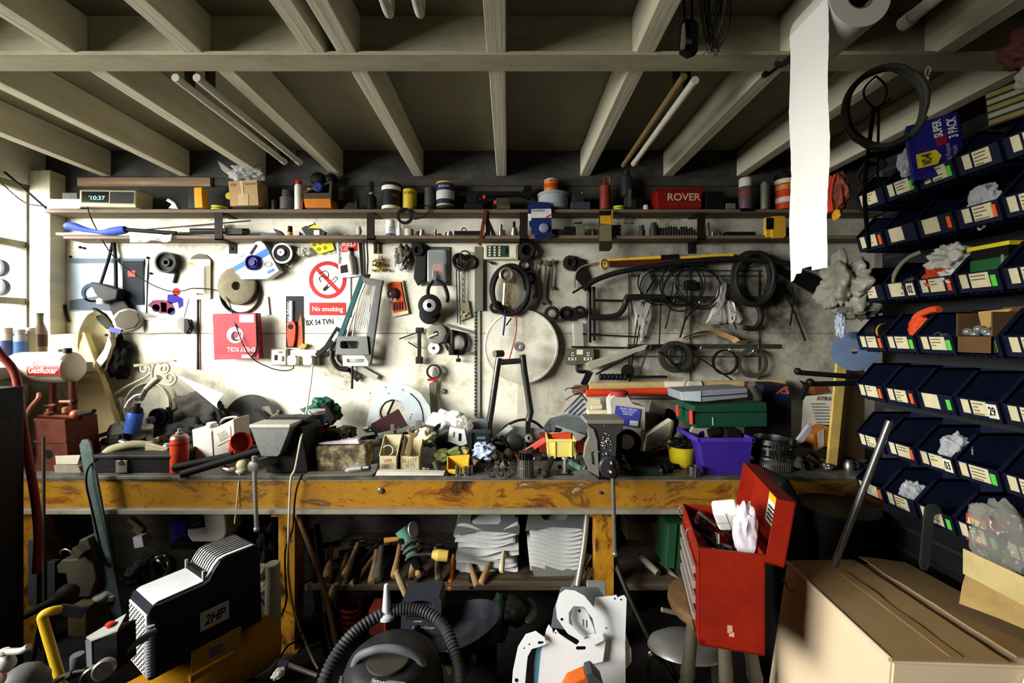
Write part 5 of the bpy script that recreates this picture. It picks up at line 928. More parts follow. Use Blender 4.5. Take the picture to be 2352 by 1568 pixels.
# scroll bracket and pan
IRON=C(206,200,172,.6,dirt=.35)
def spiral(cx,cy,r,a0,turns,sgn=1,n=26):return[(cx+r*(1-.8*i/n)*cos(a0+sgn*2*pi*turns*i/n),cy+r*(1-.8*i/n)*sin(a0+sgn*2*pi*turns*i/n))for i in range(n+1)]
g=G(2.76)
def addsp(pts,r=2.6):g.tube([(x,y,-.01)for x,y in pts],r,8,sm=True,sub=3)
addsp([(262,908),(300,884),(334,868),(350,856)]+spiral(336,847,14,.5,1.3,-1));addsp([(352,852),(356,872)]+[(372,880),(396,884)]+spiral(394,868,15,1.4,1.4,-1));addsp([(353,856),(356,840),(366,832)]+spiral(380,846,14,-2.2,1.5,1))
addsp([(366,878),(395,890),(408,912),(409,942)]);addsp(spiral(274,924,10,-1.2,1.4,1)[::-1]+[(284,916),(280,950)]);addsp([(280,952),(282,924),(300,906),(320,892)])
br=G(2.76);br.poly([(312,836),(402,826),(408,830),(314,842)],-.02,.0)
T('scroll_bracket','cream wrought iron bracket with curled scrolls behind the blowtorch','bracket',('scrolls',g,IRON),('top_bar',br,C(150,144,116,.7,dirt=.4)))
g=G(2.72);g.lath(g.p(345,932,0),(-.06,-1,.1),[(.0,.004),(.128,.004),(.135,.012),(.142,.03),(.150,.03),(.150,.024),(.142,-.004),(0,-.004)],40);one('round_pan','round cream dish standing on edge behind the blowtorch','dish',g,C(206,202,180,.45,dirt=.5,sc=11))
g=G(2.6);g.disc(369,955,[(18,0),(19,.004),(19,.03),(17,.03),(16,.006),(0,.006)]);
for i in range(8):a=i*pi/4;g.seg((369+4*cos(a),955+4*sin(a),-.012),(369+17*cos(a),955+17*sin(a),-.012),1.3)
hb=G(2.6);hb.disc(357,962,[(3,0),(8,0),(8,.03),(3,.03),(3,.0)],o=-.02,cap=(False,False));hl=G(2.6);hl.poly([(352,968),(386,965),(388,1036),(350,1036)],.0,.03,bev=.004)
T('fan_motor','black fan housing with spoked wheel beside the blowtorch','fan',('spoked_wheel',g,BLACK),('hub',hb,C(170,174,184,.4)),('body',hl,BLACK))
g=G(2.6);g.poly([(384,935),(392,950),(386,1030),(376,1036)],-.01,.02);one('black_bar','black flat bar standing beside the spoked fan','bar',g,BLACK)
# white nozzle bag, grey cloth, disc, jerrycan etc.
g=G(2.72);g.sheet(lambda u,v:(408+112*u,858+45*u+44*u*v,-.02-.07*sin(v*pi)*u),18,14,.003);one('plastic_sheet','white tapering plastic wrap lying across the rear of the bench','plastic wrap',g,C(236,238,240,.35,dirt=.1))
g=G(2.70);g.blob(450,950,62,48,.06,.03,.3,2.2,6);one('dark_cloth','dark grey crumpled cloth under the white plastic wrap','cloth',g,C(70,68,60,.8,dirt=.5))
g=G(2.55);g.blob(440,1000,60,34,.08,.02,.35,2.6,16);one('dark_rag','black oily rag behind the red aerosol','rag',g,C(26,25,23,.7,dirt=.4))
g=G(2.7);g.seg((503,928,-.03),(528,968,-.06),6);g.seg((528,968,-.06),(536,985,-.05),8);one('black_rod','black handle below the white plastic wrap','bar',g,BLACK)
g=G(2.72);g.lath(g.p(562,965,.05),(.1,-1,.22),[(0,0),(.155,0),(.155,.005),(0,.005)],40);one('cutting_disc','dark grey cutting disc leaning on the wall','disc',g,C(62,62,58,.7))
def aero(name,lab,x,r,y0,yb,m,cap,d=None,bands=(),o=0):
 d=d or bd(yb);h=yb-y0;g=G(d);g.can(x,yb,[(r*.94,0),(r,1.5),(r,h*.78),(r*.95,h*.8),(r*.55,h*.88)],o,22);c=G(d);c.can(x,yb-h*.88,[(r*.4,0),(r*.4,h*.04),(r*.2,h*.05),(r*.2,h*.12)],o,12);parts=[('can_body',g,m),('nozzle',c,cap)]
 for ya,yb_,mm in bands:b=G(d);b.can(x,ya,[(r+.4,0),(r+.4,ya-yb_)],o,22,cap=(False,False));parts.append(('label_band',b,mm))
 sh=G(d);sh.can(x,yb-h*.78,[(r*1.02,0),(r*.9,h*.06),(r*.5,h*.1)],o,22,cap=(False,False));parts.append(('shoulder',sh,STEEL));return T(name,lab,'aerosol',*parts)
dd=bd(1082);g=G(dd);fl_=G(dd);fl_.poly([(404,1046),(408,1038),(412,1046)],-.049,-.046)
aero('aerosol','orange red aerosol without cap standing in front of the white fuel can',412,18,984,1082,C(196,66,34,.35,dirt=.25),C(150,148,140,.4),bands=((1074,1068,C(150,40,26,.4)),(1020,1016,C(150,40,26,.4))))
aero('aerosol','blue and white aerosol half hidden behind the orange red one',388,13,1010,1066,C(200,204,220,.35),BLACK,bands=((1046,1030,C(40,46,110,.4)),));
d=bd(1064);g=G(d);g.poly([(440,986),(486,990),(492,1064),(446,1062)],.0,.16,bev=.006);sd_=G(d);sd_.M=None
s2=G(d);A0=s2 .p(488,990,.0);
g2=G(d);g2 .poly([(487,986),(536,962),(540,1040),(492,1064)],.004,.15,bev=.004);cap=G(d);cap.can(478,984,[(10,0),(11,2),(11,10),(9,12)],.03,16);lbp=G(d);lbp.poly([(496,994),(528,978),(530,1008),(499,1024)],.001,.004);tx=G(d);tx.txt('SOLVENT\nCLEANER\nDEGREASE',500,990,526,1010,-.001,-26)
hnd=G(d);hnd.tube([(486,984,.06),(496,968,.06),(516,962,.06),(530,962,.06)],2.6)
T('fuel_can','white square solvent can with screw cap on the bench','can',('body',g,C(222,222,216,.35,dirt=.15)),('side_face',g2,C(214,212,200,.4,dirt=.2)),('screw_cap',cap,WHITE),('label',lbp,C(226,222,206,.5)),('lettering',tx,C(70,70,68,.5,dirt=0)),('carrying_handle',hnd,STEEL))
g=G(bd(1050));g.lath(g.p(548,1000,.0),(.1,0,1),[(.03,0),(.033,.004),(.033,.10),(.03,.104)],18);one('roll','yellowed paper roll standing beside the white solvent can','roll',g,C(206,196,140,.6,dirt=.3))
g=G(bd(1072));g.lath(g.p(545,1022,.0),Vector((.75,-.5,.45)),[(.018,-.07),(.022,-.05),(.03,-.02),(.05,.02),(.056,.055),(.052,.055),(.04,.02),(.0,.01)],20);one('funnel','red plastic funnel lying on its side by the near vice','funnel',g,C(186,44,24,.35,dirt=.2))
for P,lab in(((400,1074,0,520,1052,.05),'upper black steel tube lying in front of the white solvent can'),((424,1086,-.02,585,1040,.06),'lower black steel tube lying by the bench edge')):
 g=G(bd(1092));x0,y0,o0,x1,y1,o1=P;a,b=g.p(x0,y0,o0),g.p(x1,y1,o1);g.lath(a,b-a,[(.016,0),(.02,0),(.02,(b-a).length),(.016,(b-a).length),(.016,0)],14,cap=(False,False));one('steel_tube',lab,'tube',g,BLACK)
g=G(bd(1086));g.ball(558,1066,14,0,1,1,1);g.can(560,1082,[(10,0),(12,4),(10,8)],-.02);g.seg((560,1074,-.03),(556,1190,-.06),1.6);one('plumb_bob','cream bulb shaped fitting with a cord hanging over the bench edge','fitting',g,C(196,186,150,.5))
g=G(bd(1088));g.seg((518,1076,0),(536,1078,-.02),9,8);g.seg((514,1075,.01),(520,1076,0),6);one('air_coupling','chrome air coupling lying beside the cream bulb','coupling',g,CHROME)
# ================= vices
VM=C(120,121,118,.4,.55,dirt=.45,sc=30);VD=C(24,24,25,.5,.3,dirt=.3)
d=2.17;g=G(d);g.poly([(580,982),(586,974),(660,972),(672,976),(668,990),(648,1040),(642,1046),(606,1046),(598,1030),(584,992)],-.02,.06,bev=.004);jw=G(d);jw.box(580,972,672,980,-.028,.10,1)
bo=G(d);bo.poly([(640,985),(684,985),(692,1040),(700,1090),(600,1092),(600,1050),(648,1044)],.04,.26,bev=.006);rj=G(d);rj.box(590,968,684,984,.11,.2,2)
sc_=G(d);sc_.seg((620,1060,.05),(598,1062,-.05),12);sc_.disc(597,1063,[(12,0),(12,.016),(9,.02),(0,.02)],o=-.045);cl_=G(d);cl_.seg((597,1045,-.04),(597,1060,-.04),5)
bar=G(d);bar.seg((598,1040,-.055),(604,1200,-.055),4.6);bar.ball(604,1203,6.5,-.055)
T('bench_vice','worn grey bench vice whose jaws face the window end of the bench','vice',('sliding_jaw',g,VM),('jaw_plate',jw,C(176,174,164,.4,.5)),('fixed_body',bo,VD),('fixed_jaw',rj,VD),('screw',sc_,VM),('screw_collar',cl_,STEEL),('handle',bar,C(170,168,158,.35,.7)))
d=2.14;g=G(d);g.poly([(1346,978),(1350,966),(1424,964),(1432,974),(1428,990),(1416,1000),(1414,1062),(1420,1090),(1374,1094),(1366,1040),(1352,992)],-.01,.07,bev=.004);jw=G(d);jw.box(1344,962,1432,972,-.02,.14,2)
ar=G(d);ar.poly([(1348,974),(1362,984),(1370,1010),(1374,1092),(1354,1084),(1340,1050),(1344,1020),(1352,1004)],-.02,.02,[[(1356,1036),(1364,1032),(1365,1066),(1358,1062)]])
bo=G(d);bo.disc(1397,1068,[(24,0),(24,.02),(21,.028),(0,.028)],o=-.01);kn=G(d);kn.ball(1400,1074,14,-.07);kn.can(1399,1062,[(7,0),(8,6),(6,14),(4,16)],-.07);rb=G(d);rb.box(1368,985,1440,1092,.08,.26,3)
ft=G(d);ft.poly([(1316,1086),(1352,1080),(1372,1094),(1368,1104),(1330,1096)],-.03,.03,bev=.003);bar=G(d);bar.seg((1399,1085,-.075),(1404,1250,-.075),4.6);bar.ball(1404,1254,7,-.075);sp_=G(d)
for i in range(36):sp_.ball(1388+random.gauss(0,8),1012+random.gauss(0,13),U(1,2.2),-.012,seg=6)
T('bench_vice','larger grey bench vice beside the clear tub with the red lid','vice',('sliding_jaw',g,C(74,74,70,.4,.5,dirt=.4)),('jaw_plate',jw,C(150,148,138,.4,.5)),('curved_arm',ar,C(150,148,140,.4,.5,dirt=.3)),('boss',bo,C(64,66,70,.35,.5)),('ball_knob',kn,C(70,70,68,.2,.9,dirt=.2)),('fixed_body',rb,VD),('foot',ft,VM),('handle',bar,C(150,150,144,.3,.8)),('weld_spatter',sp_,CHROME))
# ================= middle of the bench
g=G(2.68);g.blob(738,948,40,28,.06,.02,.4,2.4,12);one('green_bag','dark green plastic bag behind the blue and white paint tin','bag',g,C(26,74,52,.3,dirt=.4))
g=G(2.66);g.poly([(752,922),(776,960),(760,975),(736,930)],-.02,.06,bev=.01);one('rubber_flap','black rubber sheet edge over the dark green bag','rubber sheet',g,BLACK)
g=G(2.5);g.can(728,986,[(24,0),(25,2),(25,5),(22,6)],0);one('shallow_tin','flat tin lid under the blue and white paint tin','lid',g,C(150,142,118,.4,.5))
can('paint_tin','small blue and white paint tin with bare metal rim','tin',727,18.5,944,980,C(176,176,168,.35,.5),2.5,0,bands=((976,950,C(44,46,100,.4)),),lid=([(19,0),(19,3),(16,3)],C(200,200,196,.3,.5)),base_y=980,txts=(('Hammer',711,956,726,964,WHITE),('ITE',712,966,725,972,WHITE)))
g=G(2.48);g.poly([(734,963),(742,963),(742,978),(734,978)],-.046,-.043);
def scrap(pts,m,lab,name='metal_sheet',d=2.6,o0=0,o1=.004,cat='metal sheet'):return one(name,lab,cat,(lambda g:g.poly(pts,o0,o1))(G(d)),m)
scrap([(582,940),(592,936),(632,968),(624,972)],DKST,'narrow dark blade leaning over the near vice','steel_strip');scrap([(602,934),(618,932),(632,968),(616,970)],C(120,112,96,.5,.4),'broad bent strip beside the dark blade','steel_strip',2.62)
scrap([(640,955),(690,950),(735,978),(690,988),(640,972)],C(120,116,100,.45,.4,dirt=.4),'grey sheet metal offcut behind the near vice','metal_sheet',2.58,0,.01)
g=G(2.6);g.tube([(622,968,0),(630,958,-.02),(645,948,-.02)],5);g.ball(646,944,6,-.02);one('lever','brown knobbed lever behind the near vice','lever',g,C(92,78,60,.5))
g=G(2.42);g.poly([(672,975),(692,992),(690,1000),(676,992)],-.02,.02,bev=.003);one('packet','yellow and green packet beside the near vice','packet',g,C(206,206,60,.4,dirt=.3))
def plierT(x0,y0,x1,y1,m,lab,d,o=0):
 a=math.degrees(math.atan2(y1-y0,x1-x0))-90;L=sqrt((x1-x0)**2+(y1-y0)**2);T('pliers',lab,'pliers',*pliers(x0,y0,L,DKST,m,L*.16,a,d=d,o=o))
plierT(752,978,716,1000,C(176,40,30,.4),'red handled pliers lying before the blue and white paint tin',2.4)
g=G(2.46);g.blob(740,1004,34,22,.08,.02,.35,3,21);one('black_rag','black rag heaped behind the stone block','rag',g,C(22,22,22,.6,dirt=.4))
g=G(2.46);g.blob(796,990,26,14,.05,-.02,.3,2.4,23);one('leather_glove','brown leather glove behind the stone block','glove',g,C(78,66,48,.6,dirt=.4))
tubeT('wire','stiff pale wire arc by the brown glove','wire',[(798,1010),(782,998),(781,990),(788,986)],1.6,C(206,190,140,.5),d=2.4)
d=bd(1082);g=G(d);g.poly([(723,1026),(838,1022),(842,1030),(842,1078),(726,1083)],.0,.13,bev=.006);one('stone_block','big grimy rectangular stone block on the bench edge','block',g,ramp_mat([(.0,(22,18,10)),(.40,(50,42,26)),(.52,(104,92,64)),(.64,(168,154,118)),(1,(60,50,32))],(16,16,16),.8,.5,10))
g=G(d);g.poly([(727,1020),(818,1011),(822,1021),(728,1022)],.02,.05);one('folded_paper','white folded paper lying on the stone block','paper',g,C(214,206,214,.6,dirt=.1))
g=G(bd(1096));g.poly([(700,1090),(862,1084),(852,1092),(700,1095)],.0,.05);one('steel_offcut','flat steel offcut lying before the stone block','metal sheet',g,C(120,116,104,.4,.4,dirt=.4))
g=G(bd(1090));g.seg((796,1078,-.02),(806,1075,-.02),2,7);g.seg((806,1075,-.02),(834,1072,-.02),7,6);g.seg((834,1072,-.02),(850,1070,-.02),3);one('gas_nozzle','bright pointed nozzle lying before the stone block','nozzle',g,C(206,208,212,.25,.7))
g=G(bd(1092));g.poly([(850,1068),(866,1066),(862,1090),(854,1090)],0,.02,bev=.002);one('blade_clamp','small steel clamp beside the bright nozzle','clamp',g,STEEL)
# big plate with cut-out, maroon pad
d=2.74;g=G(d);out=[(834,1024),(846,960),(858,905),(880,882),(905,876),(940,884),(968,902),(988,932),(992,960),(990,1024)]
hol=[(872,952),(874,936),(884,920),(900,916),(920,922),(932,936),(936,950),(934,976),(930,996),(884,996),(876,970)]
g.poly(out,-.02,-.014,[hol]);h=G(d)
for x,y in((888,888),(927,894),(895,902),(853,902),(947,950),(945,956),(944,961)):h.disc(x,y,[(1.4,0),(1.4,.001),(0,.001)],o=-.0202)
cv=G(d);cv.tube([(944,902,-.021),(962,920,-.021),(972,945,-.021),(973,968,-.021)],1.2,6)
T('guard_plate','big pale grey metal plate with a curved cut-out leaning on the wall','plate',('sheet',g,C(186,194,196,.4,.1,dirt=.25)),('drilled_holes',h,BLACK),('cut_line',cv,BLACK))
g=G(2.6);g.poly([(854,972),(916,938),(938,976),(866,1004)],-.02,-.01);one('abrasive_pad','maroon abrasive pad leaning in front of the cut-out plate','pad',g,C(58,32,34,.9,dirt=.3,sc=40))
tubeT('belt','thin black band curving inside the cut-out plate','band',[(902,918),(884,926),(874,946),(880,962)],2,BLACK,d=2.7);g=G(2.7);g.seg((905,918),(890,952),2.6);one('black_rod','black rod standing inside the cut-out plate','rod',g,BLACK)
g=G(2.5);g.poly([(880,992),(962,974),(966,984),(884,1000)],-.02,.02,bev=.003);g.box(900,972,908,1010,-.03,-.02);g.seg((905,1000,-.04),(930,998,-.04),7);g.box(870,992,886,1006,-.02,.03,2,-12);g.box(956,966,970,984,-.03,.02,2);one('sash_clamp','grey steel clamp lying on top of the small open cartons','clamp',g,C(120,120,114,.35,.6,dirt=.4))
def openbin(x0,x1,yt,ym,yb,d,lab,hand,rot=0):
 g=G(d);k=.0022
 g.box(x0,ym,x1,yb,.0,.004);g.box(x0,yt,x1,yb,.10,.104);g.box(x0,yb-2,x1,yb,0,.104)
 for x in(x0,x1-2):
  v=[g.p(x,yb,0),g.p(x,yb,.1),g.p(x,yt,.1),g.p(x,yt+6,.085),g.p(x,ym,0)];w=[q+Vector((.004,0,0))for q in v];g.rings([v,w])
 tx=G(d);tx.txt(hand,x0+6,ym+6,x1-6,ym+26,-.001,-4);T('small_carton',lab,'carton',('carton_body',g,C(196,184,146,.8,dirt=.35)),('handwriting',tx,C(150,90,76,.6,dirt=0)if 'front' in lab else C(110,104,84,.6,dirt=0)))
openbin(870,912,1008,1047,1084,bd(1084),'open front cream carton with red handwriting','SHIMS\nGASKETS');openbin(918,964,1008,1047,1083,bd(1083)+.01,'open cream carton holding the adjustable wrench','ALLOY\nSETS')
g=G(bd(1083)-.02);g.poly([(932,1048),(928,1042),(940,1000),(932,990),(938,986),(946,996),(954,994),(958,984),(962,990),(956,1004),(948,1008),(942,1046),(938,1050)],.01,.026,bev=.003);one('adjustable_wrench','rusty adjustable wrench standing in the second cream carton','wrench',g,C(150,128,92,.4,.6,dirt=.5))
g=G(bd(1083));g.lath(g.p(884,1040,.05),(.3,-1,.2),[(.025,0),(.03,0),(.03,.01),(.025,.01),(.025,0)],20,cap=(False,False));one('hose_clip','white edged ring inside the red lettered carton','ring',g,WHITE)
g=G(bd(1064));g.blob(976,1000,24,18,.05,.0,.25,2.5,31);one('cream_rag','cream rag draped behind the second cream carton','rag',g,C(222,212,176,.8,dirt=.2))
g=G(2.66);g.blob(1030,978,48,34,.07,.02,.25,2.3,33);one('plastic_bag','big crumpled white plastic bag at the middle of the bench','bag',g,C(236,236,234,.3,dirt=.1))
g=G(2.62);g.blob(1066,978,22,26,.04,-.04,.25,2.3,35);one('clear_bag','cloudy clear bag beside the white plastic bag','bag',g,CLEARD)
PT=C(20,62,44,.4,dirt=.3)
g=G(2.5);g.seg((1008,1018,.0),(1040,1006,.02),19,19);g.seg((1000,1020,-.01),(1010,1017,0),15,18);lb=G(2.5);lb.poly([(1036,976),(1070,982),(1076,1014),(1062,1020),(1030,1008)],-.05,-.012,bev=.004);br=G(2.5);br.poly([(1056,990),(1062,991),(1061,1008),(1055,1007)],-.052,-.049);st=G(2.5);st.poly([(1044,986),(1047,987),(1046,1000),(1042,999)],-.052,-.049)
T('power_tool','green power tool with white back panel lying amid the bench clutter','power tool',('motor',g,C(34,38,38,.4)),('rear_panel',lb,C(226,228,222,.4)),('barcode',br,INK),('green_mark',st,C(60,130,90,.5)))
g=G(2.46);g.box(1078,992,1126,1036,-.02,.08,3);g.box(1076,990,1086,1034,-.03,.0,1);h=G(2.46)
for i in range(3):h.box(1096,1000+i*12,1116,1006+i*12,-.024,-.02)
T('battery_charger','dark green and black battery pack beside the green power tool','battery pack',('case',g,C(26,34,38,.4)),('vents',h,C(90,98,110,.4)))
g=G(2.36)
g.blob(1022,1046,26,15,.05,0,.22,2.2,41)
for i in range(4):g.tube([(1034+i*5,1036+i*3,-.03),(1046+i*6,1028+i*5,-.04),(1058+i*4,1024+i*9,-.05)],6,10)
one('work_glove','olive green work glove above the yellow scoop','glove',g,C(96,104,56,.9,dirt=.4,dc=(44,48,24)))
g=G(2.34);g.poly([(1050,1036),(1066,1026),(1078,1032),(1070,1050),(1056,1050)],-.03,.03,bev=.008);one('glove_cuff','yellow glove finger beside the olive glove','glove',g,C(206,196,110,.8))
d=bd(1086);g=G(d);g.poly([(1024,1054),(1076,1050),(1078,1074),(1074,1086),(1030,1084)],.05,.054);g.poly([(1028,1074),(1074,1072),(1074,1086),(1030,1086)],-.03,-.026);g.poly([(1030,1084),(1074,1084),(1074,1086),(1030,1086)],-.03,.054)
for a,b in((1024,1028),(1074,1074)):
 v=[g.p(a,1054,.05),g.p(b,1074,-.03),g.p(b+2,1086,-.03),g.p(a+5,1086,.05)];w=[q+Vector((.004,0,0))for q in v];g.rings([v,w])
one('scoop','open yellow plastic scoop bin at the bench edge','scoop',g,C(222,178,50,.4,dirt=.25))
for x,y,r,h,lab in((1052,1090,7,20,'first chrome socket in front of the yellow scoop'),(1071,1091,6.5,20,'second chrome socket in front of the yellow scoop'),(1081,1088,6,19,'third chrome socket in front of the yellow scoop'),(974,1088,5,16,'first of the paired sockets by the cream cartons'),(983,1088,5,14,'second of the paired sockets by the cream cartons')):
 g=G(bd(y));g.can(x,y,[(r,0),(r,h),(r*.7,h),(r*.7,h*.5),(0,h*.5)],0,14);one('socket',lab,'socket',g,CHROME)
g=G(bd(1096));g.poly([(866,1082),(1020,1086),(1018,1092),(862,1092)],.0,.04);one('paper_sheet','pale flat sheet under the cream cartons at the bench edge','sheet',g,C(206,200,184,.6))
g=G(bd(1084));g.seg((1000,1060,0),(1008,1080,-.02),8,7);g.ball(1008,1080,8,-.02);one('hammer_grip','dark green rounded grip leaning by the yellow scoop','grip',g,C(56,58,46,.5))
g=G(bd(1078));g.seg((1078,1060,.02),(1098,1066,-.02),11);one('wood_dowel','short brown dowel beside the yellow scoop','dowel',g,C(110,92,70,.6))
g=G(bd(1070));g.blob(1112,1036,26,20,.05,0,.35,2.5,47);one('blue_rag','pale blue rag amid the bench clutter','rag',g,C(170,180,210,.8,dirt=.2))
# swing arm frame
FR=C(70,70,68,.25,.8,dirt=.35);d=2.62
g=G(d);g.tube([(1146,822),(1143,840),(1128,945),(1124,968)],7.5,14,sm=False);g.tube([(1200,814),(1204,850),(1219,946),(1214,966)],7.5,14,sm=False);cb=G(d);cb.seg((1146,832),(1200,828),7,6.5);h1=G(d);h1 .lath(h1 .p(1194,796,0),(-.3,-1,.1),[(.014,-.02),(.029,-.02),(.029,.03),(.014,.03),(.014,-.02)],20,cap=(False,False));h2=G(d);h2 .seg((1136,812,-.02),(1154,812,.02),8)
lo=G(d);lo.poly([(1121,960),(1132,962),(1130,985),(1133,1042),(1124,1042),(1120,985)],-.008,.008,bev=.002);lo2=G(d);lo2 .poly([(1208,958),(1220,962),(1217,985),(1219,1042),(1211,1042),(1207,985)],-.008,.008,bev=.002)
T('swing_arm','steel motorcycle swing arm standing upright before the round plate','swing arm',('fork_legs',g,FR),('crossbar',cb,FR),('pivot_eye',h1,C(60,58,54,.3,.8)),('pivot_eye',h2,C(96,90,76,.4,.6)),('axle_lug',lo,BLACK),('axle_lug',lo2,BLACK))
# pale plates, belt arc, box etc. behind the yellow crate
scrap([(1084,970),(1126,958),(1128,1024),(1084,1024)],C(150,164,172,.35,.3,dirt=.3),'pale blue grey plate behind the swing arm foot','metal_sheet',2.72,0,.004)
tubeT('belt','black arched band over the steel offcuts beside the swing arm','band',[(1140,1008,0),(1160,980,0),(1196,964,0),(1230,970,0),(1256,996,0),(1262,1010)],3,BLACK,d=2.66)
scrap([(1140,1000),(1170,975),(1178,984),(1146,1010)],C(206,206,202,.4,.3),'white strip lying on the steel offcuts','metal_strip',2.6,0,.01);scrap([(1150,990),(1180,978),(1250,985),(1262,1010),(1180,1010)],C(140,146,146,.35,.4,dirt=.3),'curved grey steel offcut under the black arched band','metal_sheet',2.64,0,.006)
g=G(2.52);g.disc(1180,1020,[(22,0),(24,.006),(18,.02),(0,.024)],o=.02);g.seg((1150,1000),(1166,1024),5);one('dark_dial','dark round housing amid the clutter by the swing arm','housing',g,C(60,60,56,.35,.4))
g=G(2.74);g.poly([(1240,1024),(1244,985),(1262,960),(1300,950),(1350,955),(1352,1024)],-.01,-.004);one('metal_sheet','rounded pale grey sheet behind the big vice','metal sheet',g,C(136,146,146,.4,.3,dirt=.35));
g=G(2.68);g.poly([(1262,1000),(1268,970),(1290,956),(1345,966),(1380,1000),(1340,1004)],0,.005);one('metal_sheet','second rounded grey sheet in front of the first beside the big vice','metal sheet',g,C(110,120,120,.4,.3,dirt=.35))
g=G(2.5);g.poly([(1268,998),(1278,976),(1346,1000),(1330,1012)],0,.004);b=G(2.5);b.poly([(1270,994),(1276,980),(1290,984),(1284,1000)],-.003,0);T('label_card','grey card with a black printed square behind the yellow crate','card',('card',g,C(150,152,150,.5)),('printed_square',b,INK))
g=G(2.78);
for i in range(6):a=.28+i*.02;g.seg((1302+i*9.5-6,946+3*i,0),(1336+i*3,904+i*11,0),1.3,n=6)
g.seg((1334,902,0),(1352,926,0),1.6);sh_=G(2.78);sh_.poly([(1300,950),(1334,903),(1352,926),(1350,970)],.006,.010);T('brush_comb','fan shaped comb with dark tines standing behind the cream carton','comb',('tines',g,C(50,52,66,.4)),('backing',sh_,C(196,200,206,.4)))
d=2.7;g=G(d);g.box(1352,942,1394,1030,.0,.08,1);fl_=G(d);fl_.poly([(1354,916),(1382,916),(1386,942),(1352,942)],.06,.064);r_=G(d);r_.seg((1360,938,.03),(1384,936,.03),6);T('carton','open cream carton standing behind the big vice','carton',('body',g,C(216,204,166,.7,dirt=.15)),('flap',fl_,C(206,194,154,.7)),('roll_inside',r_,CREAM))
d=bd(1092)-.0;g=G(2.24);X=2.24
cr=G(2.24);cr.poly([(1258,1012),(1322,1010),(1320,1052),(1262,1054)],.0,.004);cr.poly([(1258,1004),(1322,1002),(1320,1052),(1262,1054)],.10,.104);cr.poly([(1262,1050),(1320,1048),(1320,1052),(1262,1054)],0,.104)
for a,b in((1256,1260),(1318,1320)):
 v=[cr.p(a,1006,0),cr.p(a,1002,.1),cr.p(b,1053,.1),cr.p(b,1053,0)];w=[q+Vector((.006,0,0))for q in v];cr.rings([v,w])
cr.box(1256,1008,1324,1013,-.006,.004);cr.box(1272,1014,1276,1052,-.005,0);cr.box(1310,1013,1314,1050,-.005,0)
T('small_crate','pale yellow plastic crate perched on an upright bolt at the bench edge','crate',(None,cr,C(226,208,110,.4,dirt=.15)))
g=G(2.28);g.poly([(1268,1000),(1310,996),(1316,1030),(1272,1034)],.0,.05);tx=G(2.28);tx.txt('TYCHO',1284,1012,1304,1018,-.002,-3);tl=G(2.28);tl.poly([(1270,1018),(1314,1016),(1314,1018),(1270,1020)],-.002,.0);T('carton','small orange red box inside the yellow crate','box',('carton_body',g,C(206,62,36,.45)),('lettering',tx,C(236,206,190,.5,dirt=0)),('printed_line',tl,C(236,206,190,.5,dirt=0)))
g=G(2.22);g.seg((1299,1054,.03),(1299,1091,.03),3);g.can(1299,1091,[(10,0),(10,3),(5,5)],.03,6);g.can(1299,1056,[(9,0),(9,4)],.03,12);one('stand_bolt','long upright bolt carrying the yellow crate','bolt',g,C(196,192,176,.35,.5))
SG=C(160,160,154,.3,.9,dirt=.5,sc=24);d=bd(1092)
g=G(d);g.M=None
def vgear(gg,x,yb,h,r,n,k2=.86,o=0):
 rows=[]
 for yy in(0,h):
  row=[]
  for i in range(n):
   for j,rr in((0,k2),(.2,1),(.55,1),(.75,k2)):a=2*pi*(i+j)/n;row.append(gg.p(x,yb-yy,o)+Vector((cos(a),sin(a),0))*r*rr*gg.k)
  rows.append(row)
 gg.rings(rows)
vgear(g,1207,1092,20,19,24);vgear(g,1207,1071,18,18,24);g2=G(d);vgear(g2,1207,1052,8,18,14,.75);vgear(g2,1207,1043,6,17,14,.72);g3=G(d);g3 .can(1207,1072,[(19,0),(19,1.6)],0,24)
T('splined_gear','stack of splined steel gears standing at the bench edge','gear',('splined_drum',g,SG),('toothed_top',g2,DKST),('collar',g3,STEEL))
g=G(2.3);g.poly([(1190,1048),(1208,1030),(1250,1004),(1256,1012),(1214,1042),(1196,1054)],-.01,.012,bev=.003);b=G(2.3);b.poly([(1204,1034),(1220,1024),(1226,1032),(1210,1042)],-.014,.0);t=G(2.3);t.poly([(1182,1040),(1192,1048),(1188,1054)],-.01,.005);T('utility_knife','red and pale utility tool lying on the bench clutter behind the splined gears','knife',('body',g,C(206,84,74,.4)),('blade_end',b,CHROME),('tip',t,RED))
g=G(2.55);g.box(1240,1000,1344,1040,.0,.1,2);one('red_tray','dark red box behind the yellow crate','box',g,C(120,34,24,.45))
g=G(2.3);g.seg((1310,1060,.02),(1336,1078,-.0),9,7);g.poly([(1302,1052),(1318,1058),(1330,1076),(1312,1070)],.0,.02,bev=.003);one('turquoise_grip','turquoise grip lying under the yellow crate','grip',g,C(140,190,184,.4));g=G(bd(1090));g.seg((1336,1078,-.01),(1346,1070,0),7,8);one('chrome_pommel','chrome knob lying between the turquoise grip and the big vice','knob',g,CHROME)
g=G(bd(1092));g.seg((1250,1088,-.01),(1272,1056,.06),8,7);g.seg((1244,1090,-.02),(1252,1086,-.01),6,9);one('pipe_wrench','dark tube spanner lying at the bench edge beside the splined gears','spanner',g,C(70,70,62,.35,.6))
tubeT('hex_key','long dark hex key lying under the yellow crate','hex key',[(1278,1090,0),(1330,1090,0),(1336,1086,.01)],2.4,DKST,d=bd(1090),sm=False)
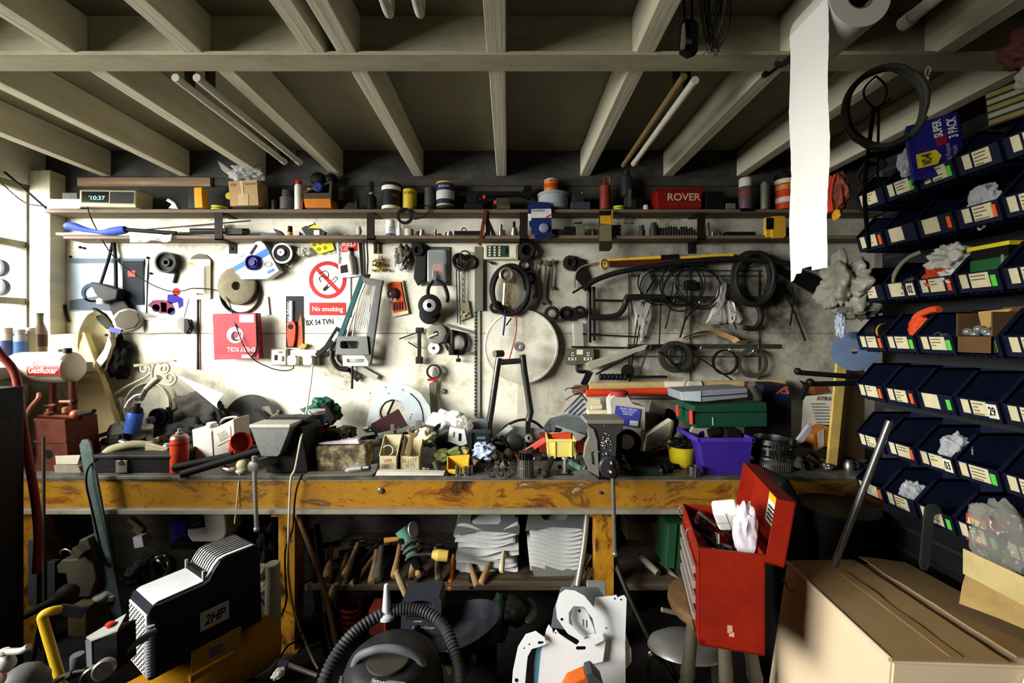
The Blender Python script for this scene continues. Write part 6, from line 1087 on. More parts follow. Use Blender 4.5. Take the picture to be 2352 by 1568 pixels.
for i,(x,y,r)in enumerate([(1126,1091,8),(1146,1090,7),(1164,1092,6),(1172,1086,8),(1140,1078,9),(1120,1080,7)]):
 g=G(bd(y+2));g.lath(g.p(x,y,0),(U(-.3,.3),-.5,1),[(r*.5*.0022,0),(r*.0022,0),(r*.0022,.006),(r*.5*.0022,.006),(r*.5*.0022,0)],16,cap=(False,False));one('ring','small steel ring or shackle lying near the splined gears','ring',g,STEEL,group='steel rings beside the splined gears')
g=G(bd(1084));g.lath(g.p(1150,1074,0),(.5,-.4,.5),[(.004,0),(.012,.004),(.02,.02),(.022,.05),(.02,.05),(.01,.03)],16);one('coil_spring','short coil spring lying beside the splined gears','spring',g,STEEL)
# random dark hardware filling the heap
hw=[('bolt','loose dark bolt in the hardware heap before the swing arm','loose bolts in the bench heap'),('steel_bar','loose dark bar end in the hardware heap before the swing arm','loose bar ends in the bench heap')]
for i in range(46):
 x=U(985,1345);y=U(1034,1084);dd=bd(max(y+4,1036));t=R();g=G(dd);a=U(0,pi);L=U(7,20)
 if t<.6:g.seg((x,y,0),(x+L*cos(a),y-abs(L*sin(a))*.5,U(-.02,.04)),U(2,4));g.seg((x,y,0),(x+3*cos(a),y-2*sin(a),.004),5,n=6);nm,lb_,gp=hw[0]
 else:g.box(x,y-6,x+L,y,0,.03,.6,U(-20,20));nm,lb_,gp=hw[1]
 one(nm,lb_,nm.split('_')[-1],g,[DKST,STEEL,BLACK,DARKT][i%4],group=gp)
for i in range(26):
 x=U(600,860)if i<12 else U(210,400);y=U(1024,1050)if i<12 else U(1020,1044);dd=bd(max(y+8,1040));g=G(dd);a=U(0,pi);L=U(12,34)
 g.seg((x,y,0),(x+L*cos(a),y-abs(L*sin(a))*.4,U(-.02,.05)),U(3,6),U(2,6));one('tool_shaft','loose dark tool shaft in the heap behind the stone block and near vice' if i<12 else 'loose dark tool shaft in the heap around the khaki gloves','tool',g,[DKST,BLACK,DARKT,GREY][i%4],group='tool shafts in the bench heap' if i<12 else 'tool shafts around the gloves')
	# larger odds and ends that fill the heap
def odd(i,x,y,dd,m):
 g=G(dd);k=i%6
 if k==0:g.can(x,y,[(U(7,12),0),(U(9,13),4),(U(8,12),U(10,18)),(5,U(18,22))],0,16)
 elif k==1:g.tube([(x-U(10,22),y-2,0),(x,y-U(6,14),U(-.02,.02)),(x+U(10,24),y-U(0,10),U(-.03,.03))],U(2.5,5),8)
 elif k==2:g.lath(g.p(x,y-8,0),(U(-.6,.6),U(-1,-.4),U(.1,.9)),[(.008,0),(.024,0),(.026,.012),(.012,.016),(.008,.0)],18,cap=(False,False))
 elif k==3:g.box(x-U(9,18),y-U(9,16),x+U(9,18),y,0,U(.03,.06),1.5,U(-25,25))
 elif k==4:g.blob(x,y-8,U(10,20),U(7,11),.03,0,.35,2.4,i,sub=4)
 else:g.poly(xf([(-18,-3),(10,-5),(20,-1),(12,5),(-18,3)],x,y-8,U(-50,50)),0,.012,bev=.002)
 return g
OM=[DKST,C(92,88,78,.5,.3,dirt=.5),STEEL,BLACK,C(150,146,132,.6,dirt=.4),C(60,52,42,.6,dirt=.4),WHITE]
for i in range(44):
 x=U(1000,1340);y=U(1010,1062);g=odd(i,x,y,bd(max(y,1036))if y>1030 else U(2.5,2.64),OM[int(R()*7)]);one('loose_part','odd loose part heaped on the bench between the white bag and the big vice','part',g,OM[i%7],group='odd parts in the middle heap')
for i in range(24):
 x=U(850,1010);y=U(992,1030);one('loose_part','odd loose part heaped behind the cream cartons','part',odd(i+2,x,y,U(2.46,2.62),None),OM[i%6],group='odd parts behind the cream cartons')
for i in range(26):
 x=U(1420,1600);y=U(1030,1082);one('loose_part','odd loose part heaped between the big vice and purple crate','part',odd(i+1,x,y,bd(max(y,1038)),None),OM[(i*3)%6],group='odd parts by the purple crate')
for i in range(26):
 x=U(290,590);y=U(1020,1044);one('loose_part','odd loose part heaped behind the tool case and solvent can','part',odd(i+3,x,y,U(2.5,2.66),None),OM[i%6],group='odd parts behind the tool case')
for i in range(18):
 x=U(650,860);y=U(1000,1024);one('loose_part','odd loose part heaped behind the stone block','part',odd(i+5,x,y,U(2.52,2.62),None),OM[i%4],group='odd parts behind the stone block')
for i in range(14):
 x=U(1840,1980);y=U(1050,1082);one('loose_part','odd loose part lying at the foot of the timber post','part',odd(i,x,y,bd(max(y,1050)),None),OM[i%4],group='odd parts by the timber post')
	# ================= dark end of the bench
d=bd(1054);g=G(d);g.poly([(1410,1050),(1402,920),(1412,908),(1444,908),(1458,928),(1486,936),(1484,1052)],.02,.12,bev=.006);ld=G(d);ld.can(1428,912,[(20,0),(21,2),(21,10),(18,12)],.06,22);lb=G(d);lb.poly([(1416,932),(1474,940),(1468,984),(1410,974)],.014,.018);tx=G(d);tx.txt('SEALANT COMPOUND\nFOR ALL METALS\nSHAKE WELL',1424,938,1464,954,.012,8);bc=G(d);bc.poly([(1449,966),(1468,968),(1466,980),(1447,977)],.010,.0135);ww=G(d);ww.poly([(1412,984),(1474,986),(1472,1010),(1410,1006)],.012,.018)
T('plastic_tub','clear square tub with red lid and blue label beside the big vice','tub',('tub_body',g,C(176,170,160,.3,dirt=.25)),('lid',ld,C(150,48,42,.4)),('blue_label',lb,C(62,70,160,.4)),('lettering',tx,C(214,218,236,.5,dirt=0)),('barcode',bc,WHITE),('white_label',ww,C(206,206,208,.5)))
d=bd(1058)-.01;g=G(d);g.disc(1442,1016,[(29,0),(30,.01),(30,.05),(24,.056),(0,.05)],o=.03);lb=G(d);lb.disc(1437,1012,[(17,0),(17,.002),(0,.002)],o=-.026);T('tape_reel','black reel with a round white label in front of the blue labelled tub','reel',('reel',g,BLACK),('label',lb,C(206,206,206,.5)))
can('tin','dull beige tin behind the white folded carton','tin',1492,19,948,1034,C(96,92,76,.5,dirt=.4),2.66,0,base_y=1034)
g=G(2.7);g.poly([(1496,920),(1530,934),(1526,960),(1490,946)],0,.03);one('carton','pale carton corner above the dull beige tin','carton',g,C(150,144,122,.7))
d=bd(1052);g=G(d);g.poly([(1478,1034),(1484,998),(1540,962),(1536,1000),(1528,1018),(1480,1036)],-.02,.04,bev=.003);bk=G(d);bk.poly([(1540,962),(1544,966),(1538,1000),(1524,1014),(1522,1008),(1534,996)],-.03,-.01);T('carton','white folded carton leaning beside the purple crate','carton',('carton_body',g,C(196,190,168,.7,dirt=.25)),('torn_edge',bk,C(110,100,80,.8)))
g=G(2.7);g.blob(1536,975,26,34,.05,.03,.2,2,51);one('black_bag','black bag behind the white folded carton','bag',g,BLACK)
# purple crate + cases
PUR=C(56,36,132,.35,dirt=.35,dc=(24,16,60));d=bd(1089);g=G(d)
def tub(gg,x0,x1,xb0,xb1,yt,yb,dep,th=.004):
 A=[gg.p(xb0,yb,0),gg.p(xb1,yb,0),gg.p(xb1,yb,dep),gg.p(xb0,yb,dep)];B=[gg.p(x0,yt,-.012),gg.p(x1,yt,-.012),gg.p(x1,yt,dep+.012),gg.p(x0,yt,dep+.012)]
 def ins(P,t):c=sum(P,Vector())/4;return[q+(c-q).normalized()*t*Vector((1,1,0)).length for q in P]
 gg.rings([ins(A,th),A,B,ins(B,th*1.5),[q+Vector((0,0,th))for q in ins(A,th*1.5)]],cap=(True,True))
tub(g,1604,1726,1622,1718,1008,1089,.24);rm=G(d);P=[(1600,1006,-.02),(1728,1004,-.02)]
rm.poly([(1600,1004),(1730,1004),(1730,1014),(1600,1014)],-.016,-.006,bev=.003);rm.box(1598,1004,1604,1014,-.016,.25);rm.box(1724,1004,1730,1014,-.016,.25)
for i in range(9):rm.box(1664+i*4,1005,1666+i*4,1014,-.018,-.014)
lb=G(d);lb.poly(circ(1695,1028,9,18),-.007,-.003,[circ(1695,1026,3.4,12)]);lb.poly([(1697,1034),(1706,1034),(1704,1022)],-.007,-.003)
cn=G(d);cn.seg((1650,1006,.1),(1674,1000,.1),12);cn.box(1680,992,1716,1020,.05,.15,2)
pl=G(d);pl.disc(1640,1012,[(10,0),(28,0),(28,.03),(10,.03),(10,0)],o=.16,cap=(False,False))
T('storage_crate','purple plastic storage crate under the green tool case','crate',('tub',g,PUR),('rim',rm,C(74,52,160,.35,dirt=.3)),('white_mark',lb,C(206,200,214,.5,dirt=.1)))
T('cable_reel','pale coiled ring standing inside the purple crate','ring',(None,pl,C(150,146,136,.4)));T('black_motor','black block and roller inside the purple crate','motor',(None,cn,BLACK))
GC=C(22,62,46,.45,dirt=.35,dc=(18,40,32));d=2.32
def case(x0,x1,y0,y1,dep,m,mid,d,o=0):
 g=G(d);g.poly([(x0,mid-1),(x1,mid-3),(x1,y1),(x0+3,y1+3)],o,o+dep,bev=.008);l=G(d);l.poly([(x0+2,y0+2),(x1-2,y0-6),(x1,mid-4),(x0,mid-2)],o,o+dep,bev=.008);return g,l
g,l=case(1592,1764,930,980,.26,GC,950,d);lt=G(d);lt.poly([(1586,944),(1590,942),(1591,972),(1587,974)],-.01,.02,bev=.002);l2=G(d);l2 .poly([(1572,938),(1576,936),(1577,962),(1573,964)],.1,.12);ml=G(d);ml.box(1636,958,1638,976,-.003,.0)
T('tool_case','green plastic tool case with red latches on the purple crate','tool case',('lower_shell',g,GC),('lid',l,GC),('latch',lt,C(196,60,44,.4)),('latch',l2,C(196,60,44,.4)),('pale_mark',ml,C(150,190,160,.5)))
g=G(2.34);g.poly([(1566,900),(1616,898),(1722,892),(1724,914),(1616,925),(1568,921)],.02,.22,bev=.006);sm_=G(2.34);sm_.poly([(1612,911),(1723,903),(1723,905),(1612,913)],.0175,.021);sd2=G(2.34);sd2 .poly([(1567,901),(1613,899),(1613,923),(1569,920)],.016,.022);T('tool_case','pale grey plastic case lying on top of the green tool case','tool case',('shell',g,C(120,126,130,.45,dirt=.3)),('seam',sm_,BLACK),('end_panel',sd2,C(176,186,188,.45,dirt=.2)))
g=G(2.5);g.box(1752,884,1818,1050,.0,.2,2);bb=G(2.5);bb.box(1754,906,1816,912,-.002,.0);tri=G(2.5);tri.poly([(1780,904),(1800,888),(1808,886),(1812,904),(1806,904),(1802,894),(1788,904)],-.003,.0);tx=G(2.5);tx.txt('ROUTEX',1794,900,1812,905,-.004)
T('box','tall dark navy carton with an orange triangle behind the green case','box',('carton',g,C(26,28,48,.5)),('blue_stripe',bb,C(30,34,120,.4)),('orange_triangle',tri,C(190,84,40,.4)),('lettering',tx,C(176,180,196,.5,dirt=0)))
g=G(2.36);g.seg((1726,882,.0),(1752,916,.05),9,11);one('paint_tube','grey squeezed tube lying beside the pale grey case','tube',g,C(96,92,80,.4,.4))
can('pot','yellow plastic pot with black rag beside the purple crate','pot',1573,31,1024,1070,C(196,180,30,.4,dirt=.4),bd(1074),.04,base_y=1074,prof=[(24,0),(26,3),(31,46),(29,46),(24,12),(0,12)])
g=G(bd(1074));g.blob(1574,1026,28,18,.05,.04,.3,2.5,53);one('black_rag','black rag stuffed in the yellow pot','rag',g,BLACK)
g=G(bd(1093));g.can(1593,1092,[(13,0),(13.5,2),(13.5,22),(11,22),(11,6),(0,6)],0,22);one('steel_cup','bright steel cup before the purple crate','cup',g,CHROME)
g=G(bd(1092));g.box(1456,1078,1524,1092,0,.05,1.5);one('green_bar','dark green bar lying at the bench edge beside the big vice','bar',g,C(30,52,44,.5));g=G(bd(1080));g.seg((1462,1080,0),(1462,1062,0),4);one('pin','small bright pin standing behind the dark green bar','pin',g,CHROME)
g=G(2.34);g.box(1584,1014,1604,1030,.0,.05,1);one('box','grey speckled box squeezed beside the purple crate','box',g,C(176,170,160,.6,dirt=.5,sc=30));g=G(2.4);g.seg((1566,998,0),(1576,1028,-.03),7,5);one('drill_bit','chrome ended dark shaft rising from the yellow pot','shaft',g,DKST)
tubeT('cable','dark red lead amid the tools beside the white folded carton','cable',[(1490,1042),(1520,1030),(1548,1026)],2.2,C(110,30,28,.4),d=2.4);tubeT('wire','wire loop standing before the white folded carton','wire',[(1500,1040),(1498,1022),(1506,1018),(1512,1032)],1.4,DKST,d=2.3)
for i in range(22):
 x=U(1440,1590);y=U(1046,1086);dd=bd(y+5);g=G(dd);a=U(0,pi);L=U(8,28);g.seg((x,y,0),(x+L*cos(a),y-abs(L*sin(a))*.5,U(-.02,.05)),U(2,5),U(2,5));one('tool_part','loose dark tool part in the heap between the big vice and the purple crate','tool',g,[DKST,BLACK,BLACK,STEEL][i%4],group='tool parts beside the purple crate')
	# clutch basket on gear
d=bd(1086);g=G(d);vgear(g,1797,1084,16,47,60,.95,.1);g2=G(d);g2 .can(1797,1068,[(46,0),(40,8),(36,10)],.1,40);bk=G(d)
bk.can(1797,1060,[(44,0),(44,46),(38,46),(38,2)],.1,40,cap=(False,False));te=G(d);te2=G(d)
for i in range(40):
 a=2*pi*i/40
 for yy,q_ in((1054,te),(1030,te2)):c=q_.p(1797,yy,.1)+Vector((cos(a),sin(a),0))*47*q_.k;q_.lath(c,(0,0,1),[(.007,0),(.007,.012)],6)
sl=G(d)
for i in range(12):
 a=2*pi*i/12+.1;c=Vector((cos(a),sin(a),0));t=Vector((-sin(a),cos(a),0));p0=sl.p(1797,1048,.1)+c*44.6*sl.k
 sl.hexa([p0-t*.02,p0+t*.02,p0+t*.02+c*.002,p0-t*.02+c*.002,p0-t*.02+Vector((0,0,.026)),p0+t*.02+Vector((0,0,.026)),p0+t*.02+c*.002+Vector((0,0,.026)),p0-t*.02+c*.002+Vector((0,0,.026))])
T('clutch_basket','bright steel clutch basket with bead chain rings on the bench end','clutch basket',('ring_gear',g,C(120,120,116,.3,.9,dirt=.4)),('gear_face',g2,STEEL),('basket',bk,C(206,206,204,.2,1,dirt=.25)),('chain_ring',te,DKST),('chain_ring',te2,DKST),('slots',sl,BLACK))
g=G(2.3);g.poly([(1824,1020),(1858,976),(1866,974),(1864,990),(1846,1016)],.0,.02,bev=.003);one('paint_scraper','pale lilac scraper standing behind the clutch basket','scraper',g,C(150,144,154,.4))
d=2.5;g=G(d);g.sheet(lambda u,v:(1846+66*u-4*v+10*v*(1-u),904+6*(1-u)+(118*v if True else 0)-30*v*u*0,.0+.05*v*(1-u)),10,12,.002);t=G(d);t.txt('ATIKA',1874,910,1908,919,-.006,2,bold=.012);ln=G(d)
for i in range(9):ln.box(1862+i*2,926+i*7,1862+i*2+U(30,44),928+i*7,-.004,-.002)
T('leaflet','white printed leaflet hanging against the timber post','leaflet',('sheet',g,C(206,202,186,.6,dirt=.15)),('heading',t,INK),('text_lines',ln,C(90,88,80,.6,dirt=0)))
g=G(2.42);g.poly([(1862,996),(1900,978),(1908,1016),(1868,1034)],-.02,.08,bev=.004);w=G(2.42);w.poly([(1872,990),(1886,984),(1886,1020),(1874,1026)],-.023,-.019);T('carton','orange and white carton behind the timber post','carton',('carton_body',g,C(176,108,46,.5)),('white_stripe',w,C(206,196,176,.5)))
g=G(2.55);g.poly([(1870,886),(1900,880),(1908,900),(1872,906)],0,.06);one('box','rust brown box above the white printed leaflet','box',g,C(110,60,34,.6))
g=G(2.3);g.poly([(1924,812),(1934,802),(1946,810),(1946,840),(1922,1081),(1900,1076),(1922,840)],.0,.016,bev=.003);one('timber_post','yellowish timber post standing on the bench before the brown board','post',g,C(186,160,84,.8,dirt=.6,sc=10,dc=(80,62,26)))
g=G(2.33);g.poly([(1946,812),(2000,806),(2000,1082),(1924,1082)],.04,.06);one('brown_board','dark brown board behind the timber post','board',g,C(66,50,28,.8,dirt=.5))
FK=C(24,24,25,.35,.3);g=G(1.90);g.seg((1830,855,.0),(2056,872,.0),6);g.seg((1850,880,-.03),(2052,878,.0),6);g.ball(1832,852,8,0);g.ball(1850,876,9,-.03);g.poly([(1828,872),(1848,880),(1832,915),(1826,912),(1838,884)],-.04,-.02);one('fork_arm','pair of black steel fork arms sticking out from the bin rack','fork',g,FK)
g=G(bd(1072));g.poly([(1850,1050),(1862,1044),(1900,1078),(1884,1090)],.0,.012);one('steel_strip','grey flat strip lying on the bench beside the clutch basket','strip',g,C(110,106,92,.45,.4));g=G(bd(1068));g.poly([(1868,1056),(1960,1066),(1950,1078),(1880,1070)],0,.02);one('metal_sheet','grey crumpled sheet lying beside the timber post','metal sheet',g,C(90,88,80,.4,.4))
g=G(bd(1090));g.seg((1838,1072,.02),(1850,1060,.05),8);one('steel_pommel','steel knob lying behind the open red toolbox lid','knob',g,STEEL)
# ================= foreground: toolbox on its stool, cardboard box, compressor, vacuum cleaner, plates
def loc(ox,oy,oz,ux,uy):
 """matrix: local x along (ux,uy), local y to its far side, local z up"""
 l=sqrt(ux*ux+uy*uy);ux,uy=ux/l,uy/l
 return Matrix(((ux,-uy,0,ox),(uy,ux,0,oy),(0,0,1,oz),(0,0,0,1)))
def GM(M):
 g=G(1.4);g.M=M;return g
TB=loc(.619,1.403,.62,.966,-.258);wl,ln,hh=.193,.382,.315;TR=C(142,32,15,.42,dirt=.6,sc=9,dc=(70,16,10))
b=GM(TB);th=.004
b.wb(0,wl,0,th,0,hh);b.wb(0,wl,ln-th,ln,0,hh);b.wb(0,th,0,ln,.25,hh);b.wb(wl-th,wl,0,ln,0,hh);b.wb(.004,wl-.004,.004,ln-.004,.19,.196);b.wb(0,wl,0,ln,0,.006);b.wb(0,.02,0,ln,0,.02);b.wb(-.003,wl+.003,-.003,.006,hh-.012,hh+.002)
ft=GM(TB);ft.wb(-.001,th,.0,.014,0,hh);ft.wb(-.001,th,ln-.014,ln,0,hh)
parts=[('cabinet',b,TR),('corner_trim',ft,TR)]
for i,(z0,z1)in enumerate(((.022,.092),(.096,.146),(.150,.196),(.200,.246))):
 dr=GM(TB);dr.wb(-.006,.17,.016,ln-.016,z0,z1);pl=GM(TB);pl.wb(-.014,-.006,.03,ln-.03,z1-.03,z1-.006);st=GM(TB);st.wb(-.0085,-.006,.02,ln-.02,z0+.006,z0+.014)
 parts.append(('drawer',dr,TR,('drawer_pull',pl,C(206,204,196,.25,.6)),('shadow_strip',st,BLACK)))
hp=GM(TB);hp.tube([(-.004,.1,hh-.03),(-.02,.1,hh-.02),(-.024,.1,hh+.01),(-.012,.1,hh+.02)],.003,8,plan=False);hp.tube([(-.004,.3,hh-.03),(-.02,.3,hh-.02),(-.024,.3,hh+.01),(-.012,.3,hh+.02)],.003,8,plan=False)
LD=GM(TB@Matrix.Translation((wl+.002,0,hh))@Matrix.Rotation(radians(9),4,'Y'));LD.wb(.05,.054,-.004,ln+.004,-.02,.19);LD.wb(0,.054,-.004,0,-.02,.19);LD.wb(0,.054,ln,ln+.004,-.02,.19);LD.wb(0,.054,-.004,ln+.004,.186,.19);LD.wb(0,.054,-.004,ln+.004,-.02,-.016);LD.wb(.012,.05,.02,.026,.1,.19)
lbl=GM(TB@Matrix.Translation((wl+.002,0,hh))@Matrix.Rotation(radians(9),4,'Y'));lbl.wb(.047,.0498,.1,.2,.05,.15);lb2=GM(TB@Matrix.Translation((wl+.002,0,hh))@Matrix.Rotation(radians(9),4,'Y'))
for i in range(4):lb2 .wb(.0465,.047,.11,.19,.06+i*.014,.066+i*.014)
lb3=GM(TB@Matrix.Translation((wl+.002,0,hh))@Matrix.Rotation(radians(9),4,'Y'));lb3 .wb(.0462,.047,.1,.2,.125,.15)
parts+=[('hasp',hp,STEEL),('lid',LD,TR,('label',lbl,WHITE),('label_text',lb2,INK),('label_band',lb3,C(226,176,50,.5)))]
sc_=GM(TB);sc_.wb(.085,.1,-.0012,0,.055,.08);sc_.wb(.09,.105,-.0012,0,.045,.06);parts.append(('scuff_mark',sc_,C(206,150,140,.6,dirt=.3)))
T('toolbox','red steel toolbox with drawers and open lid standing on a wooden stool','toolbox',*parts)
def inbox(lx,ly,lz):return TB@Vector((lx,ly,lz))
for i in range(60):
 g=GM(TB);x,y=U(.03,.16),U(.03,.34);a=U(0,pi);L=U(.03,.09);z=.21+.065*R();g.seg((x,y,z),(x+L*cos(a)*.5,y+L*sin(a)*.6,z+U(-.01,.03)),U(.006,.013),n=10,plan=False)
 T('socket','loose socket or bar inside the open red toolbox','socket',(None,g,[DKST,STEEL,BLACK,CHROME][i%4]),group='sockets inside the red toolbox')
M_=TB@Matrix.Translation((.125,.19,.36))@Matrix.Rotation(radians(36),4,'X')@Matrix.Rotation(radians(-18),4,'Y');g=GM(M_);g.wb(-.042,.042,-.03,.03,-.055,.055,.012);f1=GM(M_);f1 .wb(-.043,.043,-.031,-.029,-.001,.001);f1 .wb(-.001,.001,-.031,-.029,-.055,.055);T('plaster_block','white wrapped block resting on the sockets in the red toolbox','block',('block',g,WHITE),('score_lines',f1,C(150,130,110,.7)))
M_=TB@Matrix.Translation((.165,.11,.33));g=GM(M_);q=bmesh.ops.create_icosphere(g.bm,subdivisions=4,radius=1)
for v in q['verts']:
 d_=v.co.normalized();m=1+.3*noise.noise(d_*2.6+Vector((3,1,4)));v.co=M_@Vector((d_.x*.035*m,d_.y*.05*m,d_.z*.11*m))
T('clear_bag','milky plastic bag propped against the open toolbox lid','bag',(None,g,film((220,214,222),.55,.2)))
# stool
g=G();c0=Vector((.79,1.66,0));g.lath(c0+Vector((0,0,.562)),(0,0,1),[(.13,0),(.16,.008),(.168,.03),(.164,.05),(.15,.057)],32);parts=[('seat',g,C(110,84,56,.55,dirt=.6,sc=18))]
for a in(205,262,330,60,120):
 l=G();ca,sa=cos(radians(a)),sin(radians(a));l.lath(c0+Vector((ca*.19,sa*.19,0)),Vector((-ca*.08,-sa*.08,.56)),[(.018,0),(.022,.2),(.027,.3),(.02,.31),(.028,.33),(.022,.35),(.028,.37),(.024,.4),(.02,.565)],14);parts.append(('leg',l,C(84,78,66,.5,dirt=.5)))
T('stool','old turned leg wooden stool carrying the red toolbox','stool',*parts[:5])
# cardboard box
CB=C(224,202,168,.85,dirt=.1,sc=5,dc=(170,138,92));CBT=C(160,132,92,.85,dirt=.4,sc=6,dc=(110,86,52),bump=.1)
g=G();z1=.75;A=[(.985,1.70,0),(.945,1.13,0),(1.60,1.10,0),(1.62,1.68,0)];B=[(1.075,1.668,z1),(1.033,1.16,z1),(1.555,1.13,z1),(1.525,1.655,z1)]
g.hexa([A[1],A[2],A[3],A[0],B[1],B[2],B[3],B[0]]);bmesh.ops.bevel(g.bm,geom=list(g.bm.edges),offset=.006,segments=2,affect='EDGES');g.wn=True
def topf(u0,u1,v0,v1,lift0,lift1):
 q=G();P=[]
 def at(u,v,z):a=Vector(B[1]).lerp(Vector(B[2]),u);b=Vector(B[0]).lerp(Vector(B[3]),u);c=a.lerp(b,v);c.z=z1+z;return c
 n=14;rows=[]
 for i in range(n+1):
  v=v0+(v1-v0)*i/n;w=.006*noise.noise(Vector((v*6,u0*3,1)))
  rows.append([at(u0,v,.001),at(u1,v,.001+lift1+w),at(u1,v,.006+lift1+w),at(u0,v,.006)])
 q.rings(rows);return q
f1=topf(.0,.56,.0,1,0,.008);f2=topf(1.0,.60,.0,1,0,.022);tp=topf(.30,.36,.02,.98,0,.002);tp.bm.transform(Matrix.Translation((0,0,.007)))
cr=G();cr.tube([(1.045,1.64,.70),(1.04,1.60,.685),(1.035,1.56,.70)],.004,6,plan=False)
ed=G();ed.tube([(1.072,1.66,z1+.002),(1.05,1.4,z1+.003),(1.033,1.165,z1+.002)],.007,8,plan=False)
T('cardboard_box','big brown cardboard box standing on the floor beside the bin rack','box',('carton',g,CB),('flap',f1,CBT),('flap',f2,CBT),('packing_tape',tp,C(150,122,80,.45,dirt=.3)),('hand_hole_dent',cr,C(160,130,90,.85)),('folded_edge',ed,CB))
# compressor
ux,uy=.55,.835;CM=loc(-1.311,1.587,.36,ux,uy);CBODY=C(24,28,38,.42,dirt=.25,dc=(70,74,80))
prof=[(0,0),(.0,.24),(.006,.256),(.02,.262),(.165,.266),(.185,.275),(.205,.31),(.225,.33),(.25,.335),(.36,.335),(.375,.31),(.385,.0)]
def bodyslab(gg,y0,y1,inset=0):
 gg.rings([[Vector((x,y0,z))for x,z in prof],[Vector((x,y1,z))for x,z in prof]])
g=GM(CM)
rows=[]
for y,s_ in((0,0),(.006,.006),(.194,.006),(.2,0)):
 cx,cz=.19,.15;k=1+(s_/.12)if s_ else 1
 rows.append([Vector((cx+(x-cx)*k,y,cz+(z-cz)*k if z>0 else 0))for x,z in prof])
g.rings(rows);g.wn=True
tpp=GM(CM);n=len(prof);tp_=[(x,z+.012)for x,z in prof[2:11]]
tpp.rings([[Vector((x,.012,z))for x,z in tp_]+[Vector((x,.012,z-.004))for x,z in reversed(tp_)],[Vector((x,.188,z))for x,z in tp_]+[Vector((x,.188,z-.004))for x,z in reversed(tp_)]])
sl=GM(CM)
for i in range(9):
 y=.03+i*.018
 for(xa,za),(xb,zb)in zip(prof[5:9],prof[6:10]):sl.hexa([(xa,y,za+.0125),(xb,y,zb+.0125),(xb,y+.006,zb+.0125),(xa,y+.006,za+.0125),(xa,y,za+.015),(xb,y,zb+.015),(xb,y+.006,zb+.015),(xa,y+.006,za+.015)])
gr=GM(CM);gr.wb(-.016,-.009,.01,.19,.01,.24,.003);pe=GM(CM)
for i in range(22):
 for j in range(7):pe.wb(-.0175,-.0155,.022+j*.024+(i%2)*.01,.030+j*.024+(i%2)*.01,.02+i*.0098,.0255+i*.0098)
rib=GM(CM)
for i in range(18):rib.wb(-.02,.004,-.013,.016,.02+i*.0105,.0245+i*.0105)
hndl=GM(CM);hndl.wb(.17,.19,.03,.17,.27,.30);hndl2=GM(CM);hndl2 .wb(.168,.176,.012,.026,.266,.315);hndl2 .wb(.168,.176,.174,.188,.266,.315)
sg=GM(CM);sg.wb(.15,.255,-.0095,-.006,.09,.165,.001);tx=GM(CM@Matrix(((1,0,0,0),(0,1,0,0),(0,0,1,0),(0,0,0,1))))
def facetxt(gg,s_,x0,x1,z0,z1,y,**kw):
 vs,fs=_glyphs(s_,kw.get('shear',0),kw.get('bold',0));xs=[v[0]for v in vs];ys=[v[1]for v in vs];a,b_,c,e=min(xs),max(xs),min(ys),max(ys)
 q=[gg.v(Vector((x0+(vx-a)/(b_-a)*(x1-x0),y,z0+(vy-c)/(e-c)*(z1-z0))))for vx,vy in vs]
 for f_ in fs:gg.f([q[i]for i in f_])
 return gg
facetxt(tx,'2HP',.163,.242,.108,.148,-.0102,shear=.25,bold=.03)
pl=GM(CM);pl.wb(.12,.30,-.012,-.004,-.055,.03);pl.wb(.11,.27,-.03,-.004,-.075,-.05);np_=GM(CM);np_.wb(.175,.245,-.0135,-.012,-.035,.012);nt=GM(CM)
for i in range(6):nt.wb(.18,.24-(i%3)*.01,-.0142,-.0135,-.03+i*.007,-.0275+i*.007)
bl_=GM(CM)
for x,z in((.13,.015),(.29,.015)):bl_.lath(Vector((x,-.012,z)),(0,-1,0),[(.006,0),(.006,.003),(0,.004)],10)
for o in(bl_,):pass
tk=GM(CM);tk.lath(Vector((-.12,.1,-.16)),(1,0,0),[(.0,-.07),(.06,-.06),(.10,-.03),(.115,0),(.115,.55),(.1,.6),(.05,.63),(0,.64)],32)
ft=GM(CM);ft.wb(.0,.05,.02,.18,-.36,-.26);ft.wb(.33,.38,.02,.18,-.36,-.26)
T('air_compressor','dark blue two horsepower air compressor on a yellow tank','compressor',('motor_cover',g,CBODY,('dusty_top',tpp,C(206,208,208,.55,dirt=.35,sc=5,dc=(110,114,120))),('vent_slots',sl,BLACK),('lettering_plate',sg,C(206,204,190,.45)),('lettering',tx,INK)),('end_grille',gr,C(222,220,214,.5,dirt=.2),('perforations',pe,BLACK),('corner_ribs',rib,C(150,154,160,.45))),('carry_handle',hndl,BLACK),('handle_post',hndl2,C(150,152,152,.5)),('mounting_plate',pl,C(200,146,30,.4,dirt=.25),('rating_plate',np_,C(176,172,160,.4)),('rating_text',nt,INK),('bolts',bl_,CHROME)),('air_tank',tk,C(190,134,24,.4,dirt=.35)),('feet',ft,BLACK))
d=1.36;g=G(d);g.tube([(150,1600,.0),(118,1490,.0),(100,1428,.0),(99,1412,.0),(108,1408,.01),(118,1413,.03)],9.5,14,sub=4);gp=G(d);gp.seg((114,1412,.03),(146,1434,.06),11.5,13);gp.seg((144,1432,.06),(150,1436,.065),14,13.5);T('trolley_handle','yellow tubular trolley bar with black rubber grip beside the compressor','handle bar',('bar',g,C(216,176,40,.4,dirt=.2)),('grip',gp,C(44,46,56,.4)))
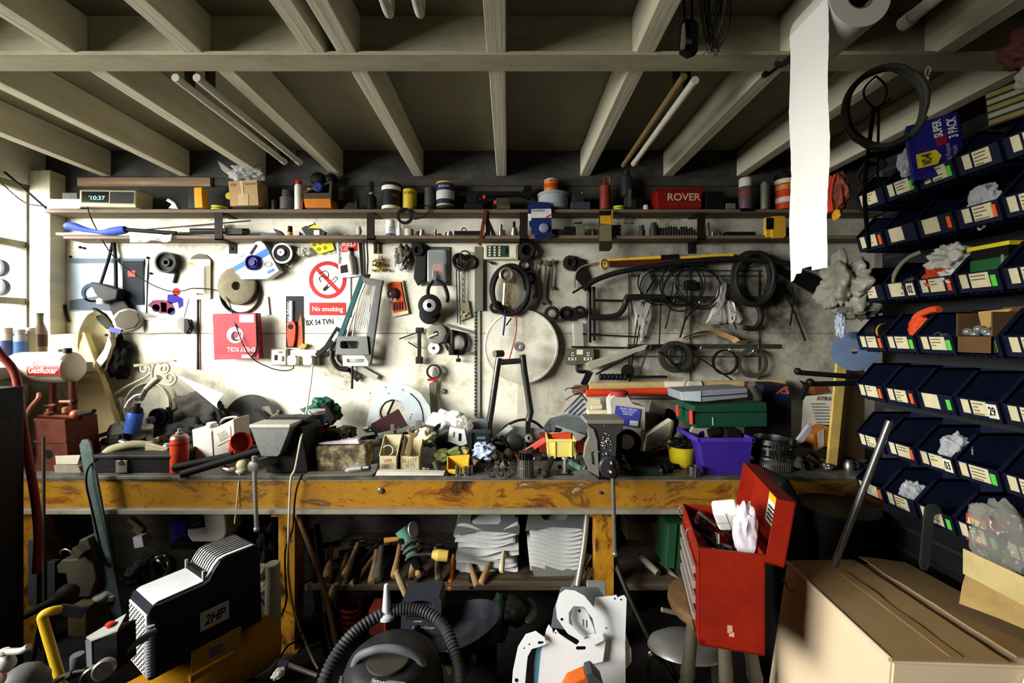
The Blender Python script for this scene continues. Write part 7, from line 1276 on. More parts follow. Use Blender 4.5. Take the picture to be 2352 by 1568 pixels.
d=1.38;g=G(d);g.poly([(199,1466),(212,1470),(270,1452),(272,1540),(214,1556),(200,1540)],.0,.07,bev=.005);t_=G(d);t_.hexa([t_.p(198,1466,.0),t_.p(213,1470,-.006),t_.p(270,1450,.0),t_.p(252,1440,.06),t_.p(198,1462,.0),t_.p(213,1466,-.006),t_.p(270,1446,.0),t_.p(252,1436,.06)]);bt=G(d);bt.can(240,1452,[(6,0),(6,6),(9,8),(9,12),(6,14)],.02,16);sdd=G(d);sdd.poly([(198,1468),(212,1472),(214,1540),(202,1536)],-.003,.0)
T('pressure_switch','black pressure switch box with a red button beside the compressor','switch box',('case',g,BLACK),('top_plate',t_,C(150,150,144,.5)),('red_button',bt,C(196,50,40,.35)),('end_panel',sdd,C(120,122,126,.45)))
for x,y,lab in((218,1546,'lower pressure gauge beside the compressor end grille'),(244,1530,'upper pressure gauge beside the compressor end grille')):
 g=G(1.3);ax=Vector((.45,-.8,.25));g.lath(g.p(x,y,0),ax,[(.018,0),(.026,.004),(.027,.03),(.023,.034)],24);f_=G(1.3);f_.lath(f_.p(x,y,0)+ax.normalized()*.0345,ax,[(.023,0),(0,.0005)],24);ne=G(1.3);c=ne.p(x,y,0)+ax.normalized()*.036;ne.seg(c,c+Vector((.008,0,.012)),.0008,plan=False,n=5);T('pressure_gauge',lab,'gauge',('housing',g,C(176,174,164,.3,.6)),('dial',f_,C(70,68,60,.3)),('needle',ne,BLACK))
g=G(1.32);g.can(178,1530,[(12,0),(13,2),(13,24),(12,28),(0,29)],0,20);r_=G(1.32);r_.can(178,1536,[(13,0),(13,6)],0,20);lo=G(1.32);lo.can(178,1548,[(8,0),(12,4),(12,12)],0,20);T('air_regulator','small regulator with grey knob and red collar beside the gauges','regulator',('knob',g,C(96,98,104,.35)),('red_collar',r_,RED),('body',lo,C(206,204,200,.4)))
g=G(1.3);g.tube([(120,1572),(140,1556),(170,1545),(200,1540)],7,10);g.seg((160,1552),(172,1546),11,11,6);T('air_fitting','steel hose fitting under the regulator','fitting',(None,g,DKST))
g=G(1.4);g.tube([(270,1510,0),(285,1500,.04),(300,1496,.1)],8,10,rad=lambda t:1+.15*sin(t*60));T('hose','ribbed grey hose stub by the compressor grille','hose',(None,g,GREY))
# spray gun / valve cluster bottom corner
d=1.15;g=G(d);g.tube([(-10,1500),(20,1496),(48,1494),(66,1484)],7,10);c_=G(d);c_.can(8,1500,[(12,0),(14,3),(10,8),(4,9)],0,16);b_=G(d);b_.ball(10,1526,20,0);b_.can(16,1512,[(10,0),(8,10)],0);dl=G(d);dl.lath(dl.p(12,1544,-.02),(.3,-1,.2),[(.022,0),(.022,.012),(.018,.014)],20);df=G(d);df.lath(df.p(12,1544,-.02)+Vector((.3,-1,.2)).normalized()*.0145,(.3,-1,.2),[(.017,0),(0,.0005)],20);tk=G(d);tk.can(4,2160,[(44,0),(48,20),(48,560),(34,584),(16,596)],.05,24)
T('gas_regulator','pale valve with lever and small red dial on a grey cylinder','valve',('lever',g,C(196,194,186,.35,.4)),('cap',c_,C(206,190,180,.4)),('valve_body',b_,C(206,204,196,.35)),('dial_rim',dl,C(196,150,140,.4)),('dial',df,C(190,150,140,.5,dirt=.5,sc=40)),('cylinder',tk,C(96,98,98,.4)))
# vacuum cleaner
vc=Vector((-.405,1.50,0));VB=C(26,27,30,.4,dirt=.35,dc=(84,84,84));g=G();g.lath(vc+Vector((0,0,.06)),(0,0,1),[(.15,0),(.165,.01),(.17,.3),(.172,.32)],40);lid=G();lid.lath(vc+Vector((0,0,.38)),(0,0,1),[(.178,0),(.178,.03),(.17,.07),(.15,.12),(.12,.145),(.06,.155),(0,.157)],40);fin=G()
for i in range(15):
 a=radians(200+i*4.2);fin.hexa([vc+Vector((cos(a+s_*.018)*r,sin(a+s_*.018)*r,z))for z,r in((.41,.178),(.485,.163))for s_,r in((-1,r),(1,r),(1,r+.006),(-1,r+.006))])
hd=G();hd.tube([vc+Vector(p)for p in((-.12,-.04,.50),(-.10,-.05,.545),(-.05,-.06,.575),(.0,-.06,.582),(.05,-.06,.575),(.10,-.05,.545),(.12,-.04,.50))],.013,10,plan=False)
pn=G();pn.lath(vc+Vector((.0,-.05,.535)),(0,0,1),[(.07,0),(.068,.006),(0,.007)],24);sw=G();sw.lath(vc+Vector((.02,-.172,.42)),(0,-1,.25),[(.035,0),(.035,.012),(.028,.016),(0,.016)],24)
lb=G();lb.M=Matrix.Translation(vc+Vector((.02,-.128,.517)))@Matrix.Rotation(radians(-62),4,'X')@Matrix.Rotation(radians(6),4,'Y');lb.wb(-.055,.055,-.002,.001,-.011,.011);tx=G();tx.M=lb.M;facetxt(tx,'TITAN VAC',-.05,.03,-.005,.006,-.0026)
noz=G();noz.lath(vc+Vector((-.065,.16,.54)),(-.02,.06,1),[(.032,0),(.03,.01),(.017,.02),(.009,.12),(.007,.125)],16)
T('vacuum_cleaner','black drum vacuum cleaner with arched handle on the floor','vacuum cleaner',('drum',g,VB),('motor_lid',lid,VB),('cooling_fins',fin,C(110,112,116,.4)),('handle',hd,C(104,108,114,.35)),('top_panel',pn,C(64,62,54,.5)),('switch_dial',sw,C(60,62,68,.35)),('label',lb,C(110,110,104,.4)),('lettering',tx,WHITE))
T('crevice_nozzle','pale tapered nozzle standing behind the vacuum cleaner','nozzle',(None,noz,C(206,210,214,.4)))
hz=G();pts=[vc+Vector(p)for p in((-.235,-.10,.30),(-.235,-.05,.40),(-.215,.02,.48),(-.16,.10,.53),(-.06,.17,.555),(.05,.185,.555),(.15,.14,.53),(.21,.06,.48),(.24,-.02,.42),(.25,-.08,.30),(.24,-.12,.16))]
hz.tube(pts,.021,12,plan=False,sub=26,rad=lambda t:1+.13*sin(t*560));T('vacuum_hose','ribbed grey vacuum hose draped round the drum vacuum cleaner','hose',(None,hz,C(62,62,64,.45,dirt=.3)))
# white guard plates in the foreground
GP=C(238,240,240,.45,.0,dirt=.1,sc=6,dc=(150,156,162));GPG=C(120,126,130,.4,.4,dirt=.3);d=1.45
def plT(lab,pts,o,holes=(),m=GP,tilt=12,name='guard_plate',dots=(),dd=None,marks=()):
 dd=dd or d;g=G(dd);piv=g.p(1310,1640,o);Mt=Matrix.Translation(piv)@Matrix.Rotation(radians(-tilt),4,'X')@Matrix.Translation(-piv);g.M=Mt;g.poly(pts,o,o+.003,holes);parts=[('sheet',g,m)]
 if dots:
  h=G(dd);h.M=Mt
  for x,y,r in dots:h.disc(x,y,[(r,0),(r,.0008),(0,.0008)],o=o-.0002,n=14)
  parts.append(('drilled_holes',h,BLACK))
 return T(name,lab,'plate',*parts)if len(parts)>1 else T(name,lab,'plate',(None,g,m))
plT('front white hook shaped guard plate with one small hole low on it',[(1170,1640),(1178,1540),(1190,1490),(1208,1464),(1232,1457),(1252,1470),(1256,1484),(1238,1490),(1222,1494),(1212,1510),(1206,1560),(1204,1640)],-.03,[rrect(1236,1478,1251,1484,3)],dots=((1186,1557,4),(1204,1492,1.6),(1216,1484,1.6)))
plT('broad white guard plate with finger shaped tips and an oblong slot',[(1228,1640),(1244,1510),(1258,1460),(1264,1451),(1271,1460),(1274,1470),(1280,1461),(1288,1470),(1300,1478),(1328,1494),(1352,1474),(1384,1470),(1398,1480),(1388,1528),(1350,1536),(1318,1556),(1300,1640)],-.012,[rrect(1326,1496,1350,1504,4)],dots=((1279,1468,1.5),(1294,1472,1.5),(1329,1543,1.5),(1377,1482,1.7)))
plT('white guard plate bent into a big open loop, topmost of the pile',[(1282,1430),(1280,1404),(1290,1378),(1304,1369),(1326,1371),(1348,1382),(1372,1410),(1384,1440),(1390,1476),(1360,1490),(1340,1480),(1306,1462)],-.03,[[(1310,1440),(1310,1418),(1322,1404),(1346,1406),(1366,1432),(1374,1470),(1346,1474)]],dots=((1293,1432,3),))
plT('white inner guard plate seen through the big loop with two cut lines',[(1322,1470),(1318,1440),(1326,1416),(1340,1412),(1358,1430),(1372,1466),(1376,1490),(1336,1492)],.0,[rrect(1345,1444,1349,1460,1),rrect(1353,1446,1357,1462,1)],dots=((1338,1426,3),))
plT('grey toned guard plate with twin rounded ears behind the loop',[(1362,1480),(1380,1402),(1424,1398),(1430,1396),(1434,1402),(1441,1399),(1450,1397),(1455,1404),(1446,1500),(1440,1640),(1370,1640),(1370,1532)],.012,dots=((1426,1404,2),(1441,1406,2),(1402,1468,1.6)))
plT('outermost thin white plate edge beside the twin eared plate',[(1446,1500),(1452,1490),(1462,1520),(1462,1548),(1450,1560),(1440,1570)],.03)
plT('dull grey guard plate half hidden behind the loop shaped plate',[(1272,1480),(1280,1440),(1300,1390),(1392,1392),(1404,1410),(1380,1480),(1330,1490)],.045,m=GPG)
plT('turquoise plastic edge behind the hook shaped plate',[(1226,1640),(1228,1540),(1234,1510),(1250,1492),(1252,1640)],.0,m=C(110,170,190,.5),name='plastic_edge')
g=G(1.38);g.poly([(1288,1590),(1304,1560),(1344,1542),(1352,1556),(1356,1600),(1290,1620)],-.02,.03,bev=.006);T('orange_tool','orange and grey tool end below the white plates','tool',(None,g,C(206,96,30,.4)))
g=G(1.36);g.poly([(1344,1542),(1360,1536),(1384,1562),(1388,1610),(1356,1600)],-.01,.04,bev=.005);T('grey_tool_cap','dark grey casing beside the orange tool end','casing',(None,g,C(70,72,74,.4)))
g=G(1.5);g.box(1210,1585,1450,1760,-.02,.28,3);T('crate','dark crate on the floor holding the white guard plates','crate',(None,g,BLACK))
# ================= under the bench
d=2.46
def layer(x0,x1,y,seed,dep=.26,amp=5,rise=26,th=.004):
 g=G(2.36);rr=random.Random(seed);a,b,c,s_=rr.uniform(0,3),rr.uniform(1.1,2.2),rr.uniform(-5,5),rr.uniform(-5,5)
 def fn(u,v):
  w=sin(u*pi*b+a);lip=max(0,1-v/.12)
  return(x0+(x1-x0)*u+c*(1-v),y-amp*w*(1-.5*v)+s_*(u-.5)+7*lip*lip-rise*v,dep*v-.012*sin(u*pi)*(1-v))
 g.sheet(fn,22,8,th);return g
STK=C(232,234,232,.25,.3,dirt=.12,sc=7)
for i in range(13):T('guard_plate','pressed aluminium plate in the stack beside the angle grinder','plate',(None,layer(1046+(i*7)%9,1186+(i*5)%9-4,1318-i*9.4,i,amp=6),STK),group='stacked aluminium plates by the grinder')
for i in range(14):T('guard_plate','pressed aluminium plate in the stack beside the second yellow bench leg','plate',(None,layer(1210+(i*7)%8,1344-(i*5)%7,1330-i*9.6,50,amp=10),STK),group='stacked aluminium plates by the bench leg')
for x0,x1,y,lab in((1042,1192,1196,'top grey plate with an oval hole on the stack by the angle grinder'),(1206,1346,1186,'top grey plate with an oval hole on the stack by the bench leg')):
 g=G(2.36);piv=g.p((x0+x1)/2,y+14,.0);g.M=Matrix.Translation(piv)@Matrix.Rotation(radians(-38),4,'X')@Matrix.Translation(-piv)
 g.poly([(x0+6,y+4),(x0+20,y-26),(x1-20,y-30),(x1+2,y+10),(x1,y+30),(x1-20,y+26),(x0+60,y+22),(x0,y+32)],0,.004,[rrect(x0+38,y-16,x1-42,y+8,10)]);T('guard_plate',lab,'plate',(None,g,C(130,132,128,.35,.6,dirt=.35)))
g=G(2.28);g.sheet(lambda u,v:(1232+110*u-14*v,1344-38*v+10*u*v,.12*v),12,4,.004);T('guard_plate','lowest loose grey plate jutting over the shelf edge','plate',(None,g,C(150,150,140,.35,.5,dirt=.35)))
HW=C(176,142,96,.6,dirt=.5,sc=14)
# hammers lying with their handle ends towards the viewer
HM=[(757,1322,8.5,'wood','fattest handle end at the bench leg side of the heap'),(778,1341,6.5,'wood','low handle end second from the first bench leg'),(795,1343,7,'grey','grey handle end at the shelf edge'),(811,1338,6,'wood','pale handle end at the shelf edge'),(796,1316,6.5,'wood','short handle under the trowel blade'),(820,1333,5.5,'dark','dark thin handle end beside the trowel'),(858,1332,7.5,'wood','upper pale egg shaped handle end below the trowel'),(871,1324,9,'grey','grey egg shaped handle end below the trowel'),(908,1318,6.5,'wood','tan handle end pointing at the angle grinder'),(1010,1325,6.5,'grey','grey handle end below the yellow plug'),(1096,1340,6.5,'wood','tan file handle under the first plate stack'),(1106,1334,6.5,'wood','second tan file handle under the first plate stack'),(1034,1346,6,'orange','orange screwdriver handle over the shelf edge'),(1084,1346,7,'dark','black file handle under the first plate stack'),(1152,1306,5,'pale','pale stub handle beneath the plate stacks'),(948,1322,6,'wood','worn handle end beneath the angle grinder'),(964,1316,6,'wood','second worn handle end beneath the angle grinder')]
for i,(x,y,r,c,lab)in enumerate(HM):
 m={'wood':HW,'grey':C(96,92,84,.6,dirt=.3),'dark':BLACK,'orange':C(196,116,40,.4),'pale':C(206,190,150,.6)}[c]
 g=G(2.27);vx=U(-.07,.08);r*=1.3;V=Vector((vx,.2,.075));g.lath(g.p(x,y,-.03),V,[(0,0),(r*.7*g.k,.002),(r*g.k,.012),(r*.95*g.k,.05),(r*.65*g.k,.12),(r*.7*g.k,.21)],12);h=G(2.27);c0=h.p(x,y,-.03)+V;h.lath(c0+Vector((-.045,0,0)),(1,.2,.1),[(.014,0),(.016,.02),(.012,.04),(.012,.055),(.017,.065),(.017,.09)],12)
 T('hammer',lab+' under the bench','hammer',('handle',g,m),('head',h,DKST))
g=G(2.2);a0,a1=g.p(910,1310,.0),g.p(950,1392,-.03);g.lath(a0,a1-a0,[(.013,0),(.018,.05),(.017,.12),(.014,.16),(.013,(a1-a0).length)],12);T('hammer','long pale hammer handle hanging down over the shelf edge','hammer',(None,g,C(176,150,108,.6,dirt=.3)))
g=G(2.2);a0,a1=g.p(764,1348,.02),g.p(756,1380,-.0);g.lath(a0,a1-a0,[(.01,0),(.016,.03),(.018,.055),(.012,.078),(0,.08)],12);T('mallet','rounded tan handle poking down beside the leaning broomstick','handle end',(None,g,HW))
g=G(2.3);g.sheet(lambda u,v:(800+70*u-18*(v-.5)*(1-u)*2,1322-78*u+34*(v-.5)*(1.15-u),.03*u),12,6,.003);h=G(2.3);h.seg((880,1245,.02),(913,1243,.03),6.5,5);k_=G(2.3);k_.seg((866,1248,.02),(842,1246,.0),4);T('trowel','old trowel with orange wooden handle on the heap of hammers','trowel',('blade',g,C(104,104,92,.4,.5,dirt=.4)),('handle',h,C(206,140,60,.5)),('tang',k_,DKST))
GRN=C(96,150,126,.4,dirt=.3);d=2.24
g=G(d);g.seg((932,1230,.0),(950,1268,-.02),17,15);h=G(d);h.seg((950,1268,-.02),(966,1296,-.03),14,11);h.seg((966,1296,-.03),(984,1312,-.03),5,3);hd_=G(d);hd_.seg((922,1216,.01),(934,1232,.0),18,15);gd=G(d);gd.lath(gd.p(948,1216,.0),(.8,-.3,.3),[(0,0),(.04,.0),(.04,.006),(0,.006)],24);vt=G(d);vt.poly([(918,1232),(928,1228),(932,1238),(924,1242)],-.046,-.03)
T('angle_grinder','pale green angle grinder lying on the heap of hammers','angle grinder',('motor_body',g,GRN),('rear_grip',h,BLACK),('gear_head',hd_,GRN),('disc_guard',gd,C(190,190,184,.35,.5)),('vent',vt,BLACK))
g=G(d);g.tube([(928,1252,-.045),(944,1234,-.05),(966,1236,-.01),(968,1250,.03),(950,1266,.03),(932,1262,-.04),(950,1246,-.055),(972,1250,-.02),(974,1264,.02),(954,1276,.02),(938,1276,-.04),(950,1262,-.06),(980,1266,-.03),(996,1268,-.02)],3.4,8);T('cable','grey flex wound round the pale green angle grinder','cable',(None,g,C(80,82,80,.5)))
g=G(d);g.seg((994,1268,-.02),(1008,1270,-.02),8,13,16);g.seg((1008,1270,-.02),(1030,1272,-.02),13,12,16);T('plug','yellow industrial plug at the end of the grinder flex','plug',(None,g,C(206,176,84,.4,dirt=.2)))
for P,r,m,lab,dd,nm in(([(683,1180,.0),(752,1330,-.05),(800,1465,-.12)],6,C(96,70,48,.6),'brown broomstick leaning by the first yellow bench leg',2.2,'broomstick'),([(692,1300,.1),(726,1410,.05),(760,1490,0)],4,C(120,122,124,.3,.6),'thin bright bar among the dark bars by the first bench leg',2.2,'steel_bar'),([(688,1240,.12),(720,1400,.05),(750,1500,0)],8,BLACK,'thick black bar nearest the first yellow bench leg',2.2,'steel_bar'),([(700,1230,.14),(742,1380,.06),(786,1480,0)],7,C(30,30,30,.4),'black pole leaning behind the thin bright bar',2.25,'steel_bar'),([(706,1290,.1),(745,1400,.05),(768,1470,0)],5,C(36,38,46,.4),'short dark pole between the leaning poles',2.2,'steel_bar'),([(1358,1186,.1),(1345,1270,.06),(1326,1345,.0)],7,C(150,150,144,.35,.6),'grey rolled tube beside the second plate stack',2.22,'steel_tube'),([(1364,1296,.1),(1300,1380,.0),(1236,1456,-.15)],6.5,C(110,110,104,.35,.5),'long grey tube slanting from the second bench leg',2.2,'steel_tube'),([(1364,1330,.1),(1340,1365,.04),(1318,1400,-.0)],5.5,C(190,176,140,.6),'pale wooden rod slanting behind the long grey tube',2.2,'wooden_rod'),([(1366,1350,.1),(1350,1380,.04),(1336,1420,.0)],4,C(150,100,80,.6),'copper coloured rod behind the white plates',2.2,'rod'),([(1412,1270,.1),(1428,1330,.0),(1470,1420,-.15),(1528,1512,-.3)],5.5,C(50,50,48,.35,.4),'long dark tube leaning from the second bench leg to the floor',2.2,'steel_tube'),([(98,1240,0),(100,1468,0)],3.5,C(60,62,58,.4,.3),'thin grey upright rod under the window end of the bench',2.3,'steel_rod')):
 g=G(dd);g.tube(P,r,10);T(nm,lab,nm.split('_')[-1],(None,g,m))
d=1.9;g=G(d);g.poly([(926,1374),(1008,1370),(1014,1380),(1012,1470),(920,1474),(922,1384)],.0,.12,[circ(966,1390,30,20,11)]);lb=G(d);lb.box(932,1414,1004,1416,-.002,0);lb.box(932,1420,1004,1421,-.002,0);tx=G(d);tx.txt('Battery Charger',948,1437,1000,1444,-.003);t2=G(d);t2 .txt('HALFORDS',951,1424,969,1427,-.003,bold=.02);t3=G(d);t3 .txt('Heavy & Lower',950,1430,992,1434,-.003);gr=G(d)
for i in range(12):gr.box(944+i*4,1398+.4*abs(i-6),946+i*4,1405,-.003,.0)
T('battery_charger','dark battery charger with a hand hole standing under the bench','battery charger',('case',g,C(46,50,58,.5)),('groove',lb,BLACK),('lettering',tx,C(190,190,160,.5,dirt=0)),('lettering',t2,C(200,200,196,.5,dirt=0)),('lettering',t3,C(80,82,76,.5,dirt=0)),('grip_ribs',gr,BLACK))
d=1.85;g=G(d)
def bowl(u,v):
 a=v*2*pi;r=[0,.5,.85,1,1.03][min(4,int(u*4+.001))];x=1050+98*cos(a)*r-4*r;y=1434-20*cos(a)*r*.9;return(x,y+26*(1-r)+0,.16*sin(a)*r*(.75+.25*cos(a)))
rows=[]
for u,zz in((1,0),(1.04,-2),(.9,34),(.45,44)):
 rows.append([g.p(1048+98*cos(a)*u,1436-30*cos(a)*min(u,1)*(1 if cos(a)>0 else .55)+zz,.15*sin(a)*u)for a in[2*pi*i/32 for i in range(32)]])
rows2=[[q.lerp(sum(r_,Vector())/32,.04)+Vector((0,0,.004))for q in r_]for r_ in rows[2:]]
g.rings(list(reversed(rows2))+rows[:1]+rows[1:])
T('drain_pan','long black oil drain pan lying tilted beside the battery charger','pan',(None,g,C(34,36,42,.25,dirt=.35,dc=(90,92,98))))
g=G(1.9);g.box(985,1472,1140,1580,-.02,.16,3);T('black_case','black case under the oil drain pan','case',(None,g,C(34,34,32,.5,dirt=.4)))
g=G(2.1);g.poly([(846,1402),(886,1400),(890,1460),(848,1460)],.0,.1,bev=.004);rb=G(2.1);rb.box(882,1401,886,1460,-.003,0);T('box','dark red box on the floor behind the vacuum cleaner','box',('carton',g,C(110,40,28,.45)),('edge_stripe',rb,C(176,60,40,.4)))
g=G(2.3);
for i in range(4):g.lath(g.p(806,1390+i*16,0),(.1,0,1),[(.045,0),(.05,.004),(.045,.008)],20,cap=(False,False))
g.coil;sp=G(2.3);pts=[(806+22*cos(i*.5),1384+i*.95,.05*sin(i*.5))for i in range(64)];sp.tube(pts,3.4,8,sub=2);T('coil_spring','rust red suspension spring under the bench','spring',(None,sp,C(150,50,32,.4)))
g=G(2.08);g.can(627,1506,[(16,0),(16.5,3),(16.5,165),(15,168),(15.5,212),(13,214)],0,22);T('white_tube','tall white cardboard tube beside the first yellow bench leg','tube',(None,g,C(206,200,180,.6,dirt=.35)))
g=G(1.75);g.seg((640,1522,0),(662,1526,0),9,9,14);s=G(1.75);s.seg((662,1526,0),(734,1542,-.02),6,5);T('steel_bar','bright chrome bar lying on the floor before the white tube','bar',('grip',g,C(60,60,76,.3)),('shaft',s,CHROME))
g=G(1.7);g.blob(640,1546,12,7,.03,0,.3,2,61);T('rag_scrap','scrap of white paper on the floor by the chrome bar','scrap',(None,g,WHITE))
g=G(1.72);g.poly([(1018,1512),(1030,1500),(1078,1502),(1062,1516),(1036,1522),(1046,1548),(1030,1552)],.0,.03,bev=.004);k_=G(1.72);k_.ball(1040,1510,9,-.01);b2=G(1.72);b2 .poly([(1040,1546),(1080,1516),(1094,1524),(1062,1566)],.0,.05,bev=.004);T('sander','pale lime and grey tool part on the floor beside the vacuum hose','tool',('lime_casing',g,C(206,214,120,.4)),('knob',k_,BLACK),('grey_casing',b2,C(96,98,94,.45)))
for x,y,rx,ry,lab,m in((1148,1420,22,50,'dark green cylinder under the bench behind the oil drain pan',C(26,70,46,.5)),(1180,1400,34,26,'dark pierced casting under the bench by the slanting tube',C(50,50,46,.45,.4)),(1216,1402,20,10,'small grey plate piece under the bench',C(110,112,108,.4,.5))):
 g=G(2.2);g.blob(x,y,rx,ry,.1,0,.12,1.5,x);T('machine_part',lab,'machine part',(None,g,m))
g=G(1.95);g.box(1350,1340,1391,1595,0,.03,1);T('metal_plate','square grey board standing behind the white plates','board',(None,g,C(134,136,134,.5)))
# dark end
g=G(2.35);g.poly([(1536,1204),(1574,1200),(1566,1310),(1528,1304)],.0,.18,bev=.006);sm_=G(2.35);sm_.poly([(1556,1203),(1559,1203),(1551,1308),(1548,1307)],-.003,.0);T('tool_case','green case standing on end on the shelf behind the stool','case',('case',g,C(40,84,54,.45,dirt=.3)),('seam',sm_,BLACK))
for x,y,r,lab in((1512,1316,8,'topmost round bar end on the shelf behind the stool'),(1528,1344,8,'round bar end below the topmost one'),(1560,1336,8,'round bar end nearest the red toolbox')):
 g=G(2.3);g.lath(g.p(x,y,0),(-.5,1,.25),[(r*g.k,0),(r*g.k,.14)],16);T('round_bar',lab,'bar',(None,g,C(150,142,120,.5,.2,dirt=.3)))
g=G(2.5);g.box(1440,1200,1520,1240,0,.2,2);T('carton','dim brown carton on the shelf behind the stool','carton',(None,g,C(84,70,52,.7)))
g=G(2.0);g.tube([(1490,1568),(1490,1510),(1500,1496),(1530,1505),(1548,1540),(1556,1590)],5,10);ey=G(2.0);ey.ring(1497,1500,8,4,.02,-.01,20);T('mudguard_stay','chrome bent stay with an eye on the floor beside the stool','stay',('stay',g,CHROME),('eye',ey,CHROME))
g=G(1.6);g.lath(g.p(1640,1600,.25),(0,.25,1),[(.02,.05),(.10,.045),(.15,.02),(.16,0)],32);T('metal_bowl','bright dented metal cover on the floor beneath the stool','cover',(None,g,C(170,170,166,.3,.6,dirt=.3)))
g=G(1.6);g.seg((1575,1498,.25),(1752,1540,.25),6);T('steel_bar','pale bar lying behind the stool legs','bar',(None,g,C(150,146,130,.45,.3)))
# window end, below the bench
g=G(2.35);g.poly([(418,1140),(510,1140),(520,1225),(508,1246),(440,1246),(430,1232)],.0,.14,bev=.012);lb=G(2.35);lb.poly([(426,1172),(442,1176),(464,1164),(472,1210),(430,1214)],-.003,.001);l2=G(2.35);l2 .poly([(434,1216),(474,1212),(475,1226),(438,1230)],-.003,.001);tx=G(2.35)
for i in range(6):tx.box(434+i,1184+i*4.4,464-(i%3)*5,1185.6+i*4.4,-.0045,-.003,0,-4)
T('jerry_can','white plastic jerry can with navy label under the bench','jerry can',('can_body',g,C(206,206,198,.4,dirt=.2)),('navy_label',lb,C(24,28,70,.4)),('small_label',l2,C(190,192,190,.5)),('label_text',tx,C(150,156,190,.5,dirt=0)))
g=G(2.42);g.box(390,1246,520,1262,.0,.2,2);T('carton','dark case beneath the white jerry can','case',(None,g,BLACK));g=G(2.5);g.box(390,1196,428,1246,.0,.12,2);T('container','dim blue container beside the white jerry can','container',(None,g,C(34,34,110,.4)))
MCH=C(84,80,66,.55,.2,dirt=.5)
g=G(2.1);g.poly([(128,1300),(140,1286),(176,1284),(180,1240),(200,1236),(210,1262),(214,1290),(222,1330),(206,1372),(158,1372),(150,1318),(132,1318)],.0,.12,bev=.008);g.box(180,1252,206,1270,-.04,.02,2,32);k_=G(2.1);k_.tube([(176,1264,-.02),(160,1256,-.02),(148,1262,-.02),(140,1272)],1.6,6);T('drill_press_vice','grimy cast iron machine vice in the dark under the bench end','vice',('casting',g,MCH),('lever',k_,STEEL))
g=G(1.95);g.seg((138,1372,.0),(60,1410,-.05),10,7);g.ball(144,1370,22,.02);g.seg((100,1400,0),(70,1590,-.02),5,4);T('grease_lever','dark lever arm in the gloom behind the yellow trolley bar','lever',(None,g,C(60,58,50,.6,dirt=.4)))
g=G(2.05);g.box(155,1396,198,1462,.0,.1,2);T('carton','dim ochre carton behind the yellow trolley bar','carton',(None,g,C(96,84,50,.7)))
for x0,y0,x1,y1,lab,m in((64,1240,84,1392,'grey angle strip standing at the window end under the bench',C(96,100,104,.4,.5)),(108,1290,126,1380,'dark strip standing beside the grey angle strip',C(70,70,72,.4,.4))):
 g=G(2.2);g.box(x0,y0,x1,y1,.0,.03,1);T('metal_strip',lab,'strip',(None,g,m))
tubeT('copper_pipe','bent copper pipe end in the dark under the bench end','pipe',[(132,1270),(132,1236),(126,1224),(116,1224)],4,C(150,96,76,.4,.3),d=2.3)
for i,(x,y,lab)in enumerate(((310,1206,'pale strip of wood in the dark under the bench'),(322,1228,'second pale strip of wood lower in the dark under the bench'))):
 g=G(2.5);g.box(x-22,y-5,x+22,y+5,0,.03,1,40);T('wood_strip',lab,'strip',(None,g,C(120,112,80,.7)))
g=G(2.4);g.box(306,1232,328,1258,.0,.04,1,-10);T('leaflet','small white card in the dark under the bench','card',(None,g,C(190,188,190,.6)))
g=G(2.05);g.coil(374,1300,18,4,4,0,1.3,.15,.03);T('chain','oily chain coiled behind the air compressor','chain',(None,g,C(60,60,56,.2,.9)))
g=G(2.1);g.blob(330,1310,30,26,.08,0,.25,2,71);T('dark_rag','black heap of rag behind the air compressor','rag',(None,g,BLACK))
g=G(2.3);g.blob(600,1290,24,70,.08,.05,.35,2,77);T('dark_casting','black casting in the dark beside the first yellow bench leg','casting',(None,g,BLACK))
for x,y,lab in((590,1318,'upper pale stone block beside the white cardboard tube'),(598,1352,'lower pale stone block beside the white cardboard tube')):
 g=G(2.15);g.blob(x,y,18,15,.06,.02,.12,1.6,y);T('stone',lab,'stone',(None,g,C(150,144,124,.8,dirt=.4)))
g=G(2.2);g.box(570,1362,612,1520,.0,.2,3);T('wood_block','grimy wooden block standing under the pale stones','block',(None,g,C(70,62,50,.8,dirt=.5)))
g=G(2.15);g.blob(245,1366,30,14,.05,0,.2,2,73);T('foil_scrap','pale scrap behind the grey green leaning bar','scrap',(None,g,C(150,152,156,.5)))
tubeT('cable','black cable trailing on the floor from the bench leg to the white tube','cable',[(712,1404,.1),(700,1440,.05),(680,1470),(655,1490),(640,1530,-.1),(620,1570,-.15)],2,BLACK,d=2.0)
# cabinet at the window end and its red hose
g=G();g.wb(-2.28,-2.02,1.5,1.80,0,1.415,.008);dr=G();dr.wb(-2.019,-2.010,1.54,1.76,.1,1.3,.003);hn=G();hn.tube([(-2.01,1.58,.8),(-1.985,1.58,.8),(-1.985,1.58,1.0),(-2.01,1.58,1.0)],.008,8,plan=False,sm=False);T('steel_cabinet','black steel cabinet at the window end in front of the bench','cabinet',('body',g,C(14,14,16,.5,dirt=.3,dc=(40,38,36))),('door',dr,C(16,16,19,.45,dirt=.3,dc=(44,42,40)),('handle',hn,DKST)))
g=G(1.80);g.tube([(-30,770,.0),(0,812,.0),(22,860,.02),(38,960,.02),(54,1060,.02),(70,1160,.02),(76,1240,.02),(72,1320,.02)],8,12);T('red_hose','dark red hose hanging down the edge of the black cabinet','hose',(None,g,C(110,36,30,.4,dirt=.25)))
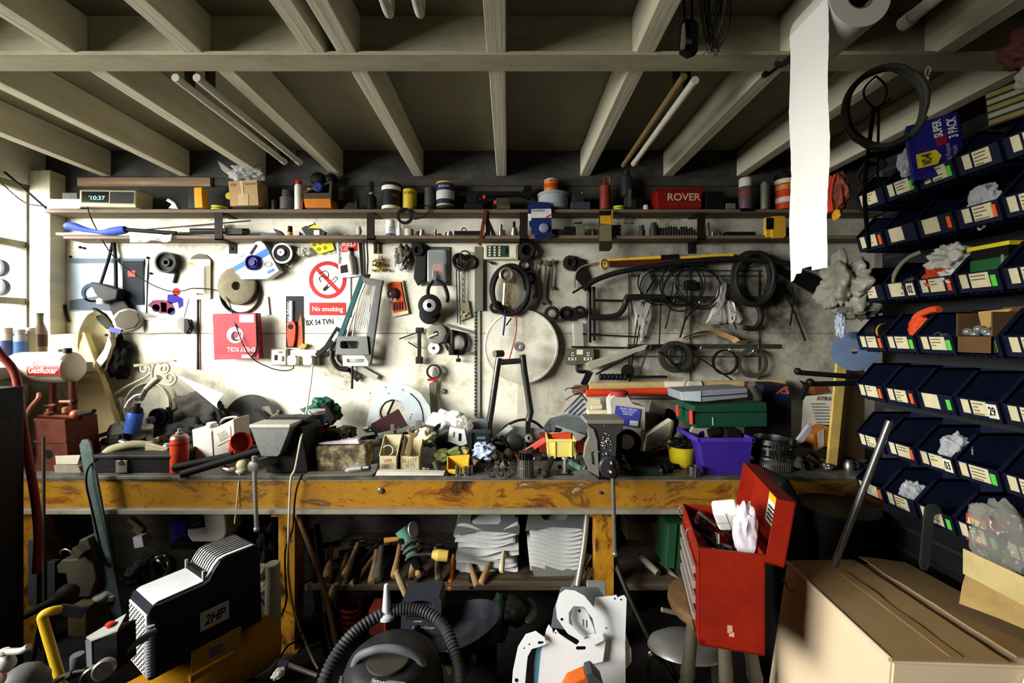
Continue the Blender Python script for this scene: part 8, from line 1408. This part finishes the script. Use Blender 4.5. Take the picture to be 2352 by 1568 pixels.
# ================= right hand bin rack
XF,XP=1.46,1.70
g=G();g.wb(XP,XP+.02,.80,1.96,.62,2.42);lv=G()
for i in range(18):lv.wb(XP-.006,XP,.82,1.94,.70+i*.0975,.715+i*.0975)
ps=G();ps.wb(XP+.02,XP+.07,.84,.89,0,2.42);ps.wb(XP+.02,XP+.07,1.84,1.89,0,2.42);T('bin_rack','dark louvred steel rack panel carrying rows of navy bins','rack',('panel',g,C(40,42,44,.5,.3,dirt=.4)),('louvres',lv,C(64,66,66,.45,.4)),('uprights',ps,DKST))
BINM=C(11,17,40,.45,dirt=.35,sc=20,dc=(34,38,46));LBL=C(206,198,162,.7,dirt=.45,sc=30,dc=(140,124,84))
rows_=[2.148,1.975,1.765,1.565,1.365,1.16,.965]
ordn=['top','second','third','fourth','fifth','sixth','bottom'];coln=['far end','second from the far end','third from the far end','fourth from the far end','fifth from the far end','sixth from the far end','near end']
def binmesh(w):
 g=G();t=.004;D,Hh,lip=XP-XF-.008,.145,.062
 side=[(0,0),(-D+.018,0),(-D,lip),(-D+.075,Hh),(0,Hh)]
 for y in(0,w-t):g.rings([[Vector((x,y,z))for x,z in side],[Vector((x,y+t,z))for x,z in side]])
 g.wb(-D+.018,0,0,w,0,t);g.wb(-t,0,0,w,0,Hh)
 v=[Vector((-D+.018,0,0)),Vector((-D,0,lip)),Vector((-D+t,0,lip)),Vector((-D+.018+t,0,0))];g.rings([v,[q+Vector((0,w,0))for q in v]])
 for y in(-.003,w-t):g.rings([[Vector((x,y,z))for x,z in((-D,lip),(-D+.075,Hh),(0,Hh),(0,Hh-.008),(-D+.08,Hh-.008),(-D+.008,lip-.002))],[Vector((x,y+t+.003,z))for x,z in((-D,lip),(-D+.075,Hh),(0,Hh),(0,Hh-.008),(-D+.08,Hh-.008),(-D+.008,lip-.002))]])
 for i in range(5):yy=w*(.12+.17*i);g.wb(-D+.03,-.02,yy,yy+.004,-.006,0)
 return g
def frontq(g,y0,y1,f0,f1,off=.0012):
 """patch on the sloping lip; f = fraction up the lip"""
 D,lip=XP-XF-.008,.062
 def P(y,f,o):return Vector((-D+.018*(1-f)-o,y,lip*f))
 g.hexa([P(y0,f0,0),P(y1,f0,0),P(y1,f0,off),P(y0,f0,off),P(y0,f1,0),P(y1,f1,0),P(y1,f1,off),P(y0,f1,off)]);return g
pitch=.134;wbin=.126;rr=random.Random(3)
for r,z in enumerate(rows_):
 for c in range(7):
  yn=1.825-pitch*(c+1)
  if r<2 and c==0 and r==0:pass
  px=VX+XF/(yn+wbin)*F
  if px>2365:continue
  base=Vector((XP-.004,yn,z))
  b=binmesh(wbin);b.bm.transform(Matrix.Translation(base));ex=[];desc=[]
  kind=rr.random();a=.012+.01*rr.random()
  if kind<.85:
   q=G();frontq(q,wbin-a-.022,wbin-a,.22,.92);q.bm.transform(Matrix.Translation(base));ex.append(('narrow_label',q,LBL));q=G();L_=.04+.016*rr.random();y1=wbin-a-.03;frontq(q,y1-L_,y1,.2,.92);q.bm.transform(Matrix.Translation(base));ex.append(('paper_label',q,LBL))
   q=G()
   for k_ in range(2+int(rr.random()*3)):
    f_=.75-k_*.17;frontq(q,y1-L_*(.35+.5*rr.random()),y1-.004,f_,f_+.05,.0022)
   q.bm.transform(Matrix.Translation(base));ex.append(('label_writing',q,C(90,80,56,.7,dirt=0)))
   desc.append('two paper labels')
  else:
   q=G();L_=.055;frontq(q,wbin-.02-L_,wbin-.02,.15,.95);q.bm.transform(Matrix.Translation(base));ex.append(('paper_label',q,LBL));desc.append('one wide paper label')
  sk=rr.random()
  num={(2,1):'02',(5,2):'03',(4,3):'29'}.get((r,c))
  if num:
   q=G();frontq(q,.008,.036,.15,.85);q.bm.transform(Matrix.Translation(base));ex.append(('number_label',q,C(216,210,186,.6)));D_=XP-XF-.008
   q=G();vs,fs=_glyphs(num,0,.02);xs=[v[0]for v in vs];ys=[v[1]for v in vs];q2=[]
   for vx,vy in vs:f_=.28+(vy-min(ys))/(max(ys)-min(ys))*.44;yy=.031-(vx-min(xs))/(max(xs)-min(xs))*.018;q2 .append(q.v(Vector((-D_+.018*(1-f_)-.0026,yy,.062*f_))+base))
   for f_ in fs:q.f([q2[i]for i in f_])
   ex.append(('number',q,INK));desc.append('the number '+num)
  elif sk<.38:q=G();frontq(q,.012,.026,.2,.75);q.bm.transform(Matrix.Translation(base));ex.append(('green_sticker',q,LIME));desc.append('a green sticker')
  elif sk<.72:q=G();frontq(q,.012,.024,.2,.8);q.bm.transform(Matrix.Translation(base));ex.append(('orange_sticker',q,ORGS));desc.append('an orange sticker')
  T('parts_bin',f'navy bin with {desc[-1]} in the {ordn[r]} row, {coln[c]}','bin',('bin_body',b,BINM),*ex,group='navy parts bins on the rack')
def inbin(r,c,fy=.5,fx=.5,dz=0):return Vector((XP-.02-(XP-XF-.05)*fx,1.825-pitch*(c+1)+wbin*fy,rows_[r]+.004+dz))
def wblob(c,sx,sy,sz,amp=.3,fr=2.2,seed=0):
 g=G();g.soft=True;q=bmesh.ops.create_icosphere(g.bm,subdivisions=5,radius=1);off=Vector((seed,seed*2.3,1))
 for v in q['verts']:
  d_=v.co.normalized();m=1+amp*(noise.noise(d_*fr+off)+.45*abs(noise.noise(d_*fr*2+off)));v.co=c+Vector((d_.x*sx*m,d_.y*sy*m,d_.z*sz*m))
 return g
def W1(n,l,c,g,m):return T(n,l,c,(None,g,m))
W1('crumpled_packet','crumpled white foil bag over a bin in the third row','bag',wblob(inbin(2,2,.5,.8,.115),.06,.055,.05,.5,3,1),C(190,188,178,.5));W1('red_packet','orange red crumpled packet under the white foil bag','packet',wblob(inbin(2,2,.6,.85,.065),.05,.045,.05,.4,2.6,2),C(196,66,34,.4))
W1('crumpled_packet','shiny white wrapper tucked below the orange red packet','wrapper',wblob(inbin(2,2,.3,.95,.05),.03,.035,.03,.5,3.4,3),C(206,206,204,.25))
b0=inbin(2,3,.5,.5);g=G();g.wb(b0 .x-.08,b0 .x+.08,b0 .y-.055,b0 .y+.055,b0 .z,b0 .z+.10,.003);l=G();l.wb(b0 .x-.085,b0 .x+.085,b0 .y-.06,b0 .y+.06,b0 .z+.1305,b0 .z+.144,.002);n_=G();n_.wb(b0 .x-.078,b0 .x+.078,b0 .y-.053,b0 .y+.053,b0 .z+.1,b0 .z+.131);st=G();st.wb(b0 .x-.083,b0 .x-.08,b0 .y-.045,b0 .y-.037,b0 .z+.01,b0 .z+.105);T('storage_box','green box with yellow lid standing in a bin of the third row','box',('box_body',g,C(34,84,46,.45)),('lid',l,C(214,196,40,.4)),('dark_band',n_,BLACK),('bright_strip',st,CHROME))
g=G();c0=inbin(2,1,.55,.9,.05);g.tube([c0+Vector(p)for p in((0,.05,-.03),(-.01,.055,.02),(0,.04,.07),(.0,.0,.10),(.01,-.04,.115))],.008,10,plan=False);W1('hose','grey hose end looped in the bin numbered 02','hose',g,C(120,118,100,.5));W1('metal_scrap','heap of grey fittings in the bin numbered 02','fittings',wblob(inbin(2,1,.4,.8,.035),.05,.04,.035,.5,3,5),C(84,82,72,.35,.5))
W1('rubber_sheet','orange rubber piece standing in a bin of the fourth row','rubber piece',wblob(inbin(3,1,.3,.85,.085),.02,.035,.04,.4,2,6),C(206,70,30,.5));g=G();c0=inbin(3,1,.1,.8,.12);g.tube([c0+Vector(p)for p in((0,.05,-.02),(-.01,.03,.01),(0,-.01,.03),(0,-.04,.03))],.012,8,plan=False);W1('rubber_strap','orange rubber strap over a bin edge in the fourth row','strap',g,C(206,76,34,.5))
for i,(fy,dz)in enumerate(((.32,.05),(.5,.055),(.64,.045))):
 g=G();g.lath(inbin(3,2,fy,1.0,dz),(-1,0,.35),[(.006,0),(.014,0),(.014,.012),(.006,.012),(.006,0)],6,cap=(False,False));W1('hex_nut','bright hex nut in a bin of the fourth row beside the open carton','nut',g,CHROME).__setitem__('group','hex nuts in the fourth row')
c0=inbin(3,3,.5,.7);g=G();g.wb(c0 .x-.085,c0 .x+.07,c0 .y-.05,c0 .y+.055,c0 .z,c0 .z+.004);g.wb(c0 .x-.085,c0 .x+.07,c0 .y+.051,c0 .y+.055,c0 .z,c0 .z+.13);g.wb(c0 .x-.085,c0 .x+.07,c0 .y-.05,c0 .y-.046,c0 .z,c0 .z+.13);g.wb(c0 .x+.066,c0 .x+.07,c0 .y-.05,c0 .y+.055,c0 .z,c0 .z+.15);g.wb(c0 .x-.085,c0 .x-.081,c0 .y-.05,c0 .y+.055,c0 .z,c0 .z+.055);fl_=G();fl_.rings([[c0+Vector(p)for p in((-.02,.05,.135),(-.02,-.045,.14),(-.06,.0,.065))],[c0+Vector(p)for p in((-.016,.05,.135),(-.016,-.045,.14),(-.056,.0,.065))]]);T('carton','open brown carton of bulbs in a bin of the fourth row','carton',('carton_body',g,C(92,68,40,.8,dirt=.4)),('flap',fl_,C(176,140,86,.8)))
for i in range(5):
 g=G();q=bmesh.ops.create_uvsphere(g.bm,u_segments=14,v_segments=8,radius=.013)
 for v in q['verts']:v.co+=c0+Vector((-.07+.006*(i%2),-.03+.016*i,.062+.008*(i%3)))
 W1('glass_ball','small glassy bulb in the open brown carton','bulb',g,C(150,150,146,.08,.6,dirt=0)).__setitem__('group','bulbs in the brown carton')
W1('rubber_piece','black reel with yellow ring in the far fourth row bin','reel',(lambda g:g.lath(inbin(3,0,.8,.9,.075),(0,-1,0),[(.03,0),(.03,.03),(.024,.04),(.03,.05),(.03,.07),(.012,.075)],20))(G()),BLACK);g=G();g.lath(inbin(3,0,.35,.9,.075),(0,-1,0),[(.031,0),(.031,.006)],20);W1('rubber_ring','yellow ring on the black reel in the fourth row','ring',g,C(200,150,40,.4))
for(r,c,fy,dz,s_,lab)in((5,2,.25,.07,.055,'clear bag standing in the bin numbered 03'),(6,1,.4,.06,.05,'shiny clear bag in the second bin of the bottom row'),(1,3,.6,.06,.06,'clear cellophane spilling from a bin of the second row'),(0,1,.5,.13,.05,'clear bag on top of a bin of the top row')):
 W1('clear_bag',lab,'bag',wblob(inbin(r,c,fy,.9,dz),.03,s_*.7,s_,.45,2.6,r*7+c),film((200,204,210),.35,.1))
W1('crumpled_bag','big crumpled grey plastic bag hanging off the far end of the rack','bag',wblob(Vector((1.45,1.86,1.84)),.06,.09,.10,.85,1.9,11),C(128,126,114,.25,dirt=.6));W1('crumpled_bag','dusty torn bag below the big crumpled grey bag','bag',wblob(Vector((1.50,1.84,1.745)),.06,.07,.05,.5,2.6,12),C(84,82,72,.4,dirt=.5))
W1('crumpled_bag','pale blue film hanging beside the circular blade','film',wblob(Vector((1.44,1.87,1.67)),.015,.02,.05,.5,2.6,14),film((170,180,200),.5,.2));g=G();g.lath(Vector((1.55,1.93,1.555)),(-.7,-.7,0),[(.012,0),(.088,0),(.088,.003),(.012,.003),(.012,0)],36,cap=(False,False));W1('saw_disc','blue grey circular blade standing behind the far end of the rack','disc',g,C(44,58,80,.4,.4))
b0=inbin(6,3,.6,.9,.0);g=G();g.wb(b0 .x-.03,b0 .x+.05,b0 .y-.03,b0 .y+.03,b0 .z,b0 .z+.085,.002);l=G();l.wb(b0 .x-.0315,b0 .x-.03,b0 .y-.026,b0 .y+.024,b0 .z+.01,b0 .z+.06);y_=G();y_.wb(b0 .x-.033,b0 .x-.0315,b0 .y-.022,b0 .y+.02,b0 .z+.062,b0 .z+.076);T('carton','small red box with white label in the bottom row','box',('carton_body',g,C(176,66,56,.5)),('label',l,C(214,206,200,.6)),('yellow_strip',y_,C(220,196,80,.5)))
W1('crumpled_bag','grey crumpled packing stuffed above the small red box','packing',wblob(b0+Vector((.0,0,.1)),.03,.03,.022,.5,3,15),C(104,104,100,.6))
g=G();c0=inbin(0,0,.3,.9,.10);g.tube([c0+Vector(p)for p in((.0,.08,-.02),(-.03,.1,.04),(-.01,.06,.1),(.0,.0,.06),(-.03,.05,.02),(0,.09,-.05),(-.02,.04,-.07))],.009,8,plan=False);W1('hose','dark hose tangle over the far end of the top row','hose',g,RUB)
c0=Vector((1.42,1.86,2.24));g=wblob(c0,.03,.05,.085,.3,2.4,21);s1=G()
for i in range(4):s1 .tube([c0+Vector((-.035,-.03+i*.02,.07)),c0+Vector((-.045,-.02+i*.014,.0)),c0+Vector((-.03,-.01+i*.01,-.08))],.0035,6,plan=False)
T('bungee_cord','bundle of red and white elastic cords at the far end of the top row','cords',('bundle',g,C(110,50,34,.4,dirt=.4)),('red_cords',s1,C(214,60,40,.4)));W1('yellow_tag','yellow tag hanging below the red elastic cords','tag',wblob(c0+Vector((-.02,-.02,-.10)),.01,.022,.022,.2,2,22),C(196,140,40,.5))
# lubricant carton, sanding pads box, ring cable
CMx=Matrix.Translation(Vector((1.475,1.475,2.175)))@Matrix.Rotation(radians(-38),4,'Z')@Matrix.Rotation(radians(-6),4,'Y')@Matrix.Rotation(radians(0),4,'X')
g=GM(CMx);g.wb(-.065,.065,0,.06,0,.20,.002);sdp=GM(CMx);sdp.wb(.0655,.0665,.004,.056,.002,.198);BLU=C(30,26,110,.35,dirt=.2);yb=GM(CMx);P=[(-.055,.045),(-.055,.025),(-.015,.025),(-.002,.035),(-.002,.05)]
yb.rings([[Vector((x,-.0015,z+.02))for x,z in((-.05,.02),(.0,.02),(.012,.045),(.0,.07),(-.05,.07))],[Vector((x,.0,z+.02))for x,z in((-.05,.02),(.0,.02),(.012,.045),(.0,.07),(-.05,.07))]])
def vert(s_,x0,x1,z0,z1,**kw):
 """lettering that climbs the carton face"""
 q=GM(CMx);vs,fs=_glyphs(s_,0,kw.get('bold',0));xs=[v[0]for v in vs];ys=[v[1]for v in vs];a,b_,c,e=min(xs),max(xs),min(ys),max(ys)
 qq=[q.v(Vector((x1-(vy-c)/(e-c)*(x1-x0),kw.get('y',-.002),z0+(vx-a)/(b_-a)*(z1-z0))))for vx,vy in vs]
 for f_ in fs:q.f([qq[i]for i in f_])
 return q
t1=vert('WD-40',-.038,-.012,.045,.085,y=-.003,bold=.03);t2=vert('3 PACK',.034,.058,.115,.185,bold=.03);t3=vert('Multi-Purpose\nLubricant',.022,.05,.03,.10);t4=vert('SUPER',.0,.022,.13,.19,bold=.02);rd=GM(CMx);rd.wb(.004,.03,-.0012,0,.10,.14)
yb2=GM(CMx);yb2 .wb(.0666,.068,.01,.05,.11,.185);ob=GM(CMx);ob.wb(.068,.069,.015,.045,.12,.132);t5=GM(CMx);vs,fs=_glyphs('ALL\nPURPOSE',0,.02);xs=[v[0]for v in vs];ys=[v[1]for v in vs];qq=[t5 .v(Vector((.0685,.014+(vx-min(xs))/(max(xs)-min(xs))*.032,.145+(vy-min(ys))/(max(ys)-min(ys))*.026)))for vx,vy in vs]
for f_ in fs:t5 .f([qq[i]for i in f_])
T('lubricant_carton','blue lubricant carton with yellow shield standing on the top bins','carton',('carton',g,BLU),('side_panel',sdp,BLU),('yellow_shield',yb,C(220,204,40,.4)),('lettering',t1,INK),('lettering',t2,WHITE),('lettering',t3,C(176,176,206,.5,dirt=0)),('lettering',t4,WHITE),('red_panel',rd,C(120,24,30,.5)),('yellow_panel',yb2,C(224,196,40,.4)),('red_stripe',ob,RED),('lettering',t5,INK))
Mx=Matrix.Translation(Vector((1.50,1.23,2.265)))@Matrix.Rotation(radians(-62),4,'Z')@Matrix.Rotation(radians(-4),4,'Y');g=GM(Mx);g.wb(-.09,.07,0,.05,0,.105,.002);ys_=[]
for i in range(5):q=GM(Mx);q.wb(-.088,.068,-.004,0,.004+i*.021,.018+i*.021);ys_.append(('striped_edge',q,C(110,98,40,.6,dirt=.5)if i%2==0 else C(120,118,100,.6)))
for i in range(5):q=GM(Mx);q.wb(-.088,.068,-.0045,-.002,.0185+i*.021,.0215+i*.021);ys_.append(('pad_line',q,BLACK))
T('abrasive_box','dark box of yellow striped pads on the near top bins','box',('carton',g,C(30,28,60,.5)),*ys_)
g=G();c0=Vector((1.16,1.33,2.33));pts=[]
for i in range(48):a=i*2*pi/16;r=.108*(1+.02*sin(i*1.3));pts.append(c0+Vector((r*cos(a)*.93,-r*cos(a)*.25+.012*sin(i*.9),r*sin(a)*1.12)))
g.tube(pts,.0075,10,plan=False,sub=3);tp=G();tp.lath(c0+Vector((.10,-.02,.055)),(.35,0,1),[(.010,0),(.010,.022)],12);lp=G();lp.tube([c0+Vector(p)for p in((.108,-.02,.075),(.122,-.02,.10),(.116,-.02,.115),(.108,-.02,.10),(.108,-.02,.075))],.0022,6,plan=False);T('cable_hank','large loop of thick grey cable hanging beside the paper strip','cable',('cable_loop',g,C(56,56,50,.55,dirt=.3)),('white_tape',tp,WHITE),('tie_loop',lp,C(150,148,130,.5)))
g=G();g.tube([c0+Vector(p)for p in((.0,.03,.115),(-.035,.03,.08),(-.035,.03,.045),(.0,.03,.015),(.03,.03,.045),(.03,.03,.085),(.0,.03,.115))],.003,8,plan=False);g.tube([c0+Vector(p)for p in((-.008,.03,.015),(-.014,.04,-.10),(-.02,.05,-.25),(.02,.08,-.42))],.006,8,plan=False);g.tube([c0+Vector(p)for p in((.008,.03,.015),(.015,.04,-.08),(.03,.06,-.2))],.0035,8,plan=False);g.tube([c0+Vector(p)for p in((0,.03,.012),(.03,.03,.03),(.045,.03,.045))],.003,6,plan=False);W1('cable_tie','black strap looped through the big grey cable hank','strap',g,BLACK)
# bits leaning on and under the rack
g=G();g.seg((1.30,1.47,1.335),(1.17,1.55,.80),.011,n=14,plan=False);W1('steel_tube','bright steel pole leaning in front of the lower bins','pole',g,C(110,110,108,.25,.8,dirt=.4))
g=G(1.455);g.poly([(2126,1168),(2134,1160),(2148,1158),(2160,1166),(2164,1176),(2146,1184),(2136,1300),(2128,1311),(2118,1308),(2114,1296)],.0,.006,[circ(2126,1301,3.2,10)]);W1('flat_bar','dark flat bar with a hole hanging before the bottom row of bins','bar',g,C(60,62,64,.4,.4,dirt=.4))
g=G();g.sheet;P=lambda x,y,z:Vector((x,y,z));rows=[]
for i in range(9):
 t=i/8;rows.append([P(1.42+.05*sin(t*3),1.33-.30*t,.92-.03*t),P(1.40+.06*sin(t*3),1.33-.30*t,.86),P(1.39+.07*sin(t*3.0),1.33-.30*t,.80),P(1.396+.07*sin(t*3.0),1.33-.30*t,.80),P(1.426+.05*sin(t*3),1.33-.30*t,.92-.03*t)])
g.rings(rows);W1('brown_paper','brown paper sheet curling below the bottom row of bins','paper',g,C(170,142,88,.8,dirt=.4))
W1('clear_bag','large clear plastic bag slumped over the near bottom bins','bag',wblob(Vector((1.385,1.21,1.05)),.03,.075,.10,.4,2.2,31),film((150,148,140),.25,.12));g=G();g.wb(1.36,1.364,1.12,1.29,.915,.99);W1('card','pale card at the bottom of the large clear bag','card',g,C(196,176,120,.7))
g=G();g.lath(Vector((1.52,1.99,.35)),(0,0,1),[(.155,0),(.165,.02),(.165,.46),(.17,.48),(.16,.49),(0,.49)],36);W1('oil_drum','black drum standing behind the cardboard box','drum',g,C(14,14,15,.4,dirt=.25,dc=(40,38,34)))
g=G();g.wb(1.36,1.68,1.83,2.15,0,.349,.004);W1('dark_crate','black crate under the black drum','crate',g,BLACK)
g=G(1.8);g.poly([(1800,1180),(1832,1120),(1852,1118),(1880,1170),(1900,1260),(1916,1660),(1820,1660)],.1,.3,bev=.02);W1('black_coat','black cover heaped between the red toolbox and the bench','cover',g,C(10,10,11,.7,dirt=.1))
g=G();g.lath(Vector((1.40,1.10,.70)),(-.5,-.8,.4),[(0,.012),(.05,.012),(.06,0),(.05,-.004)],28);W1('white_dish','white round dish beside the cardboard box','dish',g,WHITE)
g=G();g.wb(1.42,1.44,1.08,1.095,.0,.78);g.wb(1.42,1.75,1.08,1.10,.66,.70);g.wb(1.36,1.9,.95,1.12,.0,.60,.004);T('machine_stand','dark machine stand behind the white dish','stand',(None,g,C(40,44,46,.5,.2,dirt=.4)))
# ================= hung from the ceiling
PP=C(206,204,186,.4,dirt=.2);WD_=C(130,110,70,.6,dirt=.4)
def ctube(name,lab,x0,y0,x1,y1,z,r,m,cat='tube'):
 g=G();g.seg((x0,y0,z),(x1,y1,z),r,n=16,plan=False);e=G();e.lath(Vector((x1,y1-.004,z)),(0,1,0),[(r*1.12,-.03),(r*1.12,.006),(r*.7,.006)],16);c_=G();c_.wb(x1-.008,x1+.008,y1-.10,y1-.06,z+r*.9,2.70);c_.wb(x0-.008,x0+.008,y0+.06,y0+.10,z+r*.9,ZC)
 T(name,lab,cat,('tube',g,m),('end_cap',e,m),('hanger_bracket',c_,DKST))
ctube('fluorescent_tube','unlit white tube under the ceiling, first of the pair above the clock',-1.33,1.72,-1.33,2.56,2.655,.016,PP);ctube('fluorescent_tube','unlit white tube under the ceiling, paired with the first',-1.245,1.72,-1.245,2.57,2.655,.016,PP)
ctube('fluorescent_tube','white tube slung under the ceiling above the biscuit tin',.745,1.72,.745,2.56,2.645,.016,PP);ctube('wooden_pole','brown pole slung under the ceiling beside the white tube',.70,1.72,.70,2.62,2.66,.014,WD_,'pole')
ctube('fluorescent_tube','white tube end above the steel beam by the paper roll',1.31,.9,1.31,1.43,2.66,.020,PP)
g=G();g.seg((-.385,.9,2.66),(-.385,1.38,2.66),.014,plan=False);g.seg((-.285,.9,2.66),(-.285,1.38,2.66),.014,plan=False);e,e2=G(),G()
for x,q in((-.385,e),(-.285,e2)):q.tube([(x,1.34,2.66),(x,1.385,2.662),(x,1.40,2.69),(x,1.40,2.72)],.015,10,plan=False)
g.wb(-.39,-.28,1.2,1.22,2.66,ZC);T('wall_hook','white twin hooks hanging at the ceiling above the workbench middle','hook',('bars',g,PP),('hook_tip',e,PP),('hook_tip',e2,PP))
# paper roll and its strip
rc=Vector((.97,1.19,2.565));g=G();g.lath(rc,(0,1,0),[(.036,0),(.086,0),(.086,.165),(.036,.165),(.036,0)],48,cap=(False,False));co=G();co.lath(rc+Vector((0,-.001,0)),(0,1,0),[(.033,0),(.036,0),(.036,.166),(.033,.166),(.033,0)],32,cap=(False,False))
st=G();rr=random.Random(5);rows=[]
nz=60;zb=1.815
for i in range(nz+1):
 t=i/nz;z=2.565-(2.565-zb)*t;w=.0025*sin(t*14)+.004*t*sin(t*5);n0=.0025*noise.noise(Vector((t*30,0,0)));n1=.0025*noise.noise(Vector((t*30,5,0)))
 row=[]
 for j in range(13):
  v=j/12;y=1.192+n0+(.161+n1-n0)*v;x=.97-.0875+w+.005*t*sin(v*5+t*3);zz=z
  if i==nz:zz+=.018*noise.noise(Vector((v*9,2,1)))+(.028 if .35<v<.62 else 0)-(.02 if v>.86 else 0)
  row.append(Vector((x,y,zz)))
 rows.append(row)
back=[[q+Vector((.0006,0,0))for q in r_]for r_ in rows]
st.rings(rows,close=False);st.rings(back,close=False)
T('paper_towel_roll','white paper roll on a bar with a long torn strip hanging down','paper roll',('roll',g,C(216,214,200,.85,dirt=.06)),('cardboard_core',co,C(120,110,92,.8)),('hanging_strip',st,C(246,246,240,.85,dirt=0)))
g=G();g.seg((.97,1.10,2.565),(.97,1.44,2.565),.012,plan=False);g.tube([(.97,1.44,2.565),(.985,1.55,2.60),(1.02,1.64,2.66)],.010,8,plan=False);g.tube([(.97,1.12,2.565),(.97,1.08,2.58),(.97,1.06,2.84)],.006,8,plan=False);W1('roll_hanger','dark steel bar carrying the paper roll','bar',g,DKST)
g=G(1.55);g.tube([(1775,152,.06),(1790,146,.06),(1830,116,.02),(1860,92,-.02)],4,8);g.ring(1778,150,7,3.5,.012,.06,16);W1('eye_rod','steel rod with an eye hooked under the ceiling beam','rod',g,DKST)
d=1.45;g=G(d);g.poly([(1566,50),(1574,42),(1594,44),(1604,54),(1604,116),(1586,122),(1568,112)],.0,.03,[circ(1586,60,10,16),rrect(1572,76,1598,102,4)],);wh=G(d);wh.disc(1584,58,[(4,0),(14,0),(14,.02),(4,.02),(4,0)],o=.02,cap=(False,False));ar=G(d);ar.poly([(1566,60),(1570,56),(1572,100),(1570,116),(1562,116),(1562,106)],-.012,-.004);rp=G(d);rp.tube([(1572,-80,.01),(1574,0,.01),(1576,46,.01)],2.5,6,sm=False);rp.tube([(1592,-80,.01),(1592,0,.01),(1592,46,.01)],2.5,6,sm=False)
T('pulley_block','black pulley block hanging from the ceiling on two cords','pulley',('block',g,BLACK),('sheave',wh,BLACK),('lever',ar,C(150,148,134,.4,.5)),('cords',rp,BLACK))
g=G(1.5);rr=random.Random(9)
for i in range(16):
 x=1604+rr.uniform(0,26);e_=1650+rr.uniform(-16,30);yb=rr.uniform(90,140);g.tube([(x,-60,rr.uniform(-.02,.02)),(x+4,40,0),(x+rr.uniform(14,34),yb,0),(e_,yb-60,.0),(1672+rr.uniform(-8,20),-60,.02)],.8,5,sub=5)
W1('wire_bundle','bundle of thin dark wires looped down from the ceiling','wire',g,C(54,52,42,.5,.3));tubeT('wire','single pale wire slanting from the bundle to the white tube','wire',[(1670,-40),(1655,60),(1630,110),(1612,128)],.9,C(196,190,160,.5),d=1.5)
tubeT('wire','curved thin wire hanging beside the end of the white tube','wire',[(1452,374),(1488,382),(1504,410)],1.2,DKST,d=2.6)
W1('cloth_bundle','dark red and brown bundle at the near top corner of the rack','bundle',wblob(Vector((1.50,1.22,2.45)),.06,.07,.06,.35,2.4,41),C(70,34,26,.6,dirt=.6));W1('crumpled_bag','grey clear bag under the dark red bundle','bag',wblob(Vector((1.50,1.20,2.36)),.04,.06,.05,.4,2.4,42),film((170,168,150),.4,.15))
